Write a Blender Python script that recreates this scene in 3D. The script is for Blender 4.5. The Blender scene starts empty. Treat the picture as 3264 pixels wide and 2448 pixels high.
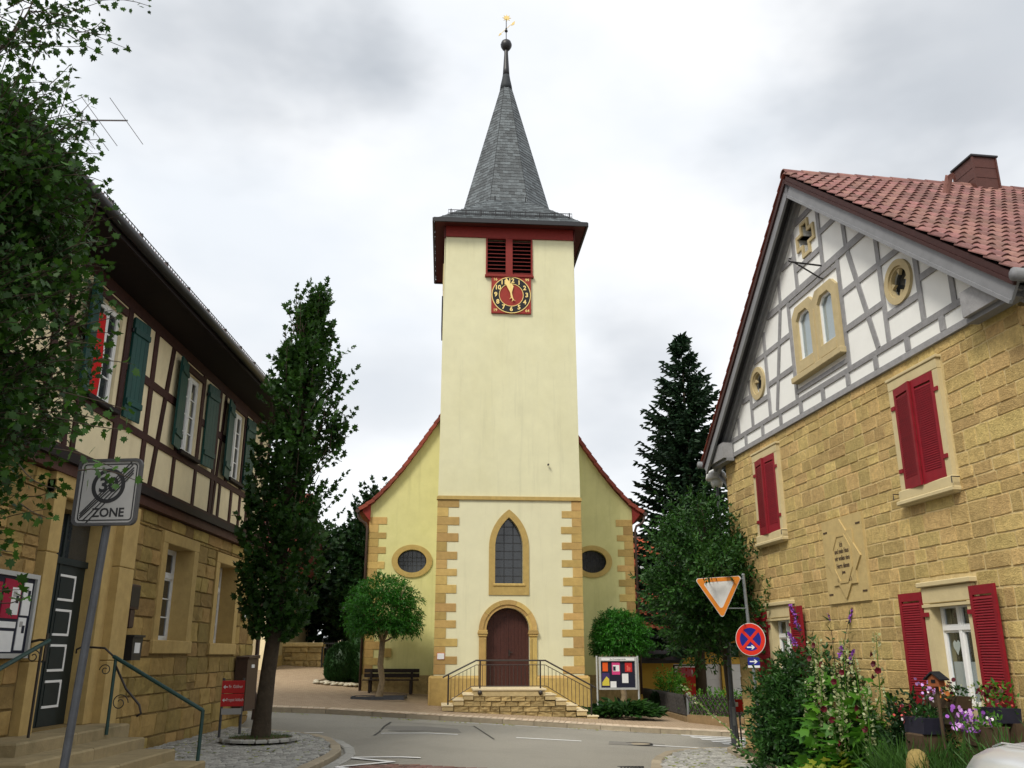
import bpy, bmesh, math, random
import numpy as np
from mathutils import Vector, Matrix, noise as mnoise
from mathutils.geometry import tessellate_polygon
R = math.radians
rng = random.Random(7)
nrs = np.random.RandomState(11)
SC = bpy.context.scene
COL = SC.collection

# ------------------------------------------------------------------ camera
CAMZ, FPX, PITCH = 1.65, 2800.0, R(17.1)
cam = bpy.data.cameras.new('camera'); camo = bpy.data.objects.new('camera', cam); COL.objects.link(camo)
camo.location = (0, 0, CAMZ); camo.rotation_euler = (R(90) + PITCH, 0, 0)
cam.sensor_width = 36; cam.lens = FPX / 3264 * 36; cam.clip_end = 3000; cam.clip_start = .05
SC.camera = camo
def proj(p):
    x, y, z = p[0], p[1], p[2] - CAMZ
    fw = math.cos(PITCH) * y + math.sin(PITCH) * z
    if fw < .2: return None
    up = -math.sin(PITCH) * y + math.cos(PITCH) * z
    return 1632 + FPX * x / fw, 1224 - FPX * up / fw, fw

# ------------------------------------------------------------------ world: overcast sky
SUN_EL, SUN_AZ = 48, 215          # azimuth measured clockwise from +Y: behind the camera, a little to the left
w = bpy.data.worlds.new('World'); SC.world = w; w.use_nodes = True
nt = w.node_tree; nt.nodes.clear()
def N(t, **k):
    n = nt.nodes.new(t)
    for a, b in k.items(): setattr(n, a, b)
    return n
sky = N('ShaderNodeTexSky', sky_type='NISHITA'); sky.sun_disc = False
sky.sun_elevation = R(SUN_EL); sky.sun_rotation = R(SUN_AZ); sky.dust_density = 2
tc = N('ShaderNodeTexCoord')
sep = N('ShaderNodeSeparateXYZ'); nt.links.new(tc.outputs['Generated'], sep.inputs[0])
n1 = N('ShaderNodeTexNoise'); n1.inputs['Scale'].default_value = 2.6; n1.inputs['Detail'].default_value = 5; n1.inputs['Roughness'].default_value = .5
mp = N('ShaderNodeMapping'); mp.inputs['Scale'].default_value = (1, 1, 1.9); mp.inputs['Location'].default_value = (3.1, 1.7, .4)
nt.links.new(tc.outputs['Generated'], mp.inputs[0]); nt.links.new(mp.outputs[0], n1.inputs['Vector'])
rp = N('ShaderNodeValToRGB'); rp.color_ramp.elements[0].position = .30; rp.color_ramp.elements[1].position = .52
rp.color_ramp.elements[0].color = (4.7, 4.9, 5.12, 1); rp.color_ramp.elements[1].color = (5.5, 5.56, 5.62, 1)
nt.links.new(n1.outputs['Fac'], rp.inputs[0])
prev = rp.outputs[0]
# darker cloud undersides: soft-edged banks of cloud in the sky, in and out of view
n2 = N('ShaderNodeTexNoise'); n2.inputs['Scale'].default_value = 5; n2.inputs['Detail'].default_value = 4
nt.links.new(mp.outputs[0], n2.inputs['Vector'])
def direction(px, py):
    a = (px - 1632) / FPX; b = (1224 - py) / FPX
    return Vector((a, math.cos(PITCH) - b * math.sin(PITCH), math.sin(PITCH) + b * math.cos(PITCH))).normalized()
for d, r0, amt in [(direction(860, 130), .20, .60), (direction(1120, 250), .12, .5), (direction(3200, 100), .27, .55), (direction(1950, 1270), .13, .42), (direction(760, 1060), .16, .12),
                   (direction(2750, 420), .16, .25), (direction(1180, 1230), .14, .28), (direction(2100, 1080), .12, .25), (Vector((-.7, -.6, .5)).normalized(), .35, .4), (Vector((.8, -.5, .4)).normalized(), .3, .4), (Vector((-.3, .2, .93)).normalized(), .3, .4)]:
    sub = N('ShaderNodeVectorMath', operation='SUBTRACT'); nt.links.new(tc.outputs['Generated'], sub.inputs[0]); sub.inputs[1].default_value = d
    ml = N('ShaderNodeVectorMath', operation='MULTIPLY'); nt.links.new(sub.outputs[0], ml.inputs[0]); ml.inputs[1].default_value = (1, 1, 1.25)
    ln = N('ShaderNodeVectorMath', operation='LENGTH'); nt.links.new(ml.outputs[0], ln.inputs[0])
    ad = N('ShaderNodeMath', operation='MULTIPLY_ADD'); nt.links.new(n2.outputs['Fac'], ad.inputs[0]); ad.inputs[1].default_value = -r0 * 1.6; nt.links.new(ln.outputs['Value'], ad.inputs[2])
    mr = N('ShaderNodeMapRange', interpolation_type='SMOOTHSTEP'); nt.links.new(ad.outputs[0], mr.inputs[0])
    mr.inputs[1].default_value = -r0 * .7; mr.inputs[2].default_value = r0 * .32; mr.inputs[3].default_value = amt; mr.inputs[4].default_value = 0
    mx = N('ShaderNodeMix', data_type='RGBA'); nt.links.new(mr.outputs[0], mx.inputs[0]); nt.links.new(prev, mx.inputs[6]); mx.inputs[7].default_value = (1.9, 2.1, 2.35, 1)
    prev = mx.outputs[2]
mix = N('ShaderNodeMix', data_type='RGBA'); mix.inputs[0].default_value = .93
nt.links.new(sky.outputs[0], mix.inputs[6]); nt.links.new(prev, mix.inputs[7])
bg = N('ShaderNodeBackground'); bg.inputs['Strength'].default_value = .1
out = N('ShaderNodeOutputWorld'); nt.links.new(mix.outputs[2], bg.inputs[0]); nt.links.new(bg.outputs[0], out.inputs[0])

sun = bpy.data.lights.new('sun', 'SUN'); sun.energy = 1.5; sun.angle = R(16); sun.color = (1, .94, .84)
suno = bpy.data.objects.new('sun', sun); COL.objects.link(suno)
sd = Vector((math.sin(R(SUN_AZ)) * math.cos(R(SUN_EL)), math.cos(R(SUN_AZ)) * math.cos(R(SUN_EL)), math.sin(R(SUN_EL))))
suno.rotation_euler = sd.to_track_quat('Z', 'Y').to_euler(); suno.location = sd * 60
SC.view_settings.view_transform = 'Standard'; SC.view_settings.look = 'None'; SC.view_settings.exposure = 1.0; SC.view_settings.gamma = 1
SC.render.engine = 'CYCLES'

# ------------------------------------------------------------------ materials
M = {}
def mat(name, col, rough=.8, var=.15, scale=6, bump=.0, bscale=40, rnd=0, stain=0, stain_col=None, stain_scale=.7, spec=.3, metal=0, hue=0, streak=0):
    m = bpy.data.materials.new(name); m.use_nodes = True; t = m.node_tree; t.nodes.clear()
    def n(k, **a):
        o = t.nodes.new(k)
        for x, y in a.items(): setattr(o, x, y)
        return o
    L = t.links.new
    o = n('ShaderNodeOutputMaterial'); p = n('ShaderNodeBsdfPrincipled'); L(p.outputs[0], o.inputs[0])
    p.inputs['Roughness'].default_value = rough; p.inputs['Specular IOR Level'].default_value = spec; p.inputs['Metallic'].default_value = metal
    g = n('ShaderNodeNewGeometry')
    nz = n('ShaderNodeTexNoise'); nz.inputs['Scale'].default_value = scale; nz.inputs['Detail'].default_value = 6; nz.inputs['Roughness'].default_value = .65
    L(g.outputs['Position'], nz.inputs['Vector'])
    r = n('ShaderNodeMapRange'); L(nz.outputs['Fac'], r.inputs[0]); r.inputs[1].default_value = .25; r.inputs[2].default_value = .75
    r.inputs[3].default_value = 1 - var; r.inputs[4].default_value = 1 + var
    val = r.outputs[0]
    hsv = n('ShaderNodeHueSaturation'); hsv.inputs['Color'].default_value = (*col, 1)
    if rnd or hue:
        oi = n('ShaderNodeObjectInfo'); ad = n('ShaderNodeMath', operation='ADD'); L(oi.outputs['Random'], ad.inputs[0]); L(g.outputs['Random Per Island'], ad.inputs[1])
        fr = n('ShaderNodeMath', operation='FRACT'); L(ad.outputs[0], fr.inputs[0])
        rr = n('ShaderNodeMapRange'); L(fr.outputs[0], rr.inputs[0]); rr.inputs[3].default_value = 1 - rnd; rr.inputs[4].default_value = 1 + rnd
        mu = n('ShaderNodeMath', operation='MULTIPLY'); L(val, mu.inputs[0]); L(rr.outputs[0], mu.inputs[1]); val = mu.outputs[0]
        if hue:
            wn = n('ShaderNodeTexWhiteNoise', noise_dimensions='1D'); L(fr.outputs[0], wn.inputs['W'])
            hr = n('ShaderNodeMapRange'); L(wn.outputs['Value'], hr.inputs[0]); hr.inputs[3].default_value = .5 - hue; hr.inputs[4].default_value = .5 + hue
            L(hr.outputs[0], hsv.inputs['Hue'])
    L(val, hsv.inputs['Value'])
    c = hsv.outputs[0]
    if stain:
        sn = n('ShaderNodeTexNoise'); sn.inputs['Scale'].default_value = stain_scale; sn.inputs['Detail'].default_value = 7; sn.inputs['Roughness'].default_value = .7
        mpp = n('ShaderNodeMapping'); mpp.inputs['Scale'].default_value = (1, 1, .55); L(g.outputs['Position'], mpp.inputs[0]); L(mpp.outputs[0], sn.inputs['Vector'])
        sr = n('ShaderNodeMapRange'); L(sn.outputs['Fac'], sr.inputs[0]); sr.inputs[1].default_value = .48; sr.inputs[2].default_value = .72; sr.inputs[3].default_value = 0; sr.inputs[4].default_value = stain
        mxx = n('ShaderNodeMix', data_type='RGBA'); L(sr.outputs[0], mxx.inputs[0]); L(c, mxx.inputs[6]); mxx.inputs[7].default_value = (*(stain_col or [q * .5 for q in col]), 1); c = mxx.outputs[2]
    if streak:                                              # rain streaks: noise drawn out vertically
        kn = n('ShaderNodeTexNoise'); kn.inputs['Scale'].default_value = 3.2; kn.inputs['Detail'].default_value = 6; kn.inputs['Roughness'].default_value = .7
        km = n('ShaderNodeMapping'); km.inputs['Scale'].default_value = (1.6, 1.6, .09); L(g.outputs['Position'], km.inputs[0]); L(km.outputs[0], kn.inputs['Vector'])
        kr = n('ShaderNodeMapRange'); L(kn.outputs['Fac'], kr.inputs[0]); kr.inputs[1].default_value = .54; kr.inputs[2].default_value = .78; kr.inputs[3].default_value = 0; kr.inputs[4].default_value = streak
        kx = n('ShaderNodeMix', data_type='RGBA'); L(kr.outputs[0], kx.inputs[0]); L(c, kx.inputs[6]); kx.inputs[7].default_value = (*[q * .55 for q in col], 1); c = kx.outputs[2]
    L(c, p.inputs['Base Color'])
    if bump:
        bn = n('ShaderNodeTexNoise'); bn.inputs['Scale'].default_value = bscale; bn.inputs['Detail'].default_value = 5; L(g.outputs['Position'], bn.inputs['Vector'])
        bp = n('ShaderNodeBump'); bp.inputs['Strength'].default_value = bump; bp.inputs['Distance'].default_value = .02; L(bn.outputs['Fac'], bp.inputs['Height']); L(bp.outputs[0], p.inputs['Normal'])
    M[name] = m; return m
def leafmat(name, col, col2, var=.35, trans=.35):
    m = bpy.data.materials.new(name); m.use_nodes = True; t = m.node_tree; t.nodes.clear(); L = t.links.new
    o = t.nodes.new('ShaderNodeOutputMaterial'); p = t.nodes.new('ShaderNodeBsdfPrincipled'); tr = t.nodes.new('ShaderNodeBsdfTranslucent'); ms = t.nodes.new('ShaderNodeMixShader')
    p.inputs['Roughness'].default_value = .5; p.inputs['Specular IOR Level'].default_value = .3
    g = t.nodes.new('ShaderNodeNewGeometry'); nz = t.nodes.new('ShaderNodeTexNoise'); nz.inputs['Scale'].default_value = 1.6; nz.inputs['Detail'].default_value = 2; L(g.outputs['Position'], nz.inputs['Vector'])
    ad = t.nodes.new('ShaderNodeMath'); ad.operation = 'MULTIPLY_ADD'; L(g.outputs['Random Per Island'], ad.inputs[0]); ad.inputs[1].default_value = .7; L(nz.outputs['Fac'], ad.inputs[2])
    sb = t.nodes.new('ShaderNodeMath'); sb.operation = 'SUBTRACT'; L(ad.outputs[0], sb.inputs[0]); sb.inputs[1].default_value = .4; sb.use_clamp = True
    mx = t.nodes.new('ShaderNodeMix'); mx.data_type = 'RGBA'; L(sb.outputs[0], mx.inputs[0]); mx.inputs[6].default_value = (*col, 1); mx.inputs[7].default_value = (*col2, 1)
    L(mx.outputs[2], p.inputs['Base Color'])
    hs = t.nodes.new('ShaderNodeHueSaturation'); hs.inputs['Value'].default_value = 1.3; hs.inputs['Hue'].default_value = .49; L(mx.outputs[2], hs.inputs['Color']); L(hs.outputs[0], tr.inputs[0])
    ms.inputs[0].default_value = trans; L(p.outputs[0], ms.inputs[1]); L(tr.outputs[0], ms.inputs[2]); L(ms.outputs[0], o.inputs[0])
    M[name] = m; return m

mat('tower_plaster', (.655, .635, .42), .92, .06, 1.6, .2, 70, stain=.35, stain_col=(.56, .53, .30), stain_scale=.6, streak=.3)
mat('tower_plaster_low', (.66, .635, .43), .92, .05, 1.6, .2, 70, stain=.3, stain_col=(.60, .57, .34), stain_scale=.8, streak=.25)
mat('nave_plaster', (.61, .58, .27), .92, .08, 1.6, .2, 70, stain=.45, stain_col=(.44, .43, .15), stain_scale=.7, streak=.4)
mat('church_stone', (.44, .30, .105), .9, .16, 7, .25, 50, rnd=.2, hue=.01, stain=.35, stain_col=(.36, .22, .07), stain_scale=2)
mat('stair_stone', (.52, .41, .21), .9, .14, 8, .3, 40, rnd=.14, stain=.3, stain_col=(.22, .17, .09), stain_scale=3)
mat('rough_stone', (.34, .25, .11), .95, .3, 9, .6, 25, rnd=.25, stain=.5, stain_col=(.1, .085, .04), stain_scale=4)
mat('stair_cap', (.66, .56, .36), .85, .1, 8, .15, 60, rnd=.08)
mat('slate', (.075, .088, .094), .5, .28, 9, .2, 60, rnd=.5, spec=.5)
mat('slate_base', (.03, .036, .04), .7, .2, 8)
mat('red_wood', (.20, .018, .012), .6, .15, 10, .1, 50)
mat('dark_red_wood', (.075, .012, .010), .65, .2, 8)
mat('louvre', (.05, .012, .012), .5, .2, 10)
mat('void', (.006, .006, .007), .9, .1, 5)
mat('gold', (.82, .62, .22), .4, .06, 10, spec=.5)
mat('clock_black', (.012, .012, .013), .5, .1, 10)
mat('clock_red', (.27, .026, .016), .55, .12, 8)
mat('door_brown', (.055, .017, .012), .55, .25, 14, .15, 60)
mat('church_tile', (.21, .045, .028), .75, .22, 6, .2, 40, rnd=.22, stain=.3, stain_col=(.06, .03, .02), stain_scale=2)
mat('iron', (.028, .022, .018), .5, .2, 20, spec=.5)
mat('black_metal', (.012, .012, .014), .45, .2, 20, spec=.5)
mat('lead_glass', (.02, .024, .028), .12, .35, 9, .15, 30, spec=.7)
mat('lead', (.03, .032, .035), .6, .1, 10)
mat('glass', (.03, .035, .04), .06, .2, 3, spec=.8)
mat('white_frame', (.78, .79, .78), .45, .05, 10, spec=.4)
mat('lace', (.62, .63, .64), .9, .12, 60)
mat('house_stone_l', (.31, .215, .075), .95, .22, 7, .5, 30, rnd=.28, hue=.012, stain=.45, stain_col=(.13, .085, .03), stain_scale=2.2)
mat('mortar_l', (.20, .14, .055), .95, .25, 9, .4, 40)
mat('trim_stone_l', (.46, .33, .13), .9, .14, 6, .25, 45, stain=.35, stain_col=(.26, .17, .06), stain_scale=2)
mat('house_stone_r', (.46, .335, .135), .95, .3, 16, .8, 45, rnd=.2, hue=.010, stain=.45, stain_col=(.27, .175, .06), stain_scale=3.6)
mat('mortar_r', (.57, .45, .225), .95, .2, 9, .4, 40, stain=.4, stain_col=(.3, .22, .09), stain_scale=3)
mat('trim_stone_r', (.55, .46, .26), .85, .08, 6, .15, 60, stain=.2, stain_col=(.38, .3, .15), stain_scale=1.5)
mat('tan_stone', (.47, .385, .215), .85, .1, 6, .15, 60)
mat('white_plaster', (.80, .81, .78), .9, .03, 4, .12, 60)
mat('grey_timber', (.27, .27, .275), .75, .2, 9, .25, 40, rnd=.08)
mat('grey_board', (.20, .205, .215), .6, .12, 5)
mat('dark_board', (.035, .036, .04), .6, .2, 5)
mat('red_shutter', (.215, .006, .014), .6, .16, 9, .1, 40, rnd=.06, spec=.3, stain=.25, stain_col=(.145, .013, .017), stain_scale=5)
mat('roof_tile', (.215, .105, .09), .75, .24, 7, .25, 50, rnd=.3, hue=.012, stain=.45, stain_col=(.12, .085, .075), stain_scale=2.5)
mat('verge_brown', (.045, .017, .015), .7, .2, 8)
mat('orange_tile', (.42, .10, .045), .75, .2, 5, .15, 40, rnd=.25)
mat('chimney_metal', (.085, .03, .022), .5, .15, 6)
mat('brown_timber', (.042, .015, .012), .75, .3, 9, .3, 40, rnd=.2)
mat('brown_cornice', (.07, .028, .02), .7, .3, 6, .2, 30)
mat('cream_plaster', (.76, .66, .43), .92, .09, 2.5, .25, 60, stain=.4, stain_col=(.5, .4, .22), stain_scale=1.3)
mat('green_shutter', (.010, .058, .050), .55, .15, 8, rnd=.15)
mat('eave_dark', (.011, .0055, .0055), .7, .3, 6)
mat('red_cloth', (.55, .012, .012), .9, .15, 12)
mat('door_green', (.012, .020, .020), .5, .2, 8)
mat('rail_green', (.008, .045, .038), .45, .2, 20, spec=.5)
mat('step_stone', (.34, .27, .15), .9, .18, 5, .3, 40, rnd=.1, stain=.5, stain_col=(.13, .115, .06), stain_scale=2.2)
mat('asphalt', (.275, .26, .22), .92, .42, 85, .6, 110, stain=.5, stain_col=(.2, .19, .162), stain_scale=.5)
mat('asphalt_patch', (.19, .18, .158), .9, .14, 30, .3, 160)
mat('tar', (.035, .034, .033), .7, .2, 20)
mat('road_paint', (.72, .72, .70), .8, .1, 25, stain=.35, stain_col=(.4, .39, .36), stain_scale=6)
mat('ground', (.16, .14, .10), .95, .3, 2, .3, 20)
mat('pave_joint', (.10, .09, .065), .95, .3, 12, .3, 40)
mat('cobble', (.32, .315, .29), .85, .18, 12, .3, 50, rnd=.3, hue=.01, stain=.2, stain_col=(.12, .13, .08), stain_scale=3)
mat('red_paver', (.20, .115, .095), .9, .2, 12, .25, 50, rnd=.3, hue=.015)
mat('path_paver', (.36, .245, .165), .92, .16, 10, .25, 50, rnd=.2, hue=.01, stain=.25, stain_col=(.22, .16, .10), stain_scale=1.2)
mat('slab', (.50, .40, .29), .92, .12, 10, .2, 50, rnd=.13)
mat('kerb', (.33, .28, .2), .9, .16, 8, .25, 40, rnd=.15, stain=.3, stain_col=(.16, .14, .1), stain_scale=2)
mat('soil', (.085, .06, .03), .98, .4, 14, .6, 30)
mat('bark', (.05, .038, .025), .95, .35, 8, .9, 22)
mat('pale_bark', (.26, .20, .12), .95, .3, 8, .8, 20)
mat('galv', (.22, .24, .25), .45, .18, 14, spec=.5, metal=.4)
mat('galv_dark', (.06, .065, .075), .5, .25, 10, spec=.5)
mat('sign_white', (.60, .60, .58), .5, .06, 6, stain=.15, stain_col=(.42, .41, .38), stain_scale=4)
mat('sign_grey', (.36, .355, .345), .5, .07, 8, stain=.2, stain_col=(.27, .265, .25), stain_scale=4)
mat('sign_black', (.022, .022, .024), .5, .1, 10)
mat('sign_edge', (.055, .055, .058), .5, .2, 15, spec=.5)
mat('sign_orange', (.62, .20, .012), .45, .08, 6, stain=.2, stain_col=(.45, .12, .01), stain_scale=6)
mat('sign_red', (.62, .03, .015), .45, .06, 8)
mat('sign_blue', (.012, .02, .22), .45, .08, 8)
mat('way_red', (.50, .012, .012), .5, .1, 8)
mat('paper', (.72, .73, .73), .8, .05, 10)
mat('board_navy', (.010, .012, .028), .6, .1, 10)
mat('board_alu', (.42, .43, .42), .4, .06, 10, spec=.5)
mat('poster_orange', (.70, .10, .012), .7, .06, 10)
mat('poster_pink', (.60, .05, .2), .7, .1, 10)
mat('poster_red', (.48, .02, .02), .7, .3, 40)
mat('poster_purple', (.05, .03, .12), .7, .2, 20)
mat('poster_yellow', (.60, .5, .06), .7, .2, 30)
mat('poster_crimson', (.33, .01, .04), .7, .1, 10)
mat('bench_wood', (.022, .014, .011), .7, .2, 20)
mat('stone_pebble', (.42, .38, .29), .9, .15, 10, .2, 40, rnd=.3)
mat('fence_wood', (.035, .03, .026), .8, .3, 15, rnd=.2)
mat('fence_wall', (.24, .165, .085), .95, .2, 6, .3, 30, stain=.4, stain_col=(.12, .1, .05))
mat('yellow_render', (.62, .40, .075), .9, .1, 3, .1, 60, stain=.3, stain_col=(.45, .27, .05))
mat('garage_white', (.74, .76, .76), .6, .04, 5)
mat('beige_render', (.40, .33, .2), .9, .15, 3, .1, 60)
mat('banner_red', (.55, .03, .02), .7, .25, 25)
mat('flower_pink', (.55, .12, .16), .7, .2, 30)
mat('petal_purple', (.24, .07, .36), .6, .25, 20, rnd=.3)
mat('petal_lilac', (.58, .30, .68), .6, .2, 20, rnd=.25)
mat('petal_white', (.78, .72, .76), .6, .1, 20)
mat('petal_crimson', (.085, .003, .010), .6, .3, 20, rnd=.3)
mat('petal_dark', (.07, .004, .012), .6, .3, 20, rnd=.3)
mat('petal_orange', (.66, .22, .06), .6, .2, 20, rnd=.2)
mat('petal_coral', (.60, .10, .08), .6, .2, 20, rnd=.2)
mat('pot_dark', (.02, .02, .035), .6, .2, 10)
mat('box_brown', (.07, .045, .025), .8, .3, 12)
mat('bird_wood', (.22, .07, .025), .8, .25, 15)
mat('bird_roof', (.014, .016, .02), .7, .2, 15)
mat('garden_stone', (.27, .20, .07), .95, .3, 12, .6, 25, stain=.4, stain_col=(.2, .2, .05), stain_scale=5)
mat('car_silver', (.62, .64, .66), .22, .02, 3, spec=.6, metal=.35)
mat('tyre', (.015, .015, .015), .85, .1, 10)
mat('rim', (.4, .41, .42), .35, .05, 10, metal=.6)
mat('headlamp', (.7, .72, .74), .1, .05, 5, spec=.8)
mat('skylight', (.66, .68, .68), .3, .03, 5)
mat('copper_brown', (.055, .03, .022), .5, .25, 12, spec=.45)
def clearglass(name):
    m = bpy.data.materials.new(name); m.use_nodes = True; t = m.node_tree; t.nodes.clear(); L = t.links.new
    o = t.nodes.new('ShaderNodeOutputMaterial'); gl = t.nodes.new('ShaderNodeBsdfGlossy'); gl.inputs['Roughness'].default_value = .03; gl.inputs['Color'].default_value = (.8, .85, .9, 1)
    tr = t.nodes.new('ShaderNodeBsdfTransparent'); tr.inputs[0].default_value = (.85, .88, .88, 1); lw = t.nodes.new('ShaderNodeLayerWeight'); pw_ = t.nodes.new('ShaderNodeMath'); pw_.operation = 'POWER'; L(lw.outputs['Facing'], pw_.inputs[0]); pw_.inputs[1].default_value = 4; fr = t.nodes.new('ShaderNodeMath'); fr.operation = 'MULTIPLY_ADD'; L(pw_.outputs[0], fr.inputs[0]); fr.inputs[1].default_value = .6; fr.inputs[2].default_value = .06; mx = t.nodes.new('ShaderNodeMixShader')
    L(fr.outputs[0], mx.inputs[0]); L(tr.outputs[0], mx.inputs[1]); L(gl.outputs[0], mx.inputs[2]); L(mx.outputs[0], o.inputs[0]); M[name] = m
clearglass('clear_glass')
leafmat('leaf_maple', (.011, .036, .006), (.034, .10, .012), trans=.3)
leafmat('leaf_near', (.008, .030, .005), (.045, .125, .011), trans=.3)
leafmat('leaf_globe', (.008, .058, .004), (.045, .215, .012), trans=.25)
leafmat('leaf_spruce', (.010, .030, .015), (.030, .072, .028), trans=.1)
leafmat('leaf_laurel', (.007, .032, .006), (.042, .13, .017), trans=.2)
leafmat('leaf_dark', (.007, .026, .008), (.018, .055, .012), trans=.2)
leafmat('leaf_thuja', (.010, .036, .009), (.022, .07, .012), trans=.1)
leafmat('leaf_hedge', (.010, .040, .009), (.04, .12, .017), trans=.2)
leafmat('leaf_holly', (.03, .13, .010), (.13, .32, .03))
leafmat('leaf_lime', (.16, .22, .015), (.36, .38, .05))
leafmat('bud_pale', (.30, .36, .14), (.62, .64, .42))
leafmat('leaf_grass', (.025, .075, .012), (.06, .15, .025))

# ------------------------------------------------------------------ mesh helpers
class MB:
    def __init__(s): s.v = []; s.f = []
    def add(s, vs, fs):
        o = len(s.v); s.v += [tuple(q) for q in vs]; s.f += [tuple(i + o for i in f) for f in fs]; return s
    def box(s, x0, x1, y0, y1, z0, z1):
        return s.add([(x0, y0, z0), (x1, y0, z0), (x1, y1, z0), (x0, y1, z0), (x0, y0, z1), (x1, y0, z1), (x1, y1, z1), (x0, y1, z1)],
                     [(0, 3, 2, 1), (4, 5, 6, 7), (0, 1, 5, 4), (1, 2, 6, 5), (2, 3, 7, 6), (3, 0, 4, 7)])
    def bbox(s, x0, x1, y0, y1, z0, z1, b=.01):       # box with chamfered edges on all 12 edges (front-facing simple)
        vs = []
        for z, iz in ((z0, 0), (z0 + b, b), (z1 - b, b), (z1, 0)):
            e = b if iz == 0 else 0
            vs += [(x0 + e, y0 + e, z), (x1 - e, y0 + e, z), (x1 - e, y1 - e, z), (x0 + e, y1 - e, z)]
        fs = [(0, 3, 2, 1), (12, 13, 14, 15)]
        for k in range(3):
            for i in range(4):
                j = (i + 1) % 4; fs.append((k * 4 + i, k * 4 + j, k * 4 + 4 + j, k * 4 + 4 + i))
        return s.add(vs, fs)
    def beam(s, a, b, wdt, y0, y1):                    # member in the facade plane from a=(x,z) to b=(x,z)
        a = Vector(a); b = Vector(b); d = (b - a).normalized(); n = Vector((-d.y, d.x)) * wdt / 2
        p = [a - n, b - n, b + n, a + n]
        return s.prism([(q.x, q.y) for q in p], y0, y1)
    def prism(s, poly, y0, y1):                        # (x,z) polygon, extruded from y0 (front) to y1
        n = len(poly); area = sum(poly[i][0] * poly[(i + 1) % n][1] - poly[(i + 1) % n][0] * poly[i][1] for i in range(n))
        if area < 0: poly = poly[::-1]
        vs = [(x, y0, z) for x, z in poly] + [(x, y1, z) for x, z in poly]
        fs = [(i, n + i, n + (i + 1) % n, (i + 1) % n)[::-1] for i in range(n)]
        tri = tessellate_polygon([[Vector((x, z, 0)) for x, z in poly]])
        for t in tri:
            a, b, c = [Vector(poly[i]) for i in t]
            if (b - a).x * (c - a).y - (b - a).y * (c - a).x < 0: t = (t[0], t[2], t[1])
            fs.append(tuple(t)); fs.append((t[0] + n, t[2] + n, t[1] + n))
        return s.add(vs, fs)
    def holed(s, outer, holes, y, depth, back=True):   # facade sheet at y with holes, their reveals and outer sides going back by depth
        loops = [outer] + holes; pts = [p for l in loops for p in l]
        tri = tessellate_polygon([[Vector((x, z, 0)) for x, z in l] for l in loops])
        n = len(pts); vs = [(x, y, z) for x, z in pts] + [(x, y + depth, z) for x, z in pts]; fs = []
        for t in tri:
            a, b, c = [Vector(pts[i]) for i in t]
            if (b - a).x * (c - a).y - (b - a).y * (c - a).x < 0: t = (t[0], t[2], t[1])
            fs.append(tuple(t))
            if back: fs.append((t[0] + n, t[2] + n, t[1] + n))
        o = 0
        for l in loops:
            k = len(l)
            for i in range(k): fs.append((o + i, o + (i + 1) % k, n + o + (i + 1) % k, n + o + i))
            o += k
        return s.add(vs, fs)
    def tube(s, pts, r, n=8, cap=True):
        pts = [Vector(p) for p in pts]; k = len(pts)
        rr = r if isinstance(r, (list, tuple)) else [r] * k
        vs = []; prev = None
        for i, p in enumerate(pts):
            t = (pts[min(i + 1, k - 1)] - pts[max(i - 1, 0)]).normalized()
            a = prev if prev is not None and abs(prev.dot(t)) < .95 else (Vector((1, 0, 0)) if abs(t.x) < .8 else Vector((0, 1, 0)))
            a = (a - t * a.dot(t)).normalized(); b = t.cross(a); prev = a
            vs += [p + (a * math.cos(2 * math.pi * j / n) + b * math.sin(2 * math.pi * j / n)) * rr[i] for j in range(n)]
        fs = [(i * n + j, i * n + (j + 1) % n, (i + 1) * n + (j + 1) % n, (i + 1) * n + j) for i in range(k - 1) for j in range(n)]
        if cap: fs += [tuple(range(n))[::-1], tuple((k - 1) * n + j for j in range(n))]
        return s.add(vs, fs)
    def lathe(s, prof, cx, cy, n=16):
        k = len(prof); vs = [(cx + r * math.cos(2 * math.pi * j / n), cy + r * math.sin(2 * math.pi * j / n), z) for r, z in prof for j in range(n)]
        fs = [(i * n + j, i * n + (j + 1) % n, (i + 1) * n + (j + 1) % n, (i + 1) * n + j) for i in range(k - 1) for j in range(n)]
        return s.add(vs, fs + [tuple(range(n))[::-1], tuple((k - 1) * n + j for j in range(n))])
    def mesh(s, name, m, smooth=False):
        me = bpy.data.meshes.new(name); me.from_pydata(s.v, [], s.f); me.update()
        if m: me.materials.append(M[m] if isinstance(m, str) else m)
        if smooth:
            for p in me.polygons: p.use_smooth = True
        return me
    def build(s, name, m, parent=None, smooth=False):
        return obj(name, s.mesh(name, m, smooth), parent)
def obj(name, me, parent=None, mw=None):
    o = bpy.data.objects.new(name, me); COL.objects.link(o)
    if parent: o.parent = parent
    if mw is not None: o.matrix_local = mw
    return o
def tag(o, label=None, cat=None, group=None, kind=None):
    for k, v in (('label', label), ('category', cat), ('group', group), ('kind', kind)):
        if v: o[k] = v
    return o
WM = {}
def thing(name, label, cat, loc=(0, 0, 0), rz=0, group=None):
    o = bpy.data.objects.new(name, None); COL.objects.link(o); o.location = loc; o.rotation_euler = (0, 0, rz); o.empty_display_size = .3
    WM[o.name] = Matrix.Translation(loc) @ Matrix.Rotation(rz, 4, 'Z')
    return tag(o, label, cat, group)
def wm(o):
    m = Matrix.Identity(4)
    while o is not None:
        m = (WM[o.name] if o.name in WM else o.matrix_basis.copy()) @ m; o = o.parent
    return m
def bx(parent, name, m, *a, b=0):
    q = MB()
    (q.bbox(*a, b=b) if b else q.box(*a)); return q.build(name, m, parent)
def rect(x0, x1, z0, z1): return [(x0, z0), (x1, z0), (x1, z1), (x0, z1)]
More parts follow.
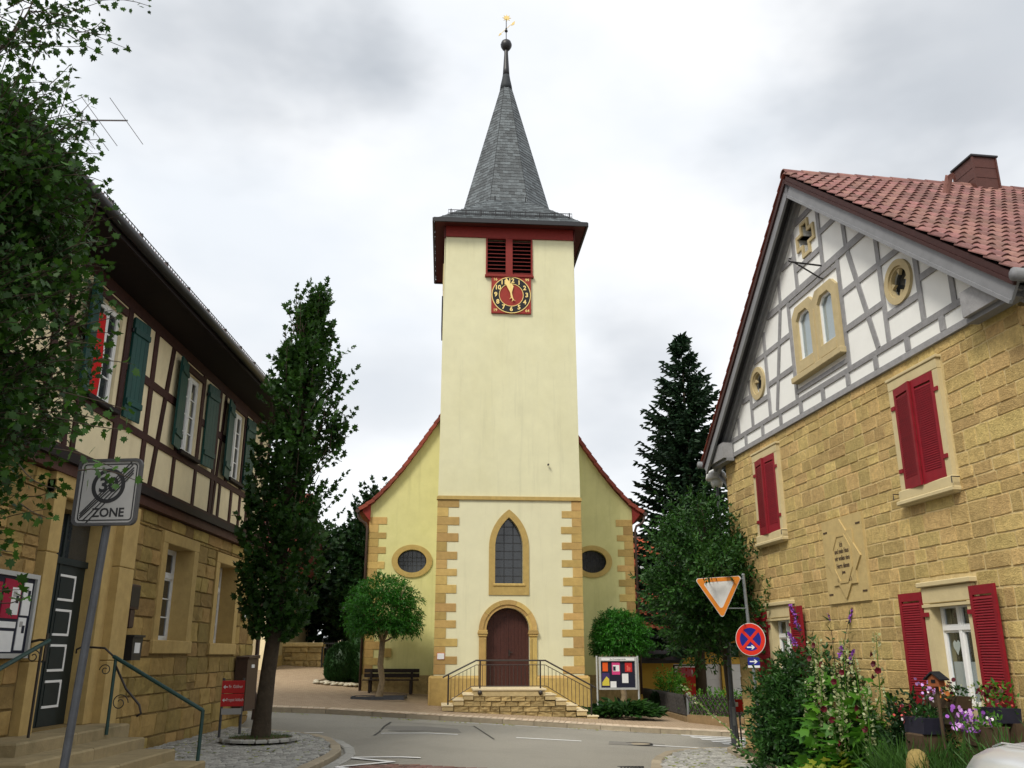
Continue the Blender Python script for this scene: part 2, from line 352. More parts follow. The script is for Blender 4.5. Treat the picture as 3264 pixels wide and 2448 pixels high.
def pieces(name, items, meshes, parent, limit=300):
    """items: (matrix in parent space, mesh index, size): the largest in view become objects, the rest one joined part"""
    W = wm(parent); sc = []
    for i, (mtx, k, sz) in enumerate(items):
        p = proj(W @ mtx.translation)
        if p is None: sc.append(0); continue
        s = sz / p[2] ** 2
        if not (-30 < p[0] < 3300 and -30 < p[1] < 2480): s *= .001
        sc.append(s)
    order = sorted(range(len(items)), key=lambda i: -sc[i]); keep = set(order[:limit])
    rv = []; rf = []
    for i, (mtx, k, sz) in enumerate(items):
        if i in keep: obj(name, meshes[k], parent, mtx)
        else:
            o = len(rv); me = meshes[k]; rv += [tuple(mtx @ v.co) for v in me.vertices]; rf += [tuple(q + o for q in p.vertices) for p in me.polygons]
    if rv:
        me = bpy.data.meshes.new(name + '_rest'); me.from_pydata(rv, [], rf); me.materials.append(meshes[0].materials[0])
        tag(obj(name + '_rest', me, parent), kind='stuff')
def stone_mesh(name, m, seed, rough=.25, edge=.35):
    """unit block: x,z in -.5...5, front at y=-1, back y=0, rounded uneven face"""
    r = random.Random(seed); n = 5; g = [-.5, -.465, 0, .465, .5]; vs = []; fs = []
    for iz in range(n):
        for ix in range(n):
            e = ix in (0, n - 1) or iz in (0, n - 1)
            corner = ix in (0, n - 1) and iz in (0, n - 1)
            jx, jz = r.uniform(-.02, .02), r.uniform(-.03, .03)
            x, z = g[ix], g[iz]
            if corner: x *= .94; z *= .92
            vs.append((x + jx, -(1 - edge - r.uniform(0, .2)) if e else -(1 + r.uniform(-rough, rough)), z + jz))
    for iz in range(n - 1):
        for ix in range(n - 1):
            a = iz * n + ix; fs.append((a, a + 1, a + n + 1, a + n))
    ring = [i for i in range(n)] + [n * k + n - 1 for k in range(1, n)] + [n * (n - 1) + k for k in range(n - 2, -1, -1)] + [n * k for k in range(n - 2, 0, -1)]
    o = len(vs); vs += [(vs[i][0], 0, vs[i][2]) for i in ring]; k = len(ring)
    fs += [(ring[j], o + j, o + (j + 1) % k, ring[(j + 1) % k]) for j in range(k)]
    q = MB(); q.add(vs, fs); return q.mesh(name, m)
def stone_rows(x0, x1, z0, z1, holes, rowh, wid, r):
    zs = sorted({z0, z1} | {h[2] for h in holes if z0 < h[2] < z1} | {h[3] for h in holes if z0 < h[3] < z1})
    keep = [zs[0]]
    for z in zs[1:]:
        if z - keep[-1] > .06: keep.append(z)
    rows = []
    for a, b in zip(keep, keep[1:]):
        n = max(1, round((b - a) / (sum(rowh) / 2))); cuts = [a + (b - a) * (i + (r.uniform(-.22, .22) if 0 < i < n else 0)) / n for i in range(n + 1)]
        rows += list(zip(cuts, cuts[1:]))
    res = []
    for za, zb in rows:
        free = [(x0, x1)]
        for hx0, hx1, hz0, hz1 in holes:
            if hz0 < zb - .01 and hz1 > za + .01:
                nf = []
                for a, b in free:
                    if hx1 <= a or hx0 >= b: nf.append((a, b)); continue
                    if hx0 > a: nf.append((a, hx0))
                    if hx1 < b: nf.append((hx1, b))
                free = nf
        for a, b in free:
            x = a
            while x < b - .02:
                wd = r.uniform(*wid) * r.choice([.7, 1, 1, 1.25]); e = x + wd
                if b - e < wid[0] * .6: e = b
                if zb - za > .3 and r.random() < .14 and e - x < .6:
                    zm = za + (zb - za) * r.uniform(.4, .6); res += [(x, e, za, zm), (x, e, zm, zb)]
                else: res.append((x, e, za, zb))
                x = e
    return res
def lay(rects, gap, depth, y, nvar, r):
    it = []
    for x0, x1, z0, z1 in rects:
        g = gap * r.uniform(.6, 1.4)
        wd, h = max(.03, x1 - x0 - g), max(.03, z1 - z0 - g); d = depth * r.uniform(.75, 1.3)
        m = Matrix.Translation(((x0 + x1) / 2, y, (z0 + z1) / 2)) @ Matrix.Rotation(R(r.uniform(-.7, .7)), 4, 'Y') @ Matrix.Diagonal((wd * r.choice([1, -1]), d, h, 1))
        it.append((m, r.randrange(nvar), wd * h))
    return it
FC = {}
def text_mesh(s, size, m, extrude=.004, offset=0, align='CENTER', shear=0):
    k = (s, size, m, extrude, offset, align, shear)
    if k in FC: return FC[k]
    c = bpy.data.curves.new('lettering', 'FONT'); c.body = s; c.size = size; c.extrude = extrude; c.offset = offset; c.align_x = align; c.align_y = 'CENTER'; c.shear = shear; c.resolution_u = 3
    o = bpy.data.objects.new('lettering', c); COL.objects.link(o)
    me = bpy.data.meshes.new_from_object(o.evaluated_get(bpy.context.evaluated_depsgraph_get()))
    bpy.data.objects.remove(o); me.materials.clear(); me.materials.append(M[m]); FC[k] = me; return me
TX = Matrix.Rotation(R(90), 4, 'X')      # text in the facade plane, reading from the street (front = -y)
def text(parent, name, s, size, m, x, y, z, sx=1, rot=0, **k):
    return obj(name, text_mesh(s, size, m, **k), parent, Matrix.Translation((x, y, z)) @ Matrix.Rotation(rot, 4, 'Y') @ TX @ Matrix.Diagonal((sx, 1, 1, 1)))
def ring_poly(cx, cz, r, n=48, sx=1): return [(cx + r * sx * math.cos(2 * math.pi * i / n), cz + r * math.sin(2 * math.pi * i / n)) for i in range(n)]
def annulus(mb, cx, cz, ro, ri, y0, y1, n=48, sx=1, sz=1):
    vs = []; 
    for r in (ro, ri):
        for y in (y0, y1): vs += [(cx + r * sx * math.cos(2 * math.pi * i / n), y, cz + r * sz * math.sin(2 * math.pi * i / n)) for i in range(n)]
    fs = []
    for i in range(n):
        j = (i + 1) % n
        fs += [(i, 2 * n + i, 2 * n + j, j)[::-1], (i, j, n + j, n + i), (2 * n + i, 3 * n + i, 3 * n + j, 2 * n + j), (n + i, n + j, 3 * n + j, 3 * n + i)]
    mb.add(vs, fs)
def smooth(a, b, x):
    t = min(1, max(0, (x - a) / (b - a))); return t * t * (3 - 2 * t)

# ------------------------------------------------------------------ ground, road, pavements
def gz(x, y):
    wv = smooth(22, 27, y); lo = -2 - 12 * wv
    k = smooth(7, 14, y)                                   # the street levels out near the viewer
    z = -.03 - .17 * k - (.015 + .035 * k) * min(12, max(lo, x))
    z += .065 * (min(y, 60) - 28 if y > 28 else 0) * smooth(2, -4, x)
    return z
def sheet(name, poly, h, m, cell=.5, parent=None, skirt=0):
    bm = bmesh.new(); f = bm.faces.new([bm.verts.new((x, y, 0)) for x, y in poly])
    xs = [p[0] for p in poly]; ys = [p[1] for p in poly]
    for ax, lo, hi in ((0, min(xs), max(xs)), (1, min(ys), max(ys))):
        k = math.floor(lo / cell) + 1
        while k * cell < hi:
            co = [0, 0, 0]; no = [0, 0, 0]; co[ax] = k * cell; no[ax] = 1
            bmesh.ops.bisect_plane(bm, geom=bm.verts[:] + bm.edges[:] + bm.faces[:], plane_co=co, plane_no=no); k += 1
    bmesh.ops.recalc_face_normals(bm, faces=bm.faces[:])
    if sum(f.normal.z for f in bm.faces) < 0: bmesh.ops.reverse_faces(bm, faces=bm.faces[:])
    for v in bm.verts: v.co.z = gz(v.co.x, v.co.y) + h
    if skirt:
        r = bmesh.ops.extrude_edge_only(bm, edges=[e for e in bm.edges if e.is_boundary])
        for v in r['geom']:
            if isinstance(v, bmesh.types.BMVert): v.co.z -= skirt
    me = bpy.data.meshes.new(name); bm.to_mesh(me); bm.free(); me.materials.append(M[m] if isinstance(m, str) else m)
    return obj(name, me, parent)
def inside(p, poly):
    x, y = p; c = False; n = len(poly)
    for i in range(n):
        x1, y1 = poly[i]; x2, y2 = poly[i - 1]
        if (y1 > y) != (y2 > y) and x < (x2 - x1) * (y - y1) / (y2 - y1) + x1: c = not c
    return c
def brickmat(name, c1, c2, mortar, w_, h_, rot=0):
    m = mat(name, c1, .92, .12, 8); t = m.node_tree; L = t.links.new
    p = [n for n in t.nodes if n.type == 'BSDF_PRINCIPLED'][0]; g = [n for n in t.nodes if n.type == 'NEW_GEOMETRY'][0]; hs = [n for n in t.nodes if n.type == 'HUE_SAT'][0]
    b = t.nodes.new('ShaderNodeTexBrick'); b.inputs['Color1'].default_value = (*c1, 1); b.inputs['Color2'].default_value = (*c2, 1); b.inputs['Mortar'].default_value = (*mortar, 1)
    b.inputs['Scale'].default_value = 1; b.inputs['Brick Width'].default_value = w_; b.inputs['Row Height'].default_value = h_; b.inputs['Mortar Size'].default_value = .008
    mp_ = t.nodes.new('ShaderNodeMapping'); mp_.inputs['Rotation'].default_value = (0, 0, rot); L(g.outputs['Position'], mp_.inputs[0]); L(mp_.outputs[0], b.inputs['Vector']); L(b.outputs['Color'], hs.inputs['Color'])
    bp = t.nodes.new('ShaderNodeBump'); bp.inputs['Strength'].default_value = .5; bp.inputs['Distance'].default_value = .008; bp.invert = True; L(b.outputs['Fac'], bp.inputs['Height']); L(bp.outputs[0], p.inputs['Normal'])
    return m
brickmat('path_bricks', (.40, .30, .195), (.33, .235, .15), (.19, .145, .095), .2, .1, R(4))

gx = [-1500, -400, -120, -60] + [i for i in range(-40, 41)] + [60, 120, 400, 1500]; gy = [-400, -100, -40] + [i for i in range(-20, 71)] + [90, 150, 400, 1800]
mb = MB(); mb.v = [(x, y, gz(x, y) - .07) for y in gy for x in gx]; nx = len(gx)
mb.f = [(j * nx + i, j * nx + i + 1, (j + 1) * nx + i + 1, (j + 1) * nx + i) for j in range(len(gy) - 1) for i in range(nx - 1)]
tag(mb.build('ground', 'ground', None, True), kind='structure')
KERB = [(-14, 25.3), (-9, 25.5), (-7, 25.7), (-5.2, 26.1), (-3.9, 26.1), (-2.0, 25.95), (.6, 25.75), (2.4, 25.5), (4, 25.4), (6.5, 25.5), (14, 26)]
road = tag(sheet('road', [(-30, -14), (34, -14), (34, 27.2)] + [(x, y + .1) for x, y in KERB[::-1]] + [(-30, 25.3)], 0, 'asphalt', 1.0), kind='structure')
pave = tag(sheet('pavement', KERB + [(14, 33), (14, 62), (-14, 62)], .12, 'path_bricks', 1.0), kind='structure')
LEDGE = [(-3.2, -4), (-3.18, 10), (-3.12, 14.4), (-3.05, 16.2), (-3.1, 17.2), (-3.3, 18.2), (-3.75, 19.6), (-4.25, 20.5), (-4.9, 21.2), (-5.7, 21.8), (-6.9, 22.6), (-9, 23.6)]
lpave = tag(sheet('cobbled_pavement', LEDGE + [(-18, 26.4), (-18, -4)], .08, 'pave_joint', 1.0), kind='structure')
REDGE = [(2.25, 13.2), (2.33, 15.2), (2.42, 16.6), (2.6, 17.7), (2.8, 18.5), (3.1, 19.4), (3.5, 20.1), (3.95, 20.6), (4.5, 21.05), (5.2, 21.5), (6.5, 22.1), (9, 22.8)]
rpave = tag(sheet('cobbled_corner', REDGE + [(16, 23.5), (16, -2), (4.2, -2), (4.2, 12)], .08, 'pave_joint', 1.0), kind='structure')

def kerb_run(parent, line, top, w_=.13, L_=.8, name='kerb_stone', flip=1, drop=.2, m='kerb'):
    pts = [Vector((x, y, 0)) for x, y in line]; acc = []
    for a, b in zip(pts, pts[1:]):
        n = max(1, round((b - a).length / L_)); acc += [a.lerp(b, i / n) for i in range(n)]
    acc.append(pts[-1])
    for a, b in zip(acc, acc[1:]):
        d = (b - a).normalized(); nn = Vector((-d.y, d.x, 0)) * flip; g = d * .006
        mid = (a + b) / 2; pr = proj((mid.x, mid.y, 0))
        if pr is None or not (-300 < pr[0] < 3600) or pr[1] > 2900: continue
        q = MB(); base = []
        for p in (a + g, b - g, b - g + nn * w_, a + g + nn * w_): base.append((p.x, p.y, gz(p.x, p.y)))
        t = top + rng.uniform(-.006, .006); ch = .018
        c = Vector((sum(p[0] for p in base) / 4, sum(p[1] for p in base) / 4, 0))
        lo = [(x, y, z - drop) for x, y, z in base]; mi = [(x, y, z + t - ch) for x, y, z in base]
        hi = [(x + (c.x - x) * .04 + (nn.x * ch if k < 2 else -nn.x * ch), y + (c.y - y) * .04 + (nn.y * ch if k < 2 else -nn.y * ch), z + t) for k, (x, y, z) in enumerate(base)]
        fs = [(8, 9, 10, 11)] + [(i, (i + 1) % 4, (i + 1) % 4 + 4, i + 4) for i in range(4)] + [(i + 4, (i + 1) % 4 + 4, (i + 1) % 4 + 8, i + 8) for i in range(4)]
        if flip < 0: fs = [f[::-1] for f in fs]
        q.add(lo + mi + hi, fs).build(name, m, parent)
kerb_run(pave, KERB, .125, .14, .95)
kerb_run(lpave, LEDGE[2:], .10, .2, .7)
kerb_run(lpave, [(x + .26, y + .02) for x, y in LEDGE[2:8]], .035, .2, .7, 'gutter_stone', 1, m='cobble')
kerb_run(rpave, REDGE, .10, .2, .7, flip=-1)

def cobble_mesh(name, m, seed, top=.8):
    r = random.Random(seed); q = MB(); lo = [(-.5, -.5, -1), (.5, -.5, -1), (.5, .5, -1), (-.5, .5, -1)]
    j = lambda a: a + r.uniform(-.05, .05)
    mi = [(j(x), j(y), .5) for x, y, z in lo]; hi = [(j(x) * top, j(y) * top, 1 + r.uniform(-.1, .1)) for x, y, z in lo]
    return q.add(lo + mi + hi, [(8, 9, 10, 11)] + [(i, (i + 1) % 4, (i + 1) % 4 + 4, i + 4) for i in range(4)] + [(i + 4, (i + 1) % 4 + 4, (i + 1) % 4 + 8, i + 8) for i in range(4)]).mesh(name, m)
def pave_pieces(parent, name, poly, box, sx, sy, h, meshes, ang=0, jit=.01, gap=.016, arc=0, avoid=()):
    x0, x1, y0, y1 = box; it = []; row = 0; y = y0; ca, sa = math.cos(ang), math.sin(ang)
    while y < y1:
        x = x0 + (row % 2) * sx * .5
        while x < x1:
            wx = sx * rng.uniform(.85, 1.15); cx = x + wx / 2
            bend = arc * math.sin((cx % 1.6) / 1.6 * math.pi)
            px, py = cx * ca - (y + bend) * sa, cx * sa + (y + bend) * ca
            px += rng.uniform(-jit, jit); py += rng.uniform(-jit, jit)
            if inside((px, py), poly) and not any((px - a) ** 2 + (py - b) ** 2 < c * c for a, b, c in avoid):
                m = Matrix.Translation((px, py, gz(px, py) + h + rng.uniform(-.004, .004))) @ Matrix.Rotation(ang + R(rng.uniform(-4, 4)) * (jit > .005), 4, 'Z') @ Matrix.Diagonal((wx - gap, sy - gap, .022, 1))
                it.append((m, rng.randrange(len(meshes)), sx * sy))
            x += wx
        y += sy; row += 1
    pieces(name, it, meshes, parent)
cob = [cobble_mesh('cobble', 'cobble', i) for i in range(5)]
inL = [(x - .2, y - .08) for x, y in LEDGE[2:]]
pave_pieces(lpave, 'cobble', inL + [(-9, 22), (-6.66, 22), (-6.66, 14.4)], (-7, -2.9, 14.3, 23.4), .125, .115, .085, cob, 0, .01, .014, .12, [(-4.95, 18.5, .62)])
inR = [(x + .21, y - .03) for x, y in REDGE]
pave_pieces(rpave, 'cobble', inR[1:-1] + [(5.4, 20.4), (4.95, 19.6), (4.85, 17), (4.7, 14.5), (2.5, 14.5)], (2.2, 6.2, 14.6, 22), .15, .11, .085, cob, R(3), .008, .018)
redp = [cobble_mesh('paver', 'red_paver', 20 + i, .9) for i in range(4)]
pave_pieces(road, 'paver', [(-2.75, 14.0), (2.1, 14.0), (2.15, 15.6), (.2, 15.95), (-1.4, 15.95), (-2.85, 15.6)], (-3, 2.4, 14, 16.1), .2, .1, -.012, redp, R(1), .004, .012)
slm = [cobble_mesh('paving_slab', 'slab', 40 + i, .95) for i in range(4)]
it = []
for a, b in zip(KERB, KERB[1:]):
    a, b = Vector((*a, 0)), Vector((*b, 0)); n = round((b - a).length / .17); d = (b - a).normalized(); nn = Vector((-d.y, d.x, 0)); th = math.atan2(d.y, d.x)
    for i in range(n):
        for k, (o0, dp) in enumerate(((.16, .62),)):
            p = a.lerp(b, (i + .5) / n) + nn * (o0 + dp / 2)
            it.append((Matrix.Translation((p.x, p.y, gz(p.x, p.y) + .112)) @ Matrix.Rotation(th, 4, 'Z') @ Matrix.Diagonal(((b - a).length / n - .012, dp, .018, 1)), rng.randrange(4), .1))
pieces('paving_slab', it, slm, pave)

def strip(name, a, b, w_, m, parent=road, h=.008, w2=None):
    a = Vector((*a, 0)); b = Vector((*b, 0)); d = (b - a).normalized(); nn = Vector((-d.y, d.x, 0)); k = max(1, int((b - a).length / .3)); q = MB(); vs = []
    for i in range(k + 1):
        p = a.lerp(b, i / k); ww = w_ + ((w2 or w_) - w_) * i / k
        for s in (-1, 1):
            c = p + nn * ww / 2 * s; vs.append((c.x, c.y, gz(c.x, c.y) + h))
    q.add(vs, [(2 * i, 2 * i + 2, 2 * i + 3, 2 * i + 1)[::-1] for i in range(k)])
    return q.build(name, m, parent)
for a, b in [((-3.02, 21.75), (-1.26, 21.89)), ((.1, 21.89), (1.61, 21.92)), ((3.04, 21.85), (4.7, 21.75)), ((-5.3, 21.95), (-4.4, 21.95)), ((-9.2, 23.6), (-7.4, 23.0))]:
    strip('lane_dash', a, b, .13, 'road_paint')
zz = [(-2.93, 16.72), (-1.62, 16.85)], [(-2.9, 16.68), (-2.0, 16.05)], [(-2.0, 16.05), (-2.83, 15.3)], [(-2.83, 15.3), (-2.3, 14.7)]
for i, (a, b) in enumerate(zz): strip('zigzag_line', a, b, .13, 'road_paint', h=.016 + .003 * i)
for i in range(6):
    y = 22.75 + i * .52; strip('zebra_stripe', (5.35 - .16 * i, y), (10.5, y + .1), .3, 'road_paint')
for y0, x0, x1 in ((25.45, -1.6, 4), (25.2, 4, 9)): strip('kerb_line', (x0, y0 + .1), (x1, y0 - .02 if x0 < 4 else y0 + .1), .07, 'road_paint')
strip('tar_seam', (-3.15, 24.4), (-3.1, 21.2), .055, 'tar'); strip('tar_seam', (-1.0, 24.6), (-.4, 21.2), .04, 'tar'); strip('tar_seam', (-3.2, 24.5), (-1.0, 24.45), .03, 'tar')
sheet('asphalt_patch', [(-3.1, 22.3), (-1.2, 22.4), (-1.35, 23.4), (-2.2, 23.7), (-3.05, 23.3)], .006, 'asphalt_patch', .5, road)
sheet('asphalt_patch', [(2.2, 21.5), (3.5, 21.55), (3.6, 22.3), (2.3, 22.35)], .006, 'asphalt_patch', .5, road)
def manhole(x, y):
    q = MB(); z = gz(x, y); annulus(q, 0, 0, .36, .31, .006, -.02, 32)
    o = q.build('manhole_rim', 'tar', road); o.matrix_local = Matrix.Translation((x, y, z + .012)) @ Matrix.Rotation(R(90), 4, 'X')
    q = MB(); q.lathe([(.31, -.02), (.31, .008), (.27, .012), (.1, .012), (.0, .012)], 0, 0, 28); o2 = q.build('manhole_cover', 'kerb', road); o2.location = (x, y, z)
manhole(2.9, 21.9)
q = MB()
for i in range(7): q.box(-.2 + i * .06, -.17 + i * .06, -.15, .15, -.02, .012)
q.box(-.24, .24, -.18, -.15, -.02, .014); q.box(-.24, .24, .15, .18, -.02, .014)
o = q.build('gully_grate', 'tar', road); o.location = (2.15, 17.1, gz(2.15, 17.1) + .004)

# ------------------------------------------------------------------ church (facade-local: x right, y into the building, z up)
ch = thing('church', 'pale yellow plastered church with slate spire, clock tower and sandstone quoins', 'church', (-.12, 29.5, 0), R(4.3))
def arch_pts(cx, hw, z0, zs, kind, n=12):
    """opening outline: round or pointed head above spring zs"""
    p = [(cx - hw, z0), (cx + hw, z0), (cx + hw, zs)]
    if kind == 'round':
        p += [(cx + hw * math.cos(math.pi * i / (2 * n)), zs + hw * math.sin(math.pi * i / (2 * n))) for i in range(1, 2 * n)]
    else:                                       # pointed: two arcs of radius rr
        rr = kind; x0 = cx + hw - rr
        a1 = math.acos((cx - x0) / rr)
        right = [(x0 + rr * math.cos(a1 * i / n), zs + rr * math.sin(a1 * i / n)) for i in range(1, n + 1)]
        p += right + [(2 * cx - x, z) for x, z in right[-2::-1]]
    return p + [(cx - hw, zs)]
TC = .03
door_o = arch_pts(-.01, .70, .60, 2.40, 'round'); win_o = arch_pts(.02, .46, 3.86, 5.05, 1.30)
q = MB(); q.holed(rect(TC - 2.40, TC + 2.42, -.4, 6.66), [door_o, win_o], 0, .45, False)
low = q.build('tower_wall_lower', 'tower_plaster_low', ch)
q = MB(); q.holed([(TC - 2.40, 6.66), (TC + 2.42, 6.66), (TC + 2.37, 16.6), (TC - 2.34, 16.6)], [rect(-.84, .88, 14.87, 16.36)], .03, .4, False)
q.box(TC - 2.39, TC - 2.36, .04, 4.8, -.4, 16.6); q.box(TC + 2.36, TC + 2.39, .04, 4.8, -.4, 16.6); q.box(TC - 2.38, TC + 2.38, 4.75, 4.8, -.4, 16.6)
q.build('tower_wall_upper', 'tower_plaster', ch)
q = MB(); q.prism([(TC - 2.44, 6.62), (TC + 2.46, 6.62), (TC + 2.46, 6.70), (TC + 2.40, 6.74), (TC - 2.38, 6.74), (TC - 2.44, 6.70)], -.06, .2); q.build('string_course', 'church_stone', ch)
# plinth blocks either side of the door
for x0, x1 in ((TC - 2.52, -.95), (.93, TC + 2.54)):
    q = MB(); q.box(x0, x1, -.08, .3, -.5, .92); q.add([(x0, -.08, .92), (x1, -.08, .92), (x1, .0, 1.0), (x0, .0, 1.0)], [(0, 1, 2, 3)]); q.build('plinth', 'church_stone', ch)
for s, x in ((-1, TC - 2.53), (1, TC + 2.55)):
    q = MB(); q.bbox(x - .03, x + .03, -.1, .5, -.5, .97, .02); q.build('plinth_corner', 'church_stone', ch)
# quoins
def quoins(xe, side, z0, z1, ys, yl, long, short, hl, hs, r, start_long=True, side_d=.35):
    z = z1; lg = start_long; it = []
    while z > z0 + .1:
        h = (hl if lg else hs) * r.uniform(.9, 1.12); zb = max(z0, z - h); l = (long if lg else short) * r.uniform(.95, 1.06)
        x0, x1 = (xe - .012, xe + l) if side < 0 else (xe - l, xe + .012)
        q = MB(); q.bbox(x0, x1, ys, ys + side_d, zb + .004, z - .004, .006); q.build('quoin', 'church_stone', ch)
        z = zb; lg = not lg
r5 = random.Random(5)
quoins(TC - 2.40, -1, 1.0, 6.62, -.018, 0, .69, .34, .26, .29, r5)
quoins(TC + 2.42, 1, 1.0, 6.62, -.018, 0, .67, .32, .25, .31, r5, False)
# door surround
def arc_stone(parent, name, cx, cz, ri, ro, a0, a1, y0, y1, m, n=6):
    pin = [(cx + ri * math.cos(a0 + (a1 - a0) * i / n), cz + ri * math.sin(a0 + (a1 - a0) * i / n)) for i in range(n + 1)]
    pou = [(cx + ro * math.cos(a0 + (a1 - a0) * i / n), cz + ro * math.sin(a0 + (a1 - a0) * i / n)) for i in range(n + 1)]
    return MB().prism(pin + pou[::-1], y0, y1).build(name, m, parent)
for i in range(5):
    a0, a1 = math.pi * i / 5 + .004, math.pi * (i + 1) / 5 - .004
    arc_stone(ch, 'arch_stone', -.01, 2.40, .80, .945, a0, a1, -.07, .1, 'church_stone'); arc_stone(ch, 'arch_moulding', -.01, 2.40, .70, .80, a0, a1, -.035, .12, 'church_stone')
for s in (-1, 1):
    xa, xb = sorted((-.01 + s * .70, -.01 + s * .94))
    bx(ch, 'door_jamb', 'church_stone', xa, xb, -.06, .15, .58, 1.35, b=.012); bx(ch, 'door_jamb', 'church_stone', xa + .003, xb - .003, -.058, .15, 1.352, 2.2, b=.012)
    xi = -.01 + s * .73; bx(ch, 'jamb_roll', 'church_stone', min(xi, xi + s * .05), max(xi, xi + s * .05), -.075, .1, .62, 2.15, b=.015)
    for k, (e, za, zb) in enumerate(((.02, 2.2, 2.27), (.045, 2.27, 2.33), (.03, 2.33, 2.40))): bx(ch, 'door_capital', 'church_stone', xa - e, xb + e, -.07 - e, .12, za, zb - .002, b=.008)
# door leaves
dl = MB(); dl.prism(arch_pts(-.01, .70, .60, 2.40, 'round'), .28, .34); door = dl.build('door', 'door_brown', ch)
for i in range(12):
    x = -.69 + i * .115; xm = x + .055; r_ = abs(xm + .01); top = 2.38 + math.sqrt(max(.01, .69 ** 2 - max(abs(x + .01), abs(x + .11 + .01)) ** 2))
    bx(door, 'door_board', 'door_brown', x, x + .109, .262, .285, .64, top)
bx(door, 'meeting_strip', 'door_brown', -.035, .015, .24, .27, .62, 3.05); bx(door, 'door_handle', 'iron', .03, .06, .22, .26, 1.6, 1.78); bx(door, 'handle_lever', 'iron', .03, .16, .205, .225, 1.7, 1.725)
# gothic window
gi = arch_pts(.02, .46, 3.86, 5.05, 1.30); go = arch_pts(.02, .665, 3.50, 5.05, 1.52)
gs = MB(); gs.holed(go, [gi], -.03, .2, False); gw = gs.build('gothic_window', 'church_stone', ch)
bx(gw, 'window_sill', 'church_stone', -.5, .54, -.06, .3, 3.78, 3.87, b=.02)
MB().prism(arch_pts(.02, .46, 3.86, 5.05, 1.30), .24, .26).build('leaded_glass', 'lead_glass', gw)
for x in (-.13, .17): bx(gw, 'glazing_bar', 'lead', x - .012, x + .012, .215, .24, 3.86, 5.93 if x > -.2 else 5.8)
for i in range(8): 
    z = 3.86 + .27 * (i + 1); hw_ = .46 if z < 5.05 else max(.02, .02 + math.sqrt(max(0, 1.3 ** 2 - (z - 5.05) ** 2)) - .84 - .02)
    if hw_ > .05: bx(gw, 'saddle_bar', 'lead', .02 - hw_, .02 + hw_, .225, .238, z - .01, z + .01)
# frieze, soffit, eaves
EZ, EH = 16.80, 2.78; cx = TC + .02
q = MB(); q.holed([(TC - 2.345, 16.36), (-.84, 16.36), (.88, 16.36), (TC + 2.375, 16.36), (TC + 2.375, 16.82), (TC - 2.345, 16.82)], [], -.03, .1); q.build('frieze', 'red_wood', ch)
CY = 2.4                                                                     # tower centre in depth
q = MB(); q.box(cx - EH, cx + EH, CY - EH, CY + EH, EZ - .02, EZ + .02); q.build('soffit', 'dark_red_wood', ch)
for k in range(4):
    q = MB(); q.box(-EH - .05, EH + .05, -EH - .09, -EH - .02, EZ - .06, EZ + .10); o = q.build('fascia', 'black_metal', ch); o.matrix_local = Matrix.Translation((cx, CY, 0)) @ Matrix.Rotation(math.pi / 2 * k, 4, 'Z')
bx(ch, 'side_frieze', 'dark_red_wood', TC - 2.42, TC - 2.36, -.02, 4.8, 16.3, 16.79); bx(ch, 'side_frieze', 'dark_red_wood', TC + 2.40, TC + 2.44, -.02, 4.8, 16.3, 16.79)
# louvres
lv = MB().holed(rect(-.84, .88, 14.80, 16.37), [rect(-.78, -.11, 14.93, 16.33), rect(.14, .82, 14.93, 16.33)], -.02, .12).build('louvre_frame', 'red_wood', ch)
bx(lv, 'louvre_sill', 'red_wood', -.87, .91, -.09, .05, 14.78, 14.86, b=.01); bx(lv, 'louvre_void', 'void', -.84, .88, .3, .32, 14.8, 16.4)
sl = MB(); sl.add([(-.335, -.0, -.05), (.335, 0, -.05), (.335, .2, .085), (-.335, .2, .085), (-.335, -.0, -.035), (.335, 0, -.035), (.335, .2, .1), (-.335, .2, .1)],
                  [(0, 3, 2, 1), (4, 5, 6, 7), (0, 1, 5, 4), (1, 2, 6, 5), (2, 3, 7, 6), (3, 0, 4, 7)]); slme = sl.mesh('louvre_slat', 'louvre')
sle = MB().box(-.335, .335, -.008, 0, -.052, -.034).mesh('louvre_slat_edge', 'red_wood')
for xc in (-.445, .48):
    for i in range(9): s_ = obj('louvre_slat', slme, lv, Matrix.Translation((xc, .03, 15.02 + i * .152))); obj('slat_edge', sle, lv, Matrix.Translation((xc, .03, 15.02 + i * .152)))
bx(ch, 'side_louvre', 'tan_stone', TC - 2.44, TC - 2.40, 1.6, 1.64, 14.9, 16.0); bx(ch, 'side_louvre', 'tan_stone', TC - 2.44, TC - 2.40, 2.3, 2.34, 14.9, 16.0); bx(ch, 'side_clock_edge', 'black_metal', TC - 2.46, TC - 2.41, 1.7, 3.1, 13.4, 14.7)
# clock
cc, cz = .09, 14.08
clk = bx(ch, 'clock', 'clock_red', cc - .72, cc + .72, -.05, .03, cz - .71, cz + .72, b=.01); tag(clk, 'square red clock panel with black dial ring and gilded numerals')
q = MB(); annulus(q, cc, cz, .695, .43, -.062, -.05, 64); q.build('dial_ring', 'clock_black', clk)
for ro, ri in ((.71, .685), (.445, .425)):
    q = MB(); annulus(q, cc, cz, ro, ri, -.072, -.05, 64); q.build('gold_ring', 'gold', clk)
for h in range(1, 13):
    a = math.pi / 2 - h * math.pi / 6; text(clk, 'numeral', str(h), .235, 'gold', cc + .562 * math.cos(a), -.07, cz + .562 * math.sin(a) * .985, sx=.95, offset=.008, extrude=.006)
for s_, x, z in (('16', -.58, .60), ('99', .58, .60), ('19', -.58, -.60), ('64', .58, -.60)): text(clk, 'year_digits', s_, .15, 'gold', cc + x, -.056, cz + z, offset=.002, extrude=.004)
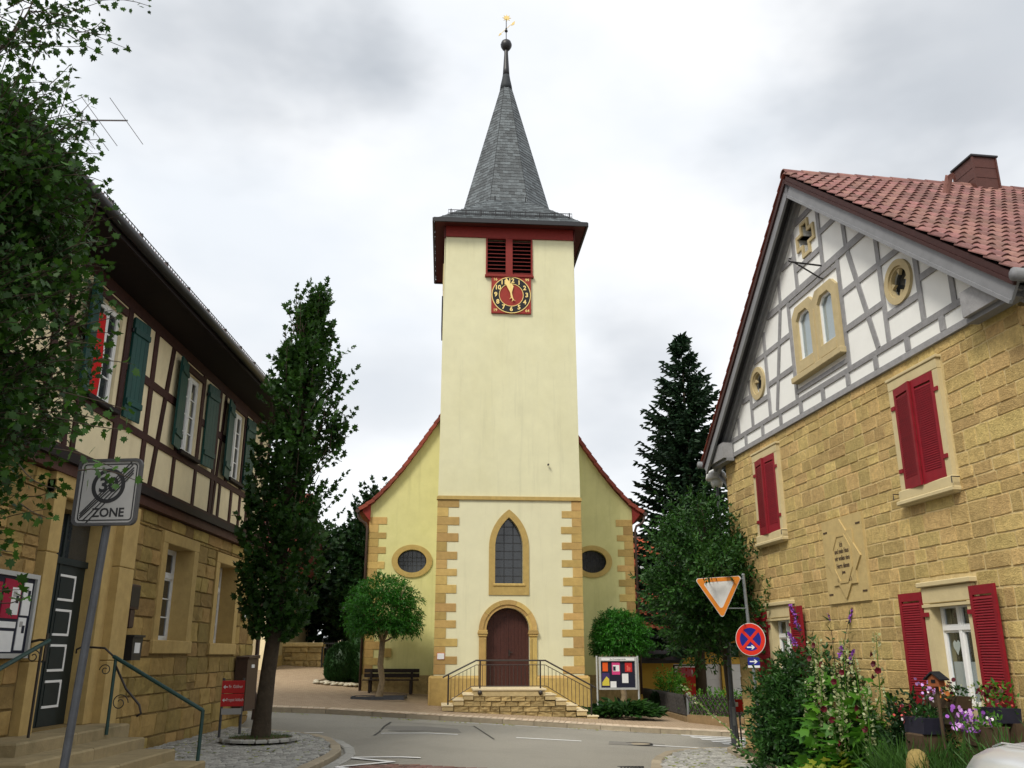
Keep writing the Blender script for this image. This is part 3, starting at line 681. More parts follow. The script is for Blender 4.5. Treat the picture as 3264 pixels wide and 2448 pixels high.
def hand(name, ang, L1, w0, w1, tail, y):
    q = MB(); q.prism([(-w0 * .35, -tail), (-w0 * 1.6, -tail - .07), (0, -tail - .03), (w0 * 1.6, -tail - .07), (w0 * .35, -tail), (w0 * .6, -.02), (w0 * .5, .1), (w1, L1 * .72), (w1 * .2, L1), (-w1 * .2, L1), (-w1, L1 * .72), (-w0 * .5, .1), (-w0 * .6, -.02)], -.01, .01)
    o = q.build(name, 'gold', clk); o.matrix_local = Matrix.Translation((cc, y, cz)) @ Matrix.Rotation(ang, 4, 'Y')
hand('minute_hand', R(-17), .66, .045, .085, .2, -.105); hand('hour_hand', R(-2), .45, .05, .09, .1, -.088)
# spire
def facet(items, bl, br, tr, tl, r, ew=.21, eh=.155, lift=.012):
    bl, br, tr, tl = map(Vector, (bl, br, tr, tl)); xa = (br - bl).normalized(); nrm = xa.cross((tl + tr) / 2 - (bl + br) / 2).normalized()
    H = ((tl + tr) / 2 - (bl + br) / 2).length; n = max(1, round(H / eh)); up = nrm.cross(xa)
    for i in range(n):
        t0, t1 = i / n, (i + 1) / n; a, b = bl.lerp(tl, t0), br.lerp(tr, t0); a1, b1 = bl.lerp(tl, t1), br.lerp(tr, t1)
        w0 = (b - a).length; k = max(1, round(w0 / ew + r.uniform(-.2, .2))); off = (i % 2) * .5 if k > 2 else 0
        cuts = sorted({0, 1} | {min(1, max(0, (j + off + r.uniform(-.08, .08)) / k)) for j in range(k + 1)})
        for c0, c1 in zip(cuts, cuts[1:]):
            if (c1 - c0) * w0 < .03: continue
            c = (c0 + c1) / 2; m0 = a.lerp(b, c); m1 = a1.lerp(b1, c); mid = (m0 + m1) / 2
            wd = (c1 - c0) * ((w0 + (b1 - a1).length) / 2) - .004; hh = H / n
            rot = Matrix((xa, up, nrm)).transposed().to_4x4()
            m = Matrix.Translation(mid + nrm * lift) @ rot @ Matrix.Rotation(R(-4 + r.uniform(-1, 1)), 4, 'X') @ Matrix.Diagonal((wd, hh * 1.12, .014, 1))
            items.append((m, r.randrange(4), wd * hh))
def slate_mesh(i, m='slate'):
    r = random.Random(i); k = r.uniform(.05, .16)
    lo = [(-.5, -.5 + k, -.5), (.5, -.5 - r.uniform(0, .05), -.5), (.5, .5, -.5), (-.5, .5, -.5)]
    return MB().add(lo + [(x, y, .5) for x, y, z in lo], [(0, 3, 2, 1), (4, 5, 6, 7), (0, 1, 5, 4), (1, 2, 6, 5), (2, 3, 7, 6), (3, 0, 4, 7)]).mesh('slate', m)
KZ, KR, AZ, AR = 18.30, 1.72, 24.7, .17
t8 = math.tan(math.pi / 8)
sp = MB(); sq = [Vector((cx + sx * EH, CY + sy * EH, EZ + .06)) for sx, sy in ((-1, -1), (1, -1), (1, 1), (-1, 1))]
def octv(r, z): return [Vector((cx + r * math.cos(a) / math.cos(math.pi / 8), CY + r * math.sin(a) / math.cos(math.pi / 8), z)) for a in [R(-112.5 + 45 * k) for k in range(8)]]
o1 = octv(KR, KZ); o2 = octv(AR, AZ)
faces8 = []
for k in range(4):
    a, b = sq[k], sq[(k + 1) % 4]; p, q_ = o1[2 * k], o1[(2 * k + 1) % 8]
    faces8.append((a, b, q_, p)); sp.add([a, b, q_, p], [(0, 1, 2, 3)])
    sp.add([b, o1[(2 * k + 2) % 8], q_], [(0, 1, 2)])
for k in range(8): sp.add([o1[k], o1[(k + 1) % 8], o2[(k + 1) % 8], o2[k]], [(0, 1, 2, 3)])
sp.add(o2, [tuple(range(8))])
spire = sp.build('spire', 'slate_base', ch); tag(spire, 'steep octagonal slate spire with a flared square skirt')
rs = random.Random(3); items = []
for k in (0, 1, 3): facet(items, *[faces8[k][i] for i in (0, 1, 2, 3)], rs)
for k in (0, 1, 2, 6, 7): facet(items, o1[k], o1[(k + 1) % 8], o2[(k + 1) % 8], o2[k], rs)
for k in (0, 3): 
    b = sq[(k + 1) % 4]; facet(items, b.lerp(o1[(2 * k + 2) % 8], .02), b, o1[(2 * k + 1) % 8], o1[(2 * k + 2) % 8], rs) if 0 else None
pieces('slate', items, [slate_mesh(i) for i in range(4)], spire)
for k in range(8): MB().tube([o1[k], o2[k]], .022, 5).build('hip_ridge', 'slate_base', spire)
for k in range(4):
    for p in (o1[2 * k], o1[(2 * k - 1) % 8]): MB().tube([sq[k], p], .022, 5).build('hip_ridge', 'slate_base', spire)
q = MB(); q.lathe([(.27, 24.45), (.24, 24.7), (.17, 25.05), (.15, 25.2)], cx, CY, 12); q.build('lead_cap', 'slate_base', spire, True)
q = MB(); q.lathe([(.15, 25.15), (.13, 25.5), (.085, 26.3), (.09, 26.5), (.07, 26.52)], cx, CY, 12); q.build('finial_shaft', 'black_metal', spire, True)
q = MB(); q.lathe([(.06, 26.45), (.16, 26.53), (.23, 26.66), (.245, 26.76), (.2, 26.9), (.11, 26.98), (.04, 27.0)], cx, CY, 18); q.build('finial_ball', 'black_metal', spire, True)
q = MB(); q.tube([(cx, CY, 26.95), (cx, CY, 28.1)], .018, 6); q.lathe([(.03, 27.4), (.075, 27.46), (.03, 27.55), (.04, 27.6), (.02, 27.65)], cx, CY, 10); q.build('vane_rod', 'black_metal', spire)
q = MB(); q.tube([(cx - .28, CY, 27.28), (cx + .3, CY, 27.92)], .012, 5); q.prism([(cx - .34, 27.18), (cx - .2, 27.3), (cx - .24, 27.36), (cx - .3, 27.3)], CY - .01, CY + .01); q.prism([(cx + .22, 27.75), (cx + .36, 27.85), (cx + .38, 28.02), (cx + .26, 27.9)], CY - .01, CY + .01); q.build('weather_vane', 'gold', spire)
st = []
for i in range(16): a = 2 * math.pi * i / 16; r_ = .19 if i % 2 == 0 else .09; st.append((cx + .02 + r_ * math.cos(a), 28.15 + r_ * math.sin(a)))
MB().prism(st, CY - .012, CY + .012).build('gilded_star', 'gold', spire)
# snow guard above the eave
q = MB(); za = EZ + .27; yg = CY - EH + .2
for z in (za + .06, za + .17, za + .30): q.tube([(cx - 2.3, yg, z), (cx + 2.3, yg, z)], .014, 5)
for i in range(61): q.box(cx - 2.3 + i * 4.6 / 60 - .006, cx - 2.3 + i * 4.6 / 60 + .006, yg - .008, yg + .008, za + .05, za + .31)
for i in range(9): x = cx - 2.2 + i * .55; q.box(x - .018, x + .018, yg - .01, yg + .3, za - .02, za + .02); q.box(x - .018, x + .018, yg - .02, yg + .02, za - .02, za + .33)
q.build('snow_guard', 'black_metal', spire)
for x in (-.55, .62): MB().tube([(cx + x, CY - 1.98, 18.12), (cx + x, CY - 2.05, 18.3)], .02, 5).build('roof_hook', 'black_metal', spire)
q = MB(); q.tube([(TC + 1.33, -.03, 7.85), (TC + 1.33, -.1, 7.85)], .035, 8); q.build('wall_pin', 'iron', ch)

# nave gable behind the tower
prof = [(5.25, 6.70), (4.75, 7.05), (4.2, 7.65), (3.7, 8.28), (3.1, 9.15), (2.4, 10.22), (0, 13.85)]
NX0, NX1, NY = -4.86, 4.84, 3.0
def roof_z(x):
    ax = abs(x)
    for (xa, za), (xb, zb) in zip(prof, prof[1:]):
        if xb <= ax <= xa: return za + (zb - za) * (xa - ax) / (xa - xb)
    return prof[0][1]
top = [(x, roof_z(x) - .08) for x in (NX1, 4.5, 4.2, 3.7, 3.1, 2.4, 0, -2.4, -3.1, -3.7, -4.2, -4.5, NX0)]
OVL, OVR = ring_poly(-3.28, 4.87, .42, 40, 1.36), ring_poly(3.3, 4.90, .42, 40, 1.36)
q = MB(); q.holed([(NX0, -.3), (NX1, -.3)] + top, [OVL, OVR], NY, .4, False); q.build('nave_wall', 'nave_plaster', ch)
q = MB(); q.box(NX0 + .01, NX0 + .06, NY + .05, 20, -.3, 6.8); q.box(NX1 - .06, NX1 - .01, NY + .05, 20, -.3, 6.8); q.build('nave_side_wall', 'nave_plaster', ch)
bx(ch, 'nave_plinth', 'rough_stone', NX0 - .06, -2.3, NY - .06, NY + .2, -.4, .95); bx(ch, 'nave_plinth', 'rough_stone', 2.3, NX1 + .06, NY - .06, NY + .2, -.4, .95)
r6 = random.Random(6)
quoins(NX0, -1, .95, 6.45, NY - .018, 0, .60, .33, .25, .29, r6); quoins(NX1, 1, .95, 6.45, NY - .018, 0, .60, .33, .25, .29, r6)
for xc, zc in ((-3.28, 4.87), (3.3, 4.90)):
    q = MB(); annulus(q, xc, zc, .60, .425, NY - .05, NY + .05, 48, 1.22, .97); ow = q.build('oval_window', 'church_stone', ch)
    q = MB(); q.prism(ring_poly(xc, zc, .43, 40, 1.36), NY + .25, NY + .27); q.build('leaded_glass', 'lead_glass', ow)
    for i in range(-3, 4):
        h_ = .42 * math.sqrt(1 - (i * .16 / .57) ** 2); bx(ow, 'glazing_bar', 'lead', xc + i * .16 - .01, xc + i * .16 + .01, NY + .23, NY + .248, zc - h_, zc + h_)
    for k in (-.14, .0, .14):
        h_ = .57 * math.sqrt(1 - (k / .42) ** 2); bx(ow, 'saddle_bar', 'lead', xc - h_, xc + h_, NY + .235, NY + .249, zc + k - .008, zc + k + .008)
for s in (-1, 1):
    for (xa, za), (xb, zb) in zip(prof, prof[1:]):
        n = max(1, round(math.hypot(xb - xa, zb - za) / .33))
        for i in range(n):
            a = Vector((s * (xa + (xb - xa) * i / n), za + (zb - za) * i / n)); b = Vector((s * (xa + (xb - xa) * (i + 1.08) / n), za + (zb - za) * (i + 1.08) / n))
            d = (b - a).normalized(); nn = Vector((-d.y, d.x)) * (-s); nn = nn if nn.y > 0 else -nn
            q = MB(); q.prism([a - nn * .05, b - nn * .08, b + nn * .045, a + nn * .075], NY - .22, NY + .3)
            q.build('verge_tile', 'church_tile', ch)
    rp_ = MB()
    for (xa, za), (xb, zb) in zip(prof, prof[1:]): rp_.add([(s * xa, NY - .1, za), (s * xb, NY - .1, zb), (s * xb, 20, zb), (s * xa, 20, za)], [(0, 1, 2, 3)[::s]])
    for (xa, za), (xb, zb) in zip(prof, prof[1:]): rp_.add([(s * xa, NY - .1, za - .12), (s * xb, NY - .1, zb - .12), (s * xb, 20, zb - .12), (s * xa, 20, za - .12)], [(0, 1, 2, 3)[::-s]])
    rp_.build('nave_roof', 'church_tile', ch)
    q = MB(); q.prism([(s * 4.84, 6.28), (s * 5.12, 6.62), (s * 5.12, 6.74), (s * 4.84, 6.98)], NY - .12, NY + .25); q.build('eave_corbel', 'red_wood', ch)
    q = MB(); q.tube([(s * 5.3, NY - .25, 6.64), (s * 5.3, 20, 6.64)], .075, 8); q.build('gutter', 'copper_brown', ch)
    q = MB(); q.tube([(s * 5.28, NY - .1, 6.6), (s * 5.26, NY - .1, 6.42), (s * 5.2, NY - .1, 6.32), (s * 4.98, NY - .08, 6.2), (s * 4.93, NY - .06, 6.05), (s * 4.93, NY - .06, .3)], .045, 8); q.build('downpipe', 'copper_brown', ch, True)
# small plate on the quoins
pl = bx(ch, 'wall_plate', 'paper', -2.27, -2.05, -.045, -.02, 1.50, 1.68); bx(pl, 'plate_rim', 'sign_red', -2.28, -2.04, -.03, -.019, 1.49, 1.69)
bx(ch, 'wall_box', 'church_stone', -4.15, -3.9, NY - .06, NY + .02, 1.55, 1.85)

# ------------------------------------------------------------------ entrance stairs and railing (same local frame)
SP = (-.12, 29.5, 0); SRZ = R(4.3)
stp = thing('entrance_stairs', 'sandstone double flight of steps below the brown church door', 'stairs', SP, SRZ)
V = 1.5
lefts = [(-1.44, -1.15, .51), (-1.75, -1.44, .355), (-2.08, -1.75, .20)]; rights = [(1.01, 1.33, .50), (1.33, 1.65, .345), (1.65, 1.96, .20), (1.96, 2.27, .05), (2.27, 2.60, -.11)]
bx(stp, 'landing_slab', 'stair_cap', -1.18, 1.05, -V - .03, -.02, .60, .665, b=.012); bx(stp, 'landing_block', 'stair_stone', -1.15, 1.01, -V, -.02, .44, .598, b=.008)
for a, b, z in lefts + rights:
    e = -.03 if b < 0 else .03
    bx(stp, 'step_tread', 'stair_cap', min(a, a + e), max(b, b + e), -V - .02, -.02, z - .045, z, b=.01); bx(stp, 'step_block', 'stair_stone', a + .003, b - .003, -V, -.02, z - .17, z - .047, b=.008)
q = MB(); q.prism([(-1.75, -.3), (1.96, -.45), (1.65, .02), (1.3, .17), (1.0, .32), (1.0, .44), (-1.14, .44), (-1.14, .34), (-1.43, .34), (-1.43, .18), (-1.74, .18)], -V + .05, -.03); q.build('stair_core', 'rough_stone', stp)
rst = [stone_mesh('wall_stone', 'rough_stone', 90 + i, .35, .5) for i in range(4)]; rr = random.Random(8); rects = []
for za, zb, xa, xb in ((.30, .44, -1.14, 1.0), (.15, .30, -1.43, 1.32), (.0, .15, -1.74, 1.64), (-.15, .0, -1.9, 1.95), (-.3, -.15, -.9, 2.26), (-.42, -.3, .6, 2.5)):
    x = xa
    while x < xb - .02:
        e = min(xb, x + rr.uniform(.28, .5)); e = xb if xb - e < .15 else e; rects.append((x, e, za, zb)); x = e
pieces('wall_stone', lay(rects, .012, .05, -V + .05, 4, rr), rst, stp)

rl = thing('stair_railing', 'dark iron railing with vertical bars around the church steps', 'railing', SP, SRZ)
yr = -V + .07; top = [(-2.05, 1.0), (-1.08, 1.47), (1.03, 1.47), (2.56, .68)]
def rail_z(x, dz=0):
    for (xa, za), (xb, zb) in zip(top, top[1:]):
        if xa <= x <= xb: return za + (zb - za) * (x - xa) / (xb - xa) + dz
    return top[0][1] + dz
MB().tube([(x, yr, z) for x, z in [(-2.08, .97)] + top[:1] + top[1:] + [(2.58, .66)]], .024, 8).build('handrail', 'iron', rl)
MB().tube([(-1.9, yr, rail_z(-1.9, -.13)), (-1.08, yr, 1.34), (1.03, yr, 1.34), (2.42, yr, rail_z(2.42, -.13))], .013, 6).build('mid_rail', 'iron', rl)
def bot(x): return .73 if -1.2 <= x <= 1.05 else (.73 - (-1.2 - x) * .62 if x < 0 else .73 - (x - 1.05) * .575)
MB().tube([(-1.88, yr, bot(-1.88)), (-1.2, yr, .73), (1.05, yr, .73), (2.42, yr, bot(2.42))], .013, 6).build('bottom_rail', 'iron', rl)
x = -1.83
while x < 2.38:
    MB().tube([(x, yr, bot(x)), (x, yr, rail_z(x, -.13))], .0085, 5).build('baluster', 'iron', rl); x += .118
for x, zb in ((-1.91, .0), (-.96, .52), (.87, .52), (2.42, -.3)):
    MB().tube([(x, yr - (.0 if abs(x) > 1.5 else .06), zb), (x, yr - (.0 if abs(x) > 1.5 else .06), rail_z(x) - .01)], .024, 8).build('post', 'iron', rl)
    q = MB(); q.lathe([(.01, zb - .05), (.055, zb - .02), (.07, zb + .03), (.05, zb + .08), (.02, zb + .1)], x, yr - (.0 if abs(x) > 1.5 else .08), 10); q.build('post_knob', 'iron', rl, True)

# ------------------------------------------------------------------ notice board by the church
nb = thing('notice_board', 'church notice board on two metal posts with colourful posters', 'notice board', SP, SRZ)
for x in (2.80, 4.12): MB().tube([(x, -.35, -.35), (x, -.35, 1.60)], .028, 8).build('post', 'board_alu', nb)
cs = MB().holed(rect(2.86, 4.08, .58, 1.57), [rect(2.92, 4.02, .64, 1.44)], -.41, .1).build('case', 'board_alu', nb)
bx(nb, 'back_panel', 'board_navy', 2.90, 4.04, -.36, -.32, .62, 1.46); bx(nb, 'header', 'paper', 2.94, 4.0, -.416, -.409, 1.46, 1.535); text(nb, 'header_text', 'Ev. Kirchengemeinde', .06, 'sign_black', 3.47, -.418, 1.498, extrude=.001)
for m_, a, b, c, d in (('poster_orange', 2.98, 3.15, 1.13, 1.40), ('poster_pink', 3.28, 3.54, 1.03, 1.40), ('poster_red', 3.70, 3.93, 1.11, 1.39), ('poster_purple', 2.94, 3.2, .68, 1.08), ('paper', 3.60, 3.8, .78, 1.06), ('paper', 3.22, 3.41, .645, .83)):
    p = bx(nb, 'poster', m_, a, b, -.368, -.361, c, d)
    if m_ == 'poster_pink': bx(p, 'poster_print', 'paper', a + .03, b - .02, -.371, -.3675, c + .1, d - .08); bx(p, 'poster_print', 'board_navy', a + .04, a + .12, -.374, -.3705, c + .12, d - .12)
    if m_ == 'poster_purple': MB().prism([(a + .02, c + .02), (b - .01, c + .02), (b - .02, c + .22), (b - .1, c + .3), (a + .02, c + .12)], -.372, -.3675).build('poster_print', 'poster_yellow', p)
    if m_ == 'poster_red':
        for i in range(9): MB().prism(ring_poly(rng.uniform(a + .04, b - .04), rng.uniform(c + .03, d - .1), .03, 10), -.3715 - i * .0004, -.3675).build('poster_print', 'petal_coral', p)

# ------------------------------------------------------------------ left half-timbered house (x = along the street, y into the house)
lh = thing('timbered_house', 'dark half-timbered house with sandstone ground floor and green shutters on the left', 'house', (-6.7, 0, 0), R(90))
LX0, LX1 = 4.0, 23.72
DO = (12.95, 14.60, .62, 3.75); W1 = (17.22, 18.72, 1.90, 3.72); W2 = (20.42, 21.80, 1.88, 3.66)
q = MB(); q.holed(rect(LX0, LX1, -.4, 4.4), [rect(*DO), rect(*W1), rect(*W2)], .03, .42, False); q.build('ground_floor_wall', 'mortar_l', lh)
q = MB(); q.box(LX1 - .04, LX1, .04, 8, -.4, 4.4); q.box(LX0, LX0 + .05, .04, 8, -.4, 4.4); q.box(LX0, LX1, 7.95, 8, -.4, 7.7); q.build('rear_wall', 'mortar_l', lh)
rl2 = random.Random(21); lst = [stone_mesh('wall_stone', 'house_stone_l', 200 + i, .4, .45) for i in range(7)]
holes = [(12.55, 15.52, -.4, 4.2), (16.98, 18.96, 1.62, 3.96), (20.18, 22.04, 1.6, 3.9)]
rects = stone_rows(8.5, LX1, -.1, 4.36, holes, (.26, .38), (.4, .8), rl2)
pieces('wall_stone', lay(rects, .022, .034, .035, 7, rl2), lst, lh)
it = []
for i in range(16):
    z0 = -.1 + i * .28
    m = Matrix.Translation((LX1 + .002, .2 + (.12 if i % 2 else 0), z0 + .14)) @ Matrix.Rotation(R(90), 4, 'Z') @ Matrix.Diagonal((.36 + (.24 if i % 2 else 0), .03, .268, 1)); it.append((m, i % 7, .05))
pieces('corner_stone', it, lst, lh)
# window surrounds, ground floor
def surround(par, x0, x1, z0, z1, wd, m, sill=.0, proj_=.03, lint=.22, rev=.3):
    f = bx(par, 'window_surround', m, x0 - wd, x0 + .008, -proj_, rev, z0, z1, b=.012)
    bx(f, 'jamb', m, x1 - .008, x1 + wd, -proj_, rev, z0, z1, b=.012); bx(f, 'lintel', m, x0 - wd, x1 + wd, -proj_ - .004, rev + .003, z1 - .008, z1 + lint, b=.012); bx(f, 'sill', m, x0 - wd - .03, x1 + wd + .03, -proj_ - .03, rev + .006, z0 - .24, z0 + .008, b=.015)
    return f
def casement(par, x0, x1, z0, z1, y, rows, transom=None, fr=.06, name='window', gm='glass', cols=2, sw=.035, mw=.045):
    hole = []; xm = (x0 + x1) / 2; zt = transom or z1
    outer = MB().holed(rect(x0, x1, z0, z1), [rect(x0 + fr, x1 - fr, z0 + fr, z1 - fr)], y, .06).build(name, 'white_frame', par)
    if cols == 2: bx(outer, 'mullion', 'white_frame', xm - mw, xm + mw, y - .015, y + .05, z0 + fr, z1 - fr, b=.006)
    if transom: bx(outer, 'transom', 'white_frame', x0 + fr, x1 - fr, y - .02, y + .05, zt - mw, zt + mw, b=.006)
    spans = [(x0 + fr, xm - mw), (xm + mw, x1 - fr)] if cols == 2 else [(x0 + fr, x1 - fr)]
    for a, b in spans:
        bands = [(z0 + fr, (zt - mw) if transom else z1 - fr, rows)] + ([(zt + mw, z1 - fr, 1)] if transom else [])
        for za, zb, n in bands:
            MB().holed(rect(a + .002, b - .002, za, zb), [rect(a + sw, b - sw, za + sw, zb - sw)], y + .005, .035).build('sash', 'white_frame', outer)
            for i in range(n):
                ha = za + sw + (zb - za - 2 * sw) * i / n; hb = za + sw + (zb - za - 2 * sw) * (i + 1) / n
                bx(outer, 'pane', gm, a + sw - .005, b - sw + .005, y + .03, y + .036, ha, hb)
                if i: bx(outer, 'glazing_bar', 'white_frame', a + sw, b - sw, y + .01, y + .034, ha - .012, ha + .012)
    return outer
for (x0, x1, z0, z1) in (W1, W2):
    surround(lh, x0, x1, z0, z1, .24, 'trim_stone_l', rev=.44); casement(lh, x0 + .01, x1 - .01, z0 + .01, z1 - .01, .36, 3, z1 - .55)
# door with surround
for xa, xb in ((12.60, 12.94), (14.895, 15.48)):
    for za, zb in ((.55, 1.55), (1.55, 3.05), (3.05, 4.1)): bx(lh, 'door_pilaster', 'trim_stone_l', xa, xb, -.16 if xb > 15 else -.1, .3, za + .003, zb - .003, b=.015)
bx(lh, 'door_reveal', 'trim_stone_l', 14.585, 14.90, -.03, .34, .6, 3.885, b=.01); bx(lh, 'door_reveal', 'trim_stone_l', 12.93, 12.965, -.05, .34, .6, 3.885, b=.01); bx(lh, 'door_lintel', 'trim_stone_l', 12.6, 15.48, -.08, .3, 3.88, 4.25, b=.015)
dr = bx(lh, 'door', 'door_green', 12.93, 14.62, .26, .32, .62, 3.0, b=.006)
bx(dr, 'transom_light', 'glass', 12.97, 14.58, .27, .29, 3.05, 3.74); bx(dr, 'transom_bar', 'door_green', 12.93, 14.62, .22, .33, 2.98, 3.08); bx(dr, 'transom_post', 'door_green', 13.74, 13.8, .24, .3, 3.05, 3.75)
bx(dr, 'meeting_strip', 'door_green', 13.72, 13.78, .245, .27, .64, 2.98); bx(dr, 'door_handle', 'iron', 13.6, 13.66, .22, .262, 1.55, 1.95)
for i in range(4):
    z = .88 + i * .52; xa, xb = 13.82, 14.30
    p = bx(dr, 'door_panel', 'door_green', xa, xb - .03, .25, .263, z + .04, z + .34)
    for a in ((xa - .02, xb, z + .36, z + .395), (xa - .02, xb, z, z + .035)): bx(p, 'white_inlay', 'white_frame', a[0], a[1], .246, .262, a[2], a[3])
    bx(p, 'white_inlay', 'white_frame', xb - .045, xb, .245, .261, z + .036, z + .359)
# cornice between the floors
q = MB(); q.prism([(LX0, 4.20), (LX1 + .05, 4.20), (LX1 + .05, 4.36), (LX0, 4.36)], -.12, .1); q.build('cornice_lower', 'brown_cornice', lh)
q = MB(); q.prism([(LX0, 4.362), (LX1 + .08, 4.362), (LX1 + .08, 4.50), (LX0, 4.50)], -.2, .1); q.build('cornice_upper', 'eave_dark', lh)
# upper floor: plaster, timbers
UW = [(13.17, 14.10, 5.56, 7.22), (17.15, 18.06, 5.56, 7.22), (20.33, 21.2, 5.62, 7.3), (9.1, 10.0, 5.56, 7.22)]
q = MB(); q.holed(rect(LX0, LX1, 4.45, 7.75), [rect(*u) for u in UW], -.02, .3, False); q.build('upper_wall', 'cream_plaster', lh)
q = MB(); q.box(LX1 - .05, LX1, 0, 8, 4.4, 7.75); q.box(LX0, LX0 + .05, 0, 8, 4.4, 7.75); q.build('upper_end_wall', 'cream_plaster', lh)
def tb(a, b, w_=.15, par=lh, m='brown_timber', y0=-.045, y1=.05): return MB().beam(a, b, w_, y0 - rng.uniform(0, .006), y1).build('timber_beam', m, par)
tb((LX0, 4.56), (LX1, 4.56), .13); tb((LX0, 7.52), (LX1, 7.52), .2)
for x in (12.05, 14.32, 15.52, 19.28, 22.0, 8.3, 10.9, 6.2): tb((x, 4.62), (x + rng.uniform(-.04, .04), 7.45), .17)
for x in (13.06, 17.03, 18.2, 20.2, 21.33): tb((x, 5.46), (x, 7.43), .16)
for x in (17.0, 18.22, 19.85, 13.0, 20.7, 21.4, 23.0): tb((x, 4.62), (x, 5.36), .13)
tb((16.38, 7.42), (15.98, 4.62), .15); tb((12.25, 7.4), (12.75, 4.62), .13); tb((22.2, 4.62), (22.9, 7.4), .13); tb((19.45, 4.62), (19.7, 7.4), .11)
for a, b in ((11.0, 23.7),): tb((a, 5.42), (b, 5.42), .13)
for a, b in ((14.4, 17.0), (18.2, 20.2), (11.0, 13.0), (21.3, 23.7)): tb((a, 6.42), (b, 6.42), .15)
for x in (23.6,): tb((x, 4.62), (x, 7.45), .2)
# upper windows with plank shutters
for i, (x0, x1, z0, z1) in enumerate(UW[:3]):
    wn_ = casement(lh, x0 + .01, x1 - .01, z0 + .01, z1 - .01, .03, 4)
    bx(wn_, 'window_ledge', 'eave_dark', x0 - .1, x1 + .1, -.14, .03, z0 - .09, z0 - .005, b=.01); bx(wn_, 'window_head', 'brown_timber', x0 - .08, x1 + .08, -.07, .05, z1 + .005, z1 + .13)
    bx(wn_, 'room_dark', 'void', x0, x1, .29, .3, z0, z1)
for x0, x1, ang in ((12.62, 13.14, 14), (14.44, 14.98, -6), (16.55, 17.12, 8), (18.42, 18.98, -5), (19.62, 20.28, 8), (21.35, 21.95, -4)):
    W_ = x1 - x0; n = 4; hinge_right = ang > 0
    sh = bx(lh, 'shutter', 'green_shutter', -W_ / 2, W_ / 2, .018, .03, 0, 1.78)
    pv = x1 if hinge_right else x0
    sh.matrix_local = Matrix.Translation((pv, -.075, 5.53)) @ Matrix.Rotation(R(ang), 4, 'Z') @ Matrix.Translation((-W_ / 2 if hinge_right else W_ / 2, 0, 0))
    for k in range(n): bx(sh, 'plank', 'green_shutter', -W_ / 2 + k * W_ / n + .003, -W_ / 2 + (k + 1) * W_ / n - .003, -.012, .017, -.01, 1.80, b=.006)
    for z in (.22, 1.5): bx(sh, 'batten', 'green_shutter', -W_ / 2 + .01, W_ / 2 - .01, -.04, -.013, z, z + .11, b=.008)
    bx(sh, 'hinge', 'black_metal', (W_ / 2 - .02) if hinge_right else -W_ / 2 - .04, (W_ / 2 + .04) if hinge_right else -W_ / 2 + .02, -.01, .03, 1.52, 1.58)
# red cloth hanging in the open first window
q = MB(); n = 14; m_ = 8; vs = []
for j in range(m_ + 1):
    for i in range(n + 1):
        u = i / n; v = j / m_; vs.append((13.22 + .36 * u + .02 * math.sin(v * 5), -.005 - .016 * math.sin(u * 9 + v * 1.2) - .008 * math.sin(v * 3), 5.62 + 1.36 * v))
q.add(vs, [(j * (n + 1) + i, j * (n + 1) + i + 1, (j + 1) * (n + 1) + i + 1, (j + 1) * (n + 1) + i) for j in range(m_) for i in range(n)])
tag(obj('curtain', q.mesh('curtain', 'red_cloth', True), None, WM[lh.name].copy()), 'bright red cloth hanging in the open upper window of the timbered house', 'curtain')
# roof: deep eave, gutter, snow guard
rz_ = math.tan(R(46)); EO = .82; ez = 7.84
q = MB(); q.add([(LX0 - .4, -EO, ez), (LX1 + .45, -EO, ez), (LX1 + .45, 4.2, ez + (4.2 + EO) * rz_), (LX0 - .4, 4.2, ez + (4.2 + EO) * rz_), (LX0 - .4, 9.2, ez), (LX1 + .45, 9.2, ez)], [(0, 1, 2, 3), (3, 2, 5, 4)])
q.build('roof', 'roof_tile', lh)
q = MB(); q.add([(LX0 - .4, -EO + .02, ez - .1), (LX1 + .4, -EO + .02, ez - .1), (LX1 + .4, .1, ez - .22), (LX0 - .4, .1, ez - .22)], [(0, 3, 2, 1)]); q.add([(LX1, -.6, ez - .1), (LX1, 9, ez - .1), (LX1, 4.2, ez + 4.9 * rz_ - .2)], [(0, 1, 2)]); q.build('eave_soffit', 'eave_dark', lh)
bx(lh, 'eave_fascia', 'eave_dark', LX0 - .4, LX1 + .4, -EO + .0, -EO + .05, ez - .2, ez - .02)
q = MB(); q.tube([(LX0 - .4, -EO - .07, ez - .06), (LX1 + .4, -EO - .07, ez - .06)], .085, 10); q.build('gutter', 'black_metal', lh, True)
tm = MB()
prof_t = [(-.5, 0), (-.36, .22), (-.18, .3), (0, .16), (.2, -.1), (.36, -.12), (.5, 0)]
def tile_mesh(name, m, thick=.05):
    q = MB(); vs = []
    for y, lift in ((-.5, thick), (.5, 0)):
        for x, h in prof_t: vs.append((x, y, h * .42 + lift))
        for x, h in prof_t: vs.append((x, y, h * .42 + lift - .05))
    k = len(prof_t); fs = []
    for i in range(k - 1):
        fs += [(i, i + 1, 2 * k + i + 1, 2 * k + i), (k + i, 3 * k + i, 3 * k + i + 1, k + i + 1), (i, k + i, k + i + 1, i + 1)]
    fs += [(0, 2 * k, 3 * k, k), (k - 1, 2 * k - 1, 4 * k - 1, 3 * k - 1)]
    return q.add(vs, fs).mesh(name, m)
tl_l = [tile_mesh('roof_tile', 'roof_tile')]
it = []; U = Vector((0, math.cos(R(46)), math.sin(R(46)))); NN = Vector((0, -math.sin(R(46)), math.cos(R(46))))
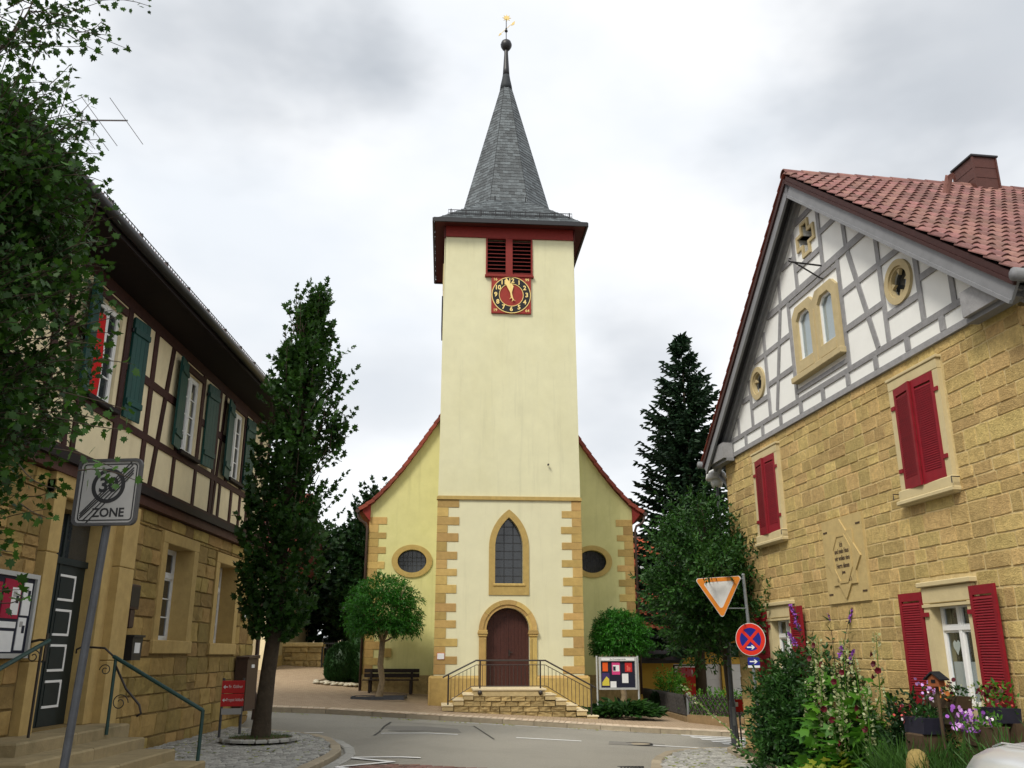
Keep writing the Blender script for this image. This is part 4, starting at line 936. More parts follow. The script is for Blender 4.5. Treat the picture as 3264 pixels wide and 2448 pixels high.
for c in range(3):
    for i in range(70):
        p = Vector((8.5 + i * .22, -EO - .02, ez + .02)) + U * (c * .32 + .15) + NN * .03
        it.append((Matrix.Translation(p) @ Matrix((Vector((1, 0, 0)), U, NN)).transposed().to_4x4() @ Matrix.Diagonal((.215, .36, .25, 1)), 0, .06))
pieces('roof_tile', it, tl_l, lh)
q = MB(); yg, zg = -EO + .16, ez + .16
for z in (0, .1, .2): q.tube([(11.6, yg, zg + z), (LX1 + .4, yg, zg + z)], .01, 4)
x = 11.6
while x < LX1 + .4: q.box(x - .005, x + .005, yg - .006, yg + .006, zg - .01, zg + .21); x += .11
x = 11.9
while x < LX1 + .4: q.box(x - .015, x + .015, yg - .012, yg + .1, zg - .12, zg + .22); x += 1.1
q.build('snow_guard', 'black_metal', lh)
q = MB(); q.tube([(LX1 + .06, -EO - .06, ez - .1), (LX1 + .06, -EO, ez - .35), (LX1 + .06, -.18, ez - .9), (LX1 + .06, -.1, 7), (LX1 + .06, -.1, 5.0), (LX1 + .06, -.28, 4.5), (LX1 + .06, -.2, 4.1), (LX1 + .06, -.1, 3.9), (LX1 + .06, -.1, .75), (LX1 + .06, -.16, .6), (LX1 + .06, -.16, .45), (LX1 + .06, -.12, -.2)], .055, 8); q.build('downpipe', 'copper_brown', lh, True)
bx(lh, 'end_frame', 'cream_plaster', LX1 + .14, LX1 + .30, .1, .2, 1.0, 3.1)

# antenna on the left roof
an = thing('roof_antenna', 'thin television aerial standing on the roof of the timbered house', 'antenna', (-9.05, 16, 11.0))
MB().tube([(0, 0, -.6), (0, 0, 1.58)], .025, 6).build('mast', 'galv', an)
bo = MB().tube([(-.15, 0, 1.37), (.98, 0, 1.36)], .018, 6).build('boom', 'galv', an)
for x, L_ in ((.97, .75), (.4, .8), (.15, .95), (-.12, .9)): MB().tube([(x - .32 * L_, -.5 * L_, 1.37 + .38 * L_), (x + .3 * L_, .5 * L_, 1.36 - .45 * L_)], .007, 5).build('element', 'galv', an)
for k in range(9): MB().tube([(.02, -.18, 1.0 - k * .09), (.25, .18, .9 - k * .09)], .005, 4).build('element', 'galv', an)

# left notice case, plaque, letter box, steps, handrails
def wall_thing(name, label, cat, x, z): return thing(name, label, cat, tuple(WM[lh.name] @ Vector((x, 0, z))), R(90))
nc = wall_thing('notice_case', 'glazed wall notice case with red and white papers left of the green door', 'notice board', 11.9, 1.6)
MB().holed(rect(-.62, .6, 0, 1.1), [rect(-.56, .54, .06, 1.04)], -.13, .1).build('frame', 'board_alu', nc); bx(nc, 'back_panel', 'board_navy', -.58, .56, -.09, -.04, .03, 1.07)
for m_, a, b, c, d in (('poster_crimson', -.2, .22, .5, 1.0), ('paper', .0, .2, .55, .9), ('paper', .28, .48, .55, .98), ('paper', .26, .45, .1, .52), ('paper', -.2, .18, .08, .34), ('paper', -.25, .2, .38, .46), ('poster_crimson', -.5, -.25, .5, .95)):
    p = bx(nc, 'paper_sheet', m_, a, b, -.1 - .0015 * (m_ == 'paper'), -.09, c, d)
    if m_ == 'paper' and d - c > .3: bx(p, 'print', 'sign_grey', a + .03, b - .08, -.1035, -.1012, d - .12, d - .05); bx(p, 'print', 'board_navy', b - .09, b - .02, -.1035, -.1012, d - .2, d - .1)
pq = wall_thing('wall_plaque', 'dark bronze plaque above the letter box on the timbered house', 'plaque', 15.78, 2.3)
bx(pq, 'plate', 'copper_brown', -.2, .2, -.11, -.03, .1, .52, b=.01); bx(pq, 'stem', 'copper_brown', -.09, .09, -.10, -.02, -.22, .1, b=.02); bx(pq, 'rim', 'iron', -.17, .17, -.118, -.108, .14, .48)
lb = wall_thing('letter_box', 'black wall letter box with a white label beside the green door', 'letter box', 15.9, 1.55)
MB().prism([(-.19, .0), (.19, .0), (.22, .38), (-.22, .38)], -.2, -.03).build('body', 'black_metal', lb); MB().prism([(-.24, .38), (.24, .38), (.24, .42), (-.24, .42)], -.23, -.03).build('lid', 'black_metal', lb); bx(lb, 'white_label', 'paper', -.11, .11, -.205, -.198, .12, .29)
hn = wall_thing('house_number_plate', 'small white house shaped plate near the far corner of the timbered house', 'sign', 22.55, 2.45)
MB().prism([(-.14, 0), (.14, 0), (.14, .24), (0, .36), (-.14, .24)], -.06, -.045).build('plate', 'paper', hn)
for k in range(3): bx(hn, 'print', 'sign_grey', -.09, .09, -.064, -.0605, .06 + k * .07, .085 + k * .07)
mb_ = wall_thing('parcel_box', 'dark brown metal box on the wall beside the downpipe', 'box', 22.7, .35)
bx(mb_, 'body', 'copper_brown', -.45, .45, -.32, -.03, 0, 1.2, b=.015); MB().prism([(-.48, 1.2), (.48, 1.2), (.48, 1.28), (-.48, 1.24)], -.36, -.03).build('lid', 'copper_brown', mb_); bx(mb_, 'white_label', 'paper', -.1, .15, -.327, -.319, .98, 1.06)

ls = thing('door_steps', 'worn sandstone steps leading up to the dark green door', 'stairs', (0, 0, 0))
for i, (xo, y0, y1, z) in enumerate(((-6.08, 11.6, 14.95, .60), (-5.62, 11.0, 14.45, .44), (-5.06, 10.5, 14.25, .29), (-4.56, 10.0, 14.15, .14))):
    q = MB(); y = y0; k = 0; cut = [y0, y0 + (y1 - y0) * .48 + .1 * (i % 2), y1]
    for a, b in zip(cut, cut[1:]):
        q = MB(); q.bbox(-6.85, xo, a + .004, b - .004, z - .3, z, .022); q.build('step', 'step_stone', ls)
hr = thing('step_handrail', 'green handrail on the steps before the timbered house', 'handrail', (0, 0, 0))
yh = 14.08
MB().tube([(-6.1, yh, 1.62), (-4.65, yh, .84)], .03, 8).build('top_rail', 'rail_green', hr)
MB().tube([(-6.06, yh, 1.6), (-6.06, yh, .5)], .026, 8).build('post', 'rail_green', hr); MB().tube([(-4.65, yh, .85), (-4.66, yh, .0)], .028, 8).build('post', 'rail_green', hr)
def scroll(c, r0, turns, s=1, n=22): return [(c[0] + s * r0 * (1 - .75 * i / n) * math.cos(turns * 2 * math.pi * i / n), c[1], c[2] + r0 * (1 - .75 * i / n) * math.sin(turns * 2 * math.pi * i / n)) for i in range(n + 1)]
MB().tube([(-6.1, yh, 1.62), (-6.25, yh, 1.74), (-6.6, yh, 1.76), (-6.68, yh, 1.72), (-6.68, yh, 1.66)], .016, 6).build('hook_end', 'iron', hr, True)
MB().tube([(-6.06, yh, 1.5), (-5.85, yh, 1.15), (-5.62, yh, .92), (-5.58, yh, .8), (-5.64, yh, .76)], .018, 6).build('brace', 'iron', hr, True)
MB().tube(scroll((-5.92, yh, .95), .13, 1.4), .008, 5).build('scroll', 'iron', hr, True); MB().tube(scroll((-6.2, yh, 1.42), .09, 1.4, -1), .008, 5).build('scroll', 'iron', hr, True)
h2 = thing('step_handrail', 'green handrail with iron scrolls at the left edge of the picture, near the notice case', 'handrail', (0, 0, 0))
MB().tube([(-6.35, 12.55, 1.83), (-6.2, 10.6, 1.3)], .03, 8).build('top_rail', 'rail_green', h2); MB().tube([(-6.2, 10.6, 1.3), (-6.2, 10.6, .1)], .028, 8).build('post', 'rail_green', h2)
MB().tube([(-6.68, 12.6, 1.8), (-6.5, 12.6, 1.84), (-6.35, 12.55, 1.83)], .018, 6).build('wall_tie', 'iron', h2); MB().tube([(x + .05, 12.2, z) for x, y, z in scroll((-6.4, 12.2, 1.62), .09, 1.4)], .008, 5).build('scroll', 'iron', h2, True); MB().tube([(-6.36, 12.4, 1.78), (-6.36, 12.4, .5)], .02, 6).build('post', 'iron', h2)

# ------------------------------------------------------------------ signs on the left
zs = thing('zone_end_sign', 'grey end of 30 zone traffic sign with black diagonal stripes on a leaning post', 'traffic sign', (-3.90, 8.2, gz(-3.9, 8.2)), R(-6))
MB().tube([(-.02, .05, .0), (.12, .06, 3.2)], .036, 10).build('post', 'galv_dark', zs)
def rrect(x0, x1, z0, z1, r, n=5):
    p = []
    for cx_, cz_, a0 in ((x1 - r, z0 + r, -90), (x1 - r, z1 - r, 0), (x0 + r, z1 - r, 90), (x0 + r, z0 + r, 180)):
        p += [(cx_ + r * math.cos(R(a0 + 90 * i / n)), cz_ + r * math.sin(R(a0 + 90 * i / n))) for i in range(n + 1)]
    return p
zb0 = 2.81
def sg(poly, y0, y1, name, m): return MB().prism(poly, y0, y1).build(name, m, zs)
O_ = .10
sg(rrect(O_ - .305, O_ + .305, zb0 + .0, zb0 + .61, .06), .0, .03, 'plate', 'sign_grey')
MB().holed(rrect(O_ - .315, O_ + .315, zb0 - .01, zb0 + .62, .065), [rrect(O_ - .29, O_ + .29, zb0 + .015, zb0 + .595, .05)], -.02, .045).build('edge_rim', 'sign_edge', zs)
MB().holed(rrect(O_ - .268, O_ + .268, zb0 + .036, zb0 + .574, .03), [rrect(O_ - .258, O_ + .258, zb0 + .046, zb0 + .564, .025)], -.003, .003).build('border_line', 'sign_black', zs)
q = MB(); annulus(q, O_ + .0, zb0 + .365, .165, .128, -.004, .0, 48); q.build('ring', 'sign_black', zs)
text(zs, 'number_30', '30', .19, 'sign_black', O_, -.002, zb0 + .367, extrude=.001, offset=.006); text(zs, 'word_zone', 'ZONE', .115, 'sign_black', O_ + .03, -.002, zb0 + .108, extrude=.001, offset=.003)
for k in range(5):
    o = (k - 2) * .024; MB().beam((O_ - .245 + max(0, o) * 1.5, zb0 + .06 - o * .9), (O_ + .235 + min(0, o) * .6, zb0 + .535 - o * 1.1), .011, -.0055, -.0042).build('diagonal_stripe', 'sign_black', zs)
wf = thing('direction_sign', 'small red direction sign with white arrows on two posts by the timbered house', 'sign', (-5.85, 19.5, .05), R(18))
for x in (-.2, .2): MB().tube([(x, .03, -.1), (x, .03, 1.12)], .028, 8).build('post', 'galv_dark', wf)
for z, s_ in ((.82, 'Fr. Göllner'), (.56, 'Propst kölsch')):
    p = bx(wf, 'panel', 'way_red', -.23, .23, -.02, .02, z, z + .25, b=.006); text(p, 'lettering', s_, .085, 'paper', .05, -.024, z + .13, sx=.75, extrude=.001)
    MB().prism([(-.2, z + .125), (-.16, z + .165), (-.16, z + .135), (-.11, z + .135), (-.11, z + .115), (-.16, z + .115), (-.16, z + .085)], -.025, -.0205).build('arrow', 'paper', p)
p = bx(wf, 'lower_panel', 'sign_grey', -.2, .2, -.015, .015, .40, .52, b=.004)

# ------------------------------------------------------------------ right house: sandstone with half-timbered gable (x right along the gable, y into the house)
RO = (7.9 - .13572 * 15.7, .99075 * 15.7, 0)
rh = thing('gable_house', 'sandstone house with grey and white timbered gable, red shutters and tiled roof', 'house', RO, R(7.8 - 90))
HW, WT = 5.1, 6.03
UPR = [(2.24, 3.28), (-3.28, -2.28)]; LOW = [(2.42, 3.29), (-3.15, -2.28)]
holes_w = [rect(a, b, 4.05, 5.65) for a, b in UPR] + [rect(a, b, .95, 2.36) for a, b in LOW]
q = MB(); q.holed(rect(-HW, HW, -.8, WT), holes_w, .03, .3, False); q.build('ground_floor_wall', 'mortar_r', rh)
q = MB(); q.box(HW - .05, HW, .05, 12, -.8, WT); q.box(-HW, -HW + .05, .05, 12, -.8, WT); q.box(-HW, HW, 11.95, 12, -.8, WT); q.build('side_wall', 'house_stone_r', rh)
rr = random.Random(31); rst2 = [stone_mesh('wall_stone', 'house_stone_r', 300 + i, .28, .5) for i in range(8)]
holes = [(a - .17, b + .17, 3.82, 5.86) for a, b in UPR] + [(a - .24, b + .2, .72, 2.72) for a, b in LOW] + [(-.63, .80, 2.48, 3.97)]
rects = stone_rows(-HW, HW, -.6, WT - .01, holes, (.17, .27), (.26, .58), rr)
pieces('wall_stone', lay(rects, .02, .015, .034, 8, rr), rst2, rh)
it = []
for i in range(23):
    it.append((Matrix.Translation((HW + .0, .22 + (.1 if i % 2 else 0), -.5 + i * .28 + .14)) @ Matrix.Rotation(R(90), 4, 'Z') @ Matrix.Diagonal((.4 + (.2 if i % 2 else 0), .03, .26, 1)), i % 8, .05))
    it.append((Matrix.Translation((-HW - .0, .22 + (.1 if i % 2 else 0), -.5 + i * .28 + .14)) @ Matrix.Rotation(R(-90), 4, 'Z') @ Matrix.Diagonal((.4 + (.2 if i % 2 else 0), .03, .26, 1)), i % 8, .05))
pieces('corner_stone', it, rst2, rh)
# louvred shutter leaf: local x 0..w, z 0..h, front -y
slat_c = {}
def shutter(par, w_, h_, mtx, name='shutter'):
    f = .065
    sh = MB().holed(rect(0, w_, 0, h_), [rect(f, w_ - f, .17, h_ - .12)], -.018, .036).build(name, 'red_shutter', par); sh.matrix_local = mtx
    k = round(w_, 3)
    if k not in slat_c:
        a, b = f - .005, w_ - f + .005
        slat_c[k] = MB().add([(a, -.017, -.026), (b, -.017, -.026), (b, .008, .014), (a, .008, .014), (a, -.017, -.016), (b, -.017, -.016), (b, .008, .022), (a, .008, .022)], [(0, 3, 2, 1), (4, 5, 6, 7), (0, 1, 5, 4), (1, 2, 6, 5), (2, 3, 7, 6), (3, 0, 4, 7)]).mesh('slat', 'red_shutter')
    n = int((h_ - .3) / .034)
    for i in range(n): obj('slat', slat_c[k], sh, Matrix.Translation((0, 0, .175 + i * (h_ - .3) / n)))
    return sh
for a, b in UPR:
    f = surround(rh, a, b, 4.05, 5.65, .13, 'trim_stone_r', proj_=.04, lint=.15, rev=.28)
    bx(f, 'cap_mould', 'trim_stone_r', a - .16, b + .16, -.06, .1, 5.80, 5.85, b=.01); bx(f, 'sill_drip', 'trim_stone_r', a - .19, b + .19, -.11, .1, 3.83, 3.90, b=.015)
    w2 = (b - a) / 2
    la = shutter(rh, w2 - .005, 1.60, Matrix.Translation((a + .002, -.03, 4.04)) @ Matrix.Rotation(R(-7), 4, 'Z'))
    lb_ = shutter(rh, w2 - .005, 1.60, Matrix.Translation((b - .002, -.03, 4.04)) @ Matrix.Rotation(R(3), 4, 'Z') @ Matrix.Translation((-w2 + .005, 0, 0)))
    for x in (a - .045, b + .045):
        for z in (4.35, 5.35): bx(f, 'hinge', 'red_shutter', x - .05, x + .05, -.06, -.035, z - .03, z + .03)
    for x in (a - .22, b + .22): MB().tube([(x, .0, 4.02), (x, -.13, 4.02), (x, -.13, 3.93)], .009, 5).build('shutter_stay', 'iron', f)
for k, (a, b) in enumerate(LOW):
    f = surround(rh, a, b, .95, 2.36, .15, 'trim_stone_r', proj_=.03, lint=.22, rev=.28); bx(f, 'cap_mould', 'trim_stone_r', a - .2, b + .2, -.08, .1, 2.585, 2.66, b=.012); bx(f, 'cap_fillet', 'trim_stone_r', a - .16, b + .16, -.05, .1, 2.30, 2.34)
    wn_ = casement(rh, a + .012, b - .012, .97, 2.34, .12, 1, 2.0, .035, gm='clear_glass', sw=.026, mw=.03)
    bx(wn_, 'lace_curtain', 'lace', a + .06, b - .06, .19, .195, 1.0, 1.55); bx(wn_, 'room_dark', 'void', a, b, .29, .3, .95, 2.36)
    MB().prism([(a + .22 + x * .16, 1.76 + z * .16) for x, z in ((0, -.75), (.5, -.05), (.5, .3), (.25, .5), (0, .3), (-.25, .5), (-.5, .3), (-.5, -.05))], .165, .17).build('window_heart', 'white_frame', wn_)
    for side in (-1, 1):
        x = (a - .72) if side < 0 else (b + .13); shutter(rh, .56, 1.58, Matrix.Translation((x, -.055, .95)) @ Matrix.Rotation(R(-3 * side), 4, 'Z'))
        for z in (1.2, 2.2): bx(f, 'hinge', 'red_shutter', (a - .17) if side < 0 else (b + .02), (a - .02) if side < 0 else (b + .17), -.06, -.04, z - .03, z + .03)
# inscription stone with star
mat('plaque_stone', (.48, .365, .16), .9, .12, 8, .3, 50, stain=.3, stain_col=(.36, .25, .1), stain_scale=3)
pk = MB(); pk.box(-.62, .79, -.012, .05, 2.50, 3.96); plq = pk.build('inscription_stone', 'plaque_stone', rh)
cx_, cz_ = .07, 3.24
def squ(r1, r2, rot): return [(cx_ + r1 * math.cos(R(rot + 90 * i)), cz_ + r2 * math.sin(R(rot + 90 * i))) for i in range(4)]
MB().prism(squ(.60, .68, 0), -.040, 0).build('star_diamond', 'plaque_stone', plq); MB().prism(rect(cx_ - .40, cx_ + .40, cz_ - .44, cz_ + .46), -.037, 0).build('star_square', 'plaque_stone', plq)
oct_ = [(cx_ + .35 * math.cos(R(22.5 + 45 * i)), cz_ + .45 * math.sin(R(22.5 + 45 * i))) for i in range(8)]
oc2 = [(cx_ + .31 * math.cos(R(22.5 + 45 * i)), cz_ + .41 * math.sin(R(22.5 + 45 * i))) for i in range(8)]
MB().holed(oct_, [oc2], -.052, .02).build('inner_frame', 'plaque_stone', plq)
for i, (s_, z, sz) in enumerate((('Ich', .24, .13), ('und mein Haus', .13, .12), ('wir wollen dem', .01, .12), ('Herrn dienen', -.12, .12), ('Josua', -.23, .08))): text(plq, 'inscription', s_, sz, 'box_brown', cx_, -.042, cz_ + z, sx=.68, extrude=.002, offset=.002)
text(plq, 'inscription', '19', .1, 'box_brown', cx_ - .2, -.042, cz_ - .36, extrude=.002); text(plq, 'inscription', '53', .1, 'box_brown', cx_ + .2, -.042, cz_ - .36, extrude=.002)
for x, z in ((-.5, 3.75), (.66, 3.78), (-.5, 2.66), (.66, 2.66)): bx(plq, 'clamp_mark', 'box_brown', x - .07, x + .07, -.02, -.01, z - .014, z + .014)
# gable plaster
sl_ = .847; PK = 10.36
def gz_(x): return PK - abs(x) * sl_
round1, round2 = ring_poly(-2.8, 7.30, .25, 28), ring_poly(2.75, 7.29, .26, 28)
def lancet(x0, x1, z0, z1, c=.13): return [(x0, z0), (x1, z0), (x1, z1 - c), (x1 - c, z1), (x0 + c, z1), (x0, z1 - c)]
LANC = [(-.69, -.13, 7.10, 8.06), (.19, .75, 7.10, 8.06)]
def cross(cx0, cz0, a, b): return [(cx0 - b, cz0 - a), (cx0 + b, cz0 - a), (cx0 + b, cz0 - b), (cx0 + a, cz0 - b), (cx0 + a, cz0 + b), (cx0 + b, cz0 + b), (cx0 + b, cz0 + a), (cx0 - b, cz0 + a), (cx0 - b, cz0 + b), (cx0 - a, cz0 + b), (cx0 - a, cz0 - b), (cx0 - b, cz0 - b)]
CRX, CRZ = -.05, 9.44
q = MB(); q.holed([(-HW, WT), (HW, WT), (0, PK)], [round1, round2, lancet(*LANC[0]), lancet(*LANC[1]), cross(CRX, CRZ, .30, .1)], 0, .25, False); q.build('gable_wall', 'white_plaster', rh)
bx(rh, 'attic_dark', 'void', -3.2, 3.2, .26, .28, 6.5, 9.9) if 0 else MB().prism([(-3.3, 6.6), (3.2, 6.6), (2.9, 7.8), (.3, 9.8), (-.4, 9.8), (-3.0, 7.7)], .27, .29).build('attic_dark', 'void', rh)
def gt(a, b, w_=.13): return tb(a, b, w_ * .82, rh, 'grey_timber', -.022, .04)
S = lambda u: 15.7 - u
gt((-HW, 6.075), (HW, 6.075), .12); gt((-4.6, 6.40), (4.6, 6.40), .12)
for u in (20.3, 19.4, 18.48, 17.57, 16.64, 15.73, 14.8, 13.88, 12.95, 12.05, 11.2): gt((S(u), 6.13), (S(u), 6.35), .15)
for u in (19.75, 18.95, 18.02, 13.43, 12.46, 11.71): gt((S(u), 6.45), (S(u), gz_(S(u)) - .1), .13)
for u, t in ((16.76, 8.48), (14.70, 8.48), (16.29, 9.93), (15.22, 9.93)): gt((S(u), 6.45 if t < 9 else 8.6), (S(u), t), .13)
gt((S(14.36), 8.6), (S(14.38), 9.28), .13); gt((S(17.10), 8.6), (S(17.08), 9.25), .12)
gt((S(14.33), 8.48), (S(13.75), 6.46), .14); gt((S(17.12), 8.48), (S(17.68), 6.46), .12)
def hb(z, x0, x1, w_=.13): gt((x0, z), (x1, z), w_)
lim = lambda z: (PK - z) / sl_ - .08
hb(8.55, -lim(8.55), lim(8.55), .16); hb(9.28, -lim(9.28), S(16.29)); hb(9.28, S(15.22), lim(9.28)); hb(9.93, -lim(9.93), lim(9.93), .14); hb(8.98, S(16.29), S(15.22), .13)
hb(7.81, -lim(7.81), S(16.76)); hb(7.81, S(14.70), lim(7.81)); hb(7.11, S(18.02), S(16.76)); hb(7.13, S(14.70), S(13.43)); hb(6.88, S(18.95), S(18.02)); hb(7.13, -lim(7.13), S(18.95)); hb(7.12, S(12.46), lim(7.12)); hb(6.88, S(13.43), S(12.46)); hb(8.40, S(16.76), S(14.70), .1); hb(6.58, S(16.76), S(14.70), .1)
# twin window
tw = MB().holed([(-1.0, 6.82), (.94, 6.82), (.94, 8.05), (.76, 8.22), (.16, 8.22), (.03, 8.08), (-.09, 8.22), (-.69, 8.22), (-.86, 8.05), (-.86, 6.82)][1:] + [], [lancet(*LANC[0]), lancet(*LANC[1])], -.07, .2).build('twin_window', 'tan_stone', rh)
bx(tw, 'sill', 'tan_stone', -.98, .98, -.14, .05, 6.72, 6.84, b=.012); bx(tw, 'centre_post', 'tan_stone', -.0, .07, -.09, -.06, 6.85, 7.9, b=.008)
for x0, x1, z0, z1 in LANC:
    lf = MB().holed(lancet(x0, x1, z0, z1), [lancet(x0 + .045, x1 - .045, z0 + .045, z1 - .045, .11)], -.01, .05).build('window_sash', 'white_frame', tw)
    MB().prism(lancet(x0 + .04, x1 - .04, z0 + .04, z1 - .04, .11), .02, .025).build('pane', 'clear_glass', tw); MB().prism(lancet(x0 + .03, x1 - .2, z0 + .04, z1 - .05, .08), .05, .055).build('net_curtain', 'lace', tw)
    bx(tw, 'panel', 'tan_stone', x0 - .02, x1 + .02, -.082, -.069, 6.88, 7.03, b=.005)
# round tracery windows
def tracery(xc, zc, ro, ri, lobes, a0):
    t = MB(); annulus(t, xc, zc, ro, ri, -.05, .06, 36); rw = t.build('round_window', 'tan_stone', rh)
    t = MB(); annulus(t, xc, zc, ri + .01, ri - .035, -.02, .05, 32); t.build('inner_ring', 'tan_stone', rw)
    for k in range(lobes):
        a = a0 + 2 * math.pi * (k + .5) / lobes; p = (xc + (ri) * math.cos(a), zc + (ri) * math.sin(a)); d = Vector((-math.cos(a), -math.sin(a))); n_ = Vector((-d.y, d.x)); b0 = Vector(p)
        MB().prism([b0 + n_ * .09, b0 + d * .05 + n_ * .045, b0 + d * .135, b0 + d * .05 - n_ * .045, b0 - n_ * .09], .0, .05).build('cusp', 'tan_stone', rw)
    MB().prism(ring_poly(xc, zc, ri + .02, 24), .1, .11).build('pane', 'glass', rw)
tracery(-2.8, 7.30, .36, .25, 3, R(90)); tracery(2.75, 7.29, .365, .26, 4, R(45))
MB().holed(cross(CRX, CRZ, .37, .165), [cross(CRX, CRZ, .30, .1)], -.04, .22).build('cross_window', 'tan_stone', rh)
q = MB(); q.tube([(S(15.25), -.02, 8.62), (S(15.25), -.62, 8.66)], .017, 6); q.tube([(S(15.25), -.02, 8.35), (S(15.25), -.08, 8.37), (S(15.25), -.55, 8.65)], .015, 6); q.tube([(S(15.25), -.62, 8.66), (S(15.25), -.67, 8.68), (S(15.25), -.66, 8.73), (S(15.25), -.61, 8.72)], .014, 6); q.build('wall_bracket', 'black_metal', rh)
# roof
RZ, RE, EZr, VY = 10.72, 5.62, 6.10, -.36
ang = math.atan2(RZ - EZr, RE); TY = 12
for s in (-1, 1):
    q = MB(); q.add([(s * RE, VY + .04, EZr), (s * RE, TY, EZr), (0, TY, RZ), (0, VY + .04, RZ)], [(0, 1, 2, 3)[::s]]); q.add([(s * RE, VY + .04, EZr - .06), (s * RE, TY, EZr - .06), (0, TY, RZ - .06), (0, VY + .04, RZ - .06)], [(0, 1, 2, 3)[::-s]]); q.build('roof_deck', 'dark_board', rh)
    d = Vector((s * math.cos(ang), -math.sin(ang))); n_ = Vector((s * math.sin(ang), math.cos(ang)))
    a = Vector((0, RZ - .07)); L_ = RE / math.cos(ang)
    def band(o0, o1, y0, y1, name, m, l0=0, l1=L_):
        MB().prism([a + d * l0 - n_ * o0, a + d * l1 - n_ * o0, a + d * l1 - n_ * o1, a + d * l0 - n_ * o1], y0, y1).build(name, m, rh)
    band(.0, .24, VY + .03, VY + .07, 'barge_board', 'grey_board', .0); band(.24, .29, VY + .01, VY + .06, 'barge_mould', 'grey_board', .2)
    band(.05, .09, VY + .08, .0, 'verge_soffit', 'dark_board'); band(-.09, -.005, VY + .01, VY + .06, 'verge_fill', 'verge_brown'); band(.10, .2, -.12, .0, 'rake_mould', 'grey_board', .1); band(.2, .3, -.06, .0, 'rake_board', 'grey_timber', .2); band(.0, .05, VY - .01, VY + .04, 'verge_strip', 'verge_brown')
    x0, x1 = sorted((s * 4.55, s * 5.5)); MB().prism([(s * 4.45, 6.0), (s * 5.45, 6.0), (s * 5.5, 6.1), (s * 5.3, 6.36), (s * 4.45, 6.36)], VY + .09, -.03).build('corbel', 'grey_timber', rh); MB().prism([(s * 4.42, 5.93), (s * 5.4, 5.93), (s * 5.4, 5.998), (s * 4.42, 5.998)], VY + .16, -.03).build('corbel_foot', 'grey_board', rh)
    q = MB(); q.tube([(s * (RE + .09), VY - .08, EZr - .02), (s * (RE + .09), TY, EZr - .02)], .085, 10); q.build('gutter', 'grey_board', rh, True)
q = MB(); q.tube([(-RE - .09, .1, EZr - .08), (-RE - .07, .1, EZr - .3), (-5.4, .12, 5.6), (-5.19, .14, 5.35), (-5.17, .14, -.4)], .05, 8); q.build('downpipe', 'grey_board', rh, True)
tl = [tile_mesh('roof_tile', 'roof_tile', .11)]
it = []; cA, sA = math.cos(ang), math.sin(ang)
upv = Vector((-cA, 0, sA)); nv = Vector((sA, 0, cA)); axv = Vector((0, 1, 0)); nC = 22; step = (RE / cA + .06) / nC
Rm = Matrix((axv, upv, nv)).transposed().to_4x4()
for c in range(nC):
    for k in range(34 if c > 4 else 22):
        p = Vector((RE + .05, VY + .1 + k * .222, EZr)) + upv * (step * (c + .5)) + nv * .05
        it.append((Matrix.Translation(p) @ Rm @ Matrix.Rotation(R(rr.uniform(-.5, .5)), 4, 'Z') @ Matrix.Diagonal((.225, step * 1.16, .30, 1)), 0, .07))
pieces('roof_tile', it, tl, rh)
upv = Vector((cA, 0, sA)); nv = Vector((-sA, 0, cA)); axv = Vector((0, -1, 0)); Rm = Matrix((axv, upv, nv)).transposed().to_4x4(); it = []
for c in range(nC):
    for k in range(2):
        p = Vector((-RE - .05, VY + .1 + k * .222, EZr)) + upv * (step * (c + .5)) + nv * .05; it.append((Matrix.Translation(p) @ Rm @ Matrix.Diagonal((.225, step * 1.16, .30, 1)), 0, .07))
tlv = [tile_mesh('verge_roof_tile', 'church_tile', .11)]
pieces('verge_roof_tile', it, tlv, rh)
rm = MB(); vs = []
for y, r_ in ((0, .13), (.42, .115)):
    for i in range(9): a_ = math.pi * i / 8; vs.append((r_ * math.cos(a_), y, r_ * math.sin(a_) - .03))
rm.add(vs + [(x * .8, y, z - .02) for x, y, z in vs[:9]], [(i, i + 1, 9 + i + 1, 9 + i)[::-1] for i in range(8)] + [(i, 18 + i, 19 + i, i + 1)[::-1] for i in range(8)]); rme = rm.mesh('ridge_tile', 'roof_tile')
for k in range(24): obj('ridge_tile', rme, rh, Matrix.Translation((0, VY - .02 + k * .38, RZ + .08)))
chm = bx(rh, 'chimney', 'chimney_metal', -.36, .26, 3.62, 4.14, 10.1, 11.38)
for z in (10.62, 10.9, 11.13): bx(chm, 'cladding_seam', 'chimney_metal', -.368, .268, 3.612, 4.148, z, z + .014)
for x in (-.36, .26):
    for y in (3.62, 4.14): bx(chm, 'corner_trim', 'chimney_metal', x - .018, x + .018, y - .018, y + .018, 10.2, 11.37)
bx(chm, 'cap', 'dark_board', -.40, .30, 3.58, 4.18, 11.37, 11.42, b=.01); MB().prism([(-.5, 10.35), (.6, 10.25), (.45, 10.5), (-.4, 10.62)], 3.44, 3.48).build('flashing', 'galv', chm)
vt = MB().tube([(1.05, 2.3, 9.9), (1.25, 2.3, 10.25), (1.3, 2.3, 10.2)], .07, 10).build('vent_pipe', 'roof_tile', rh)

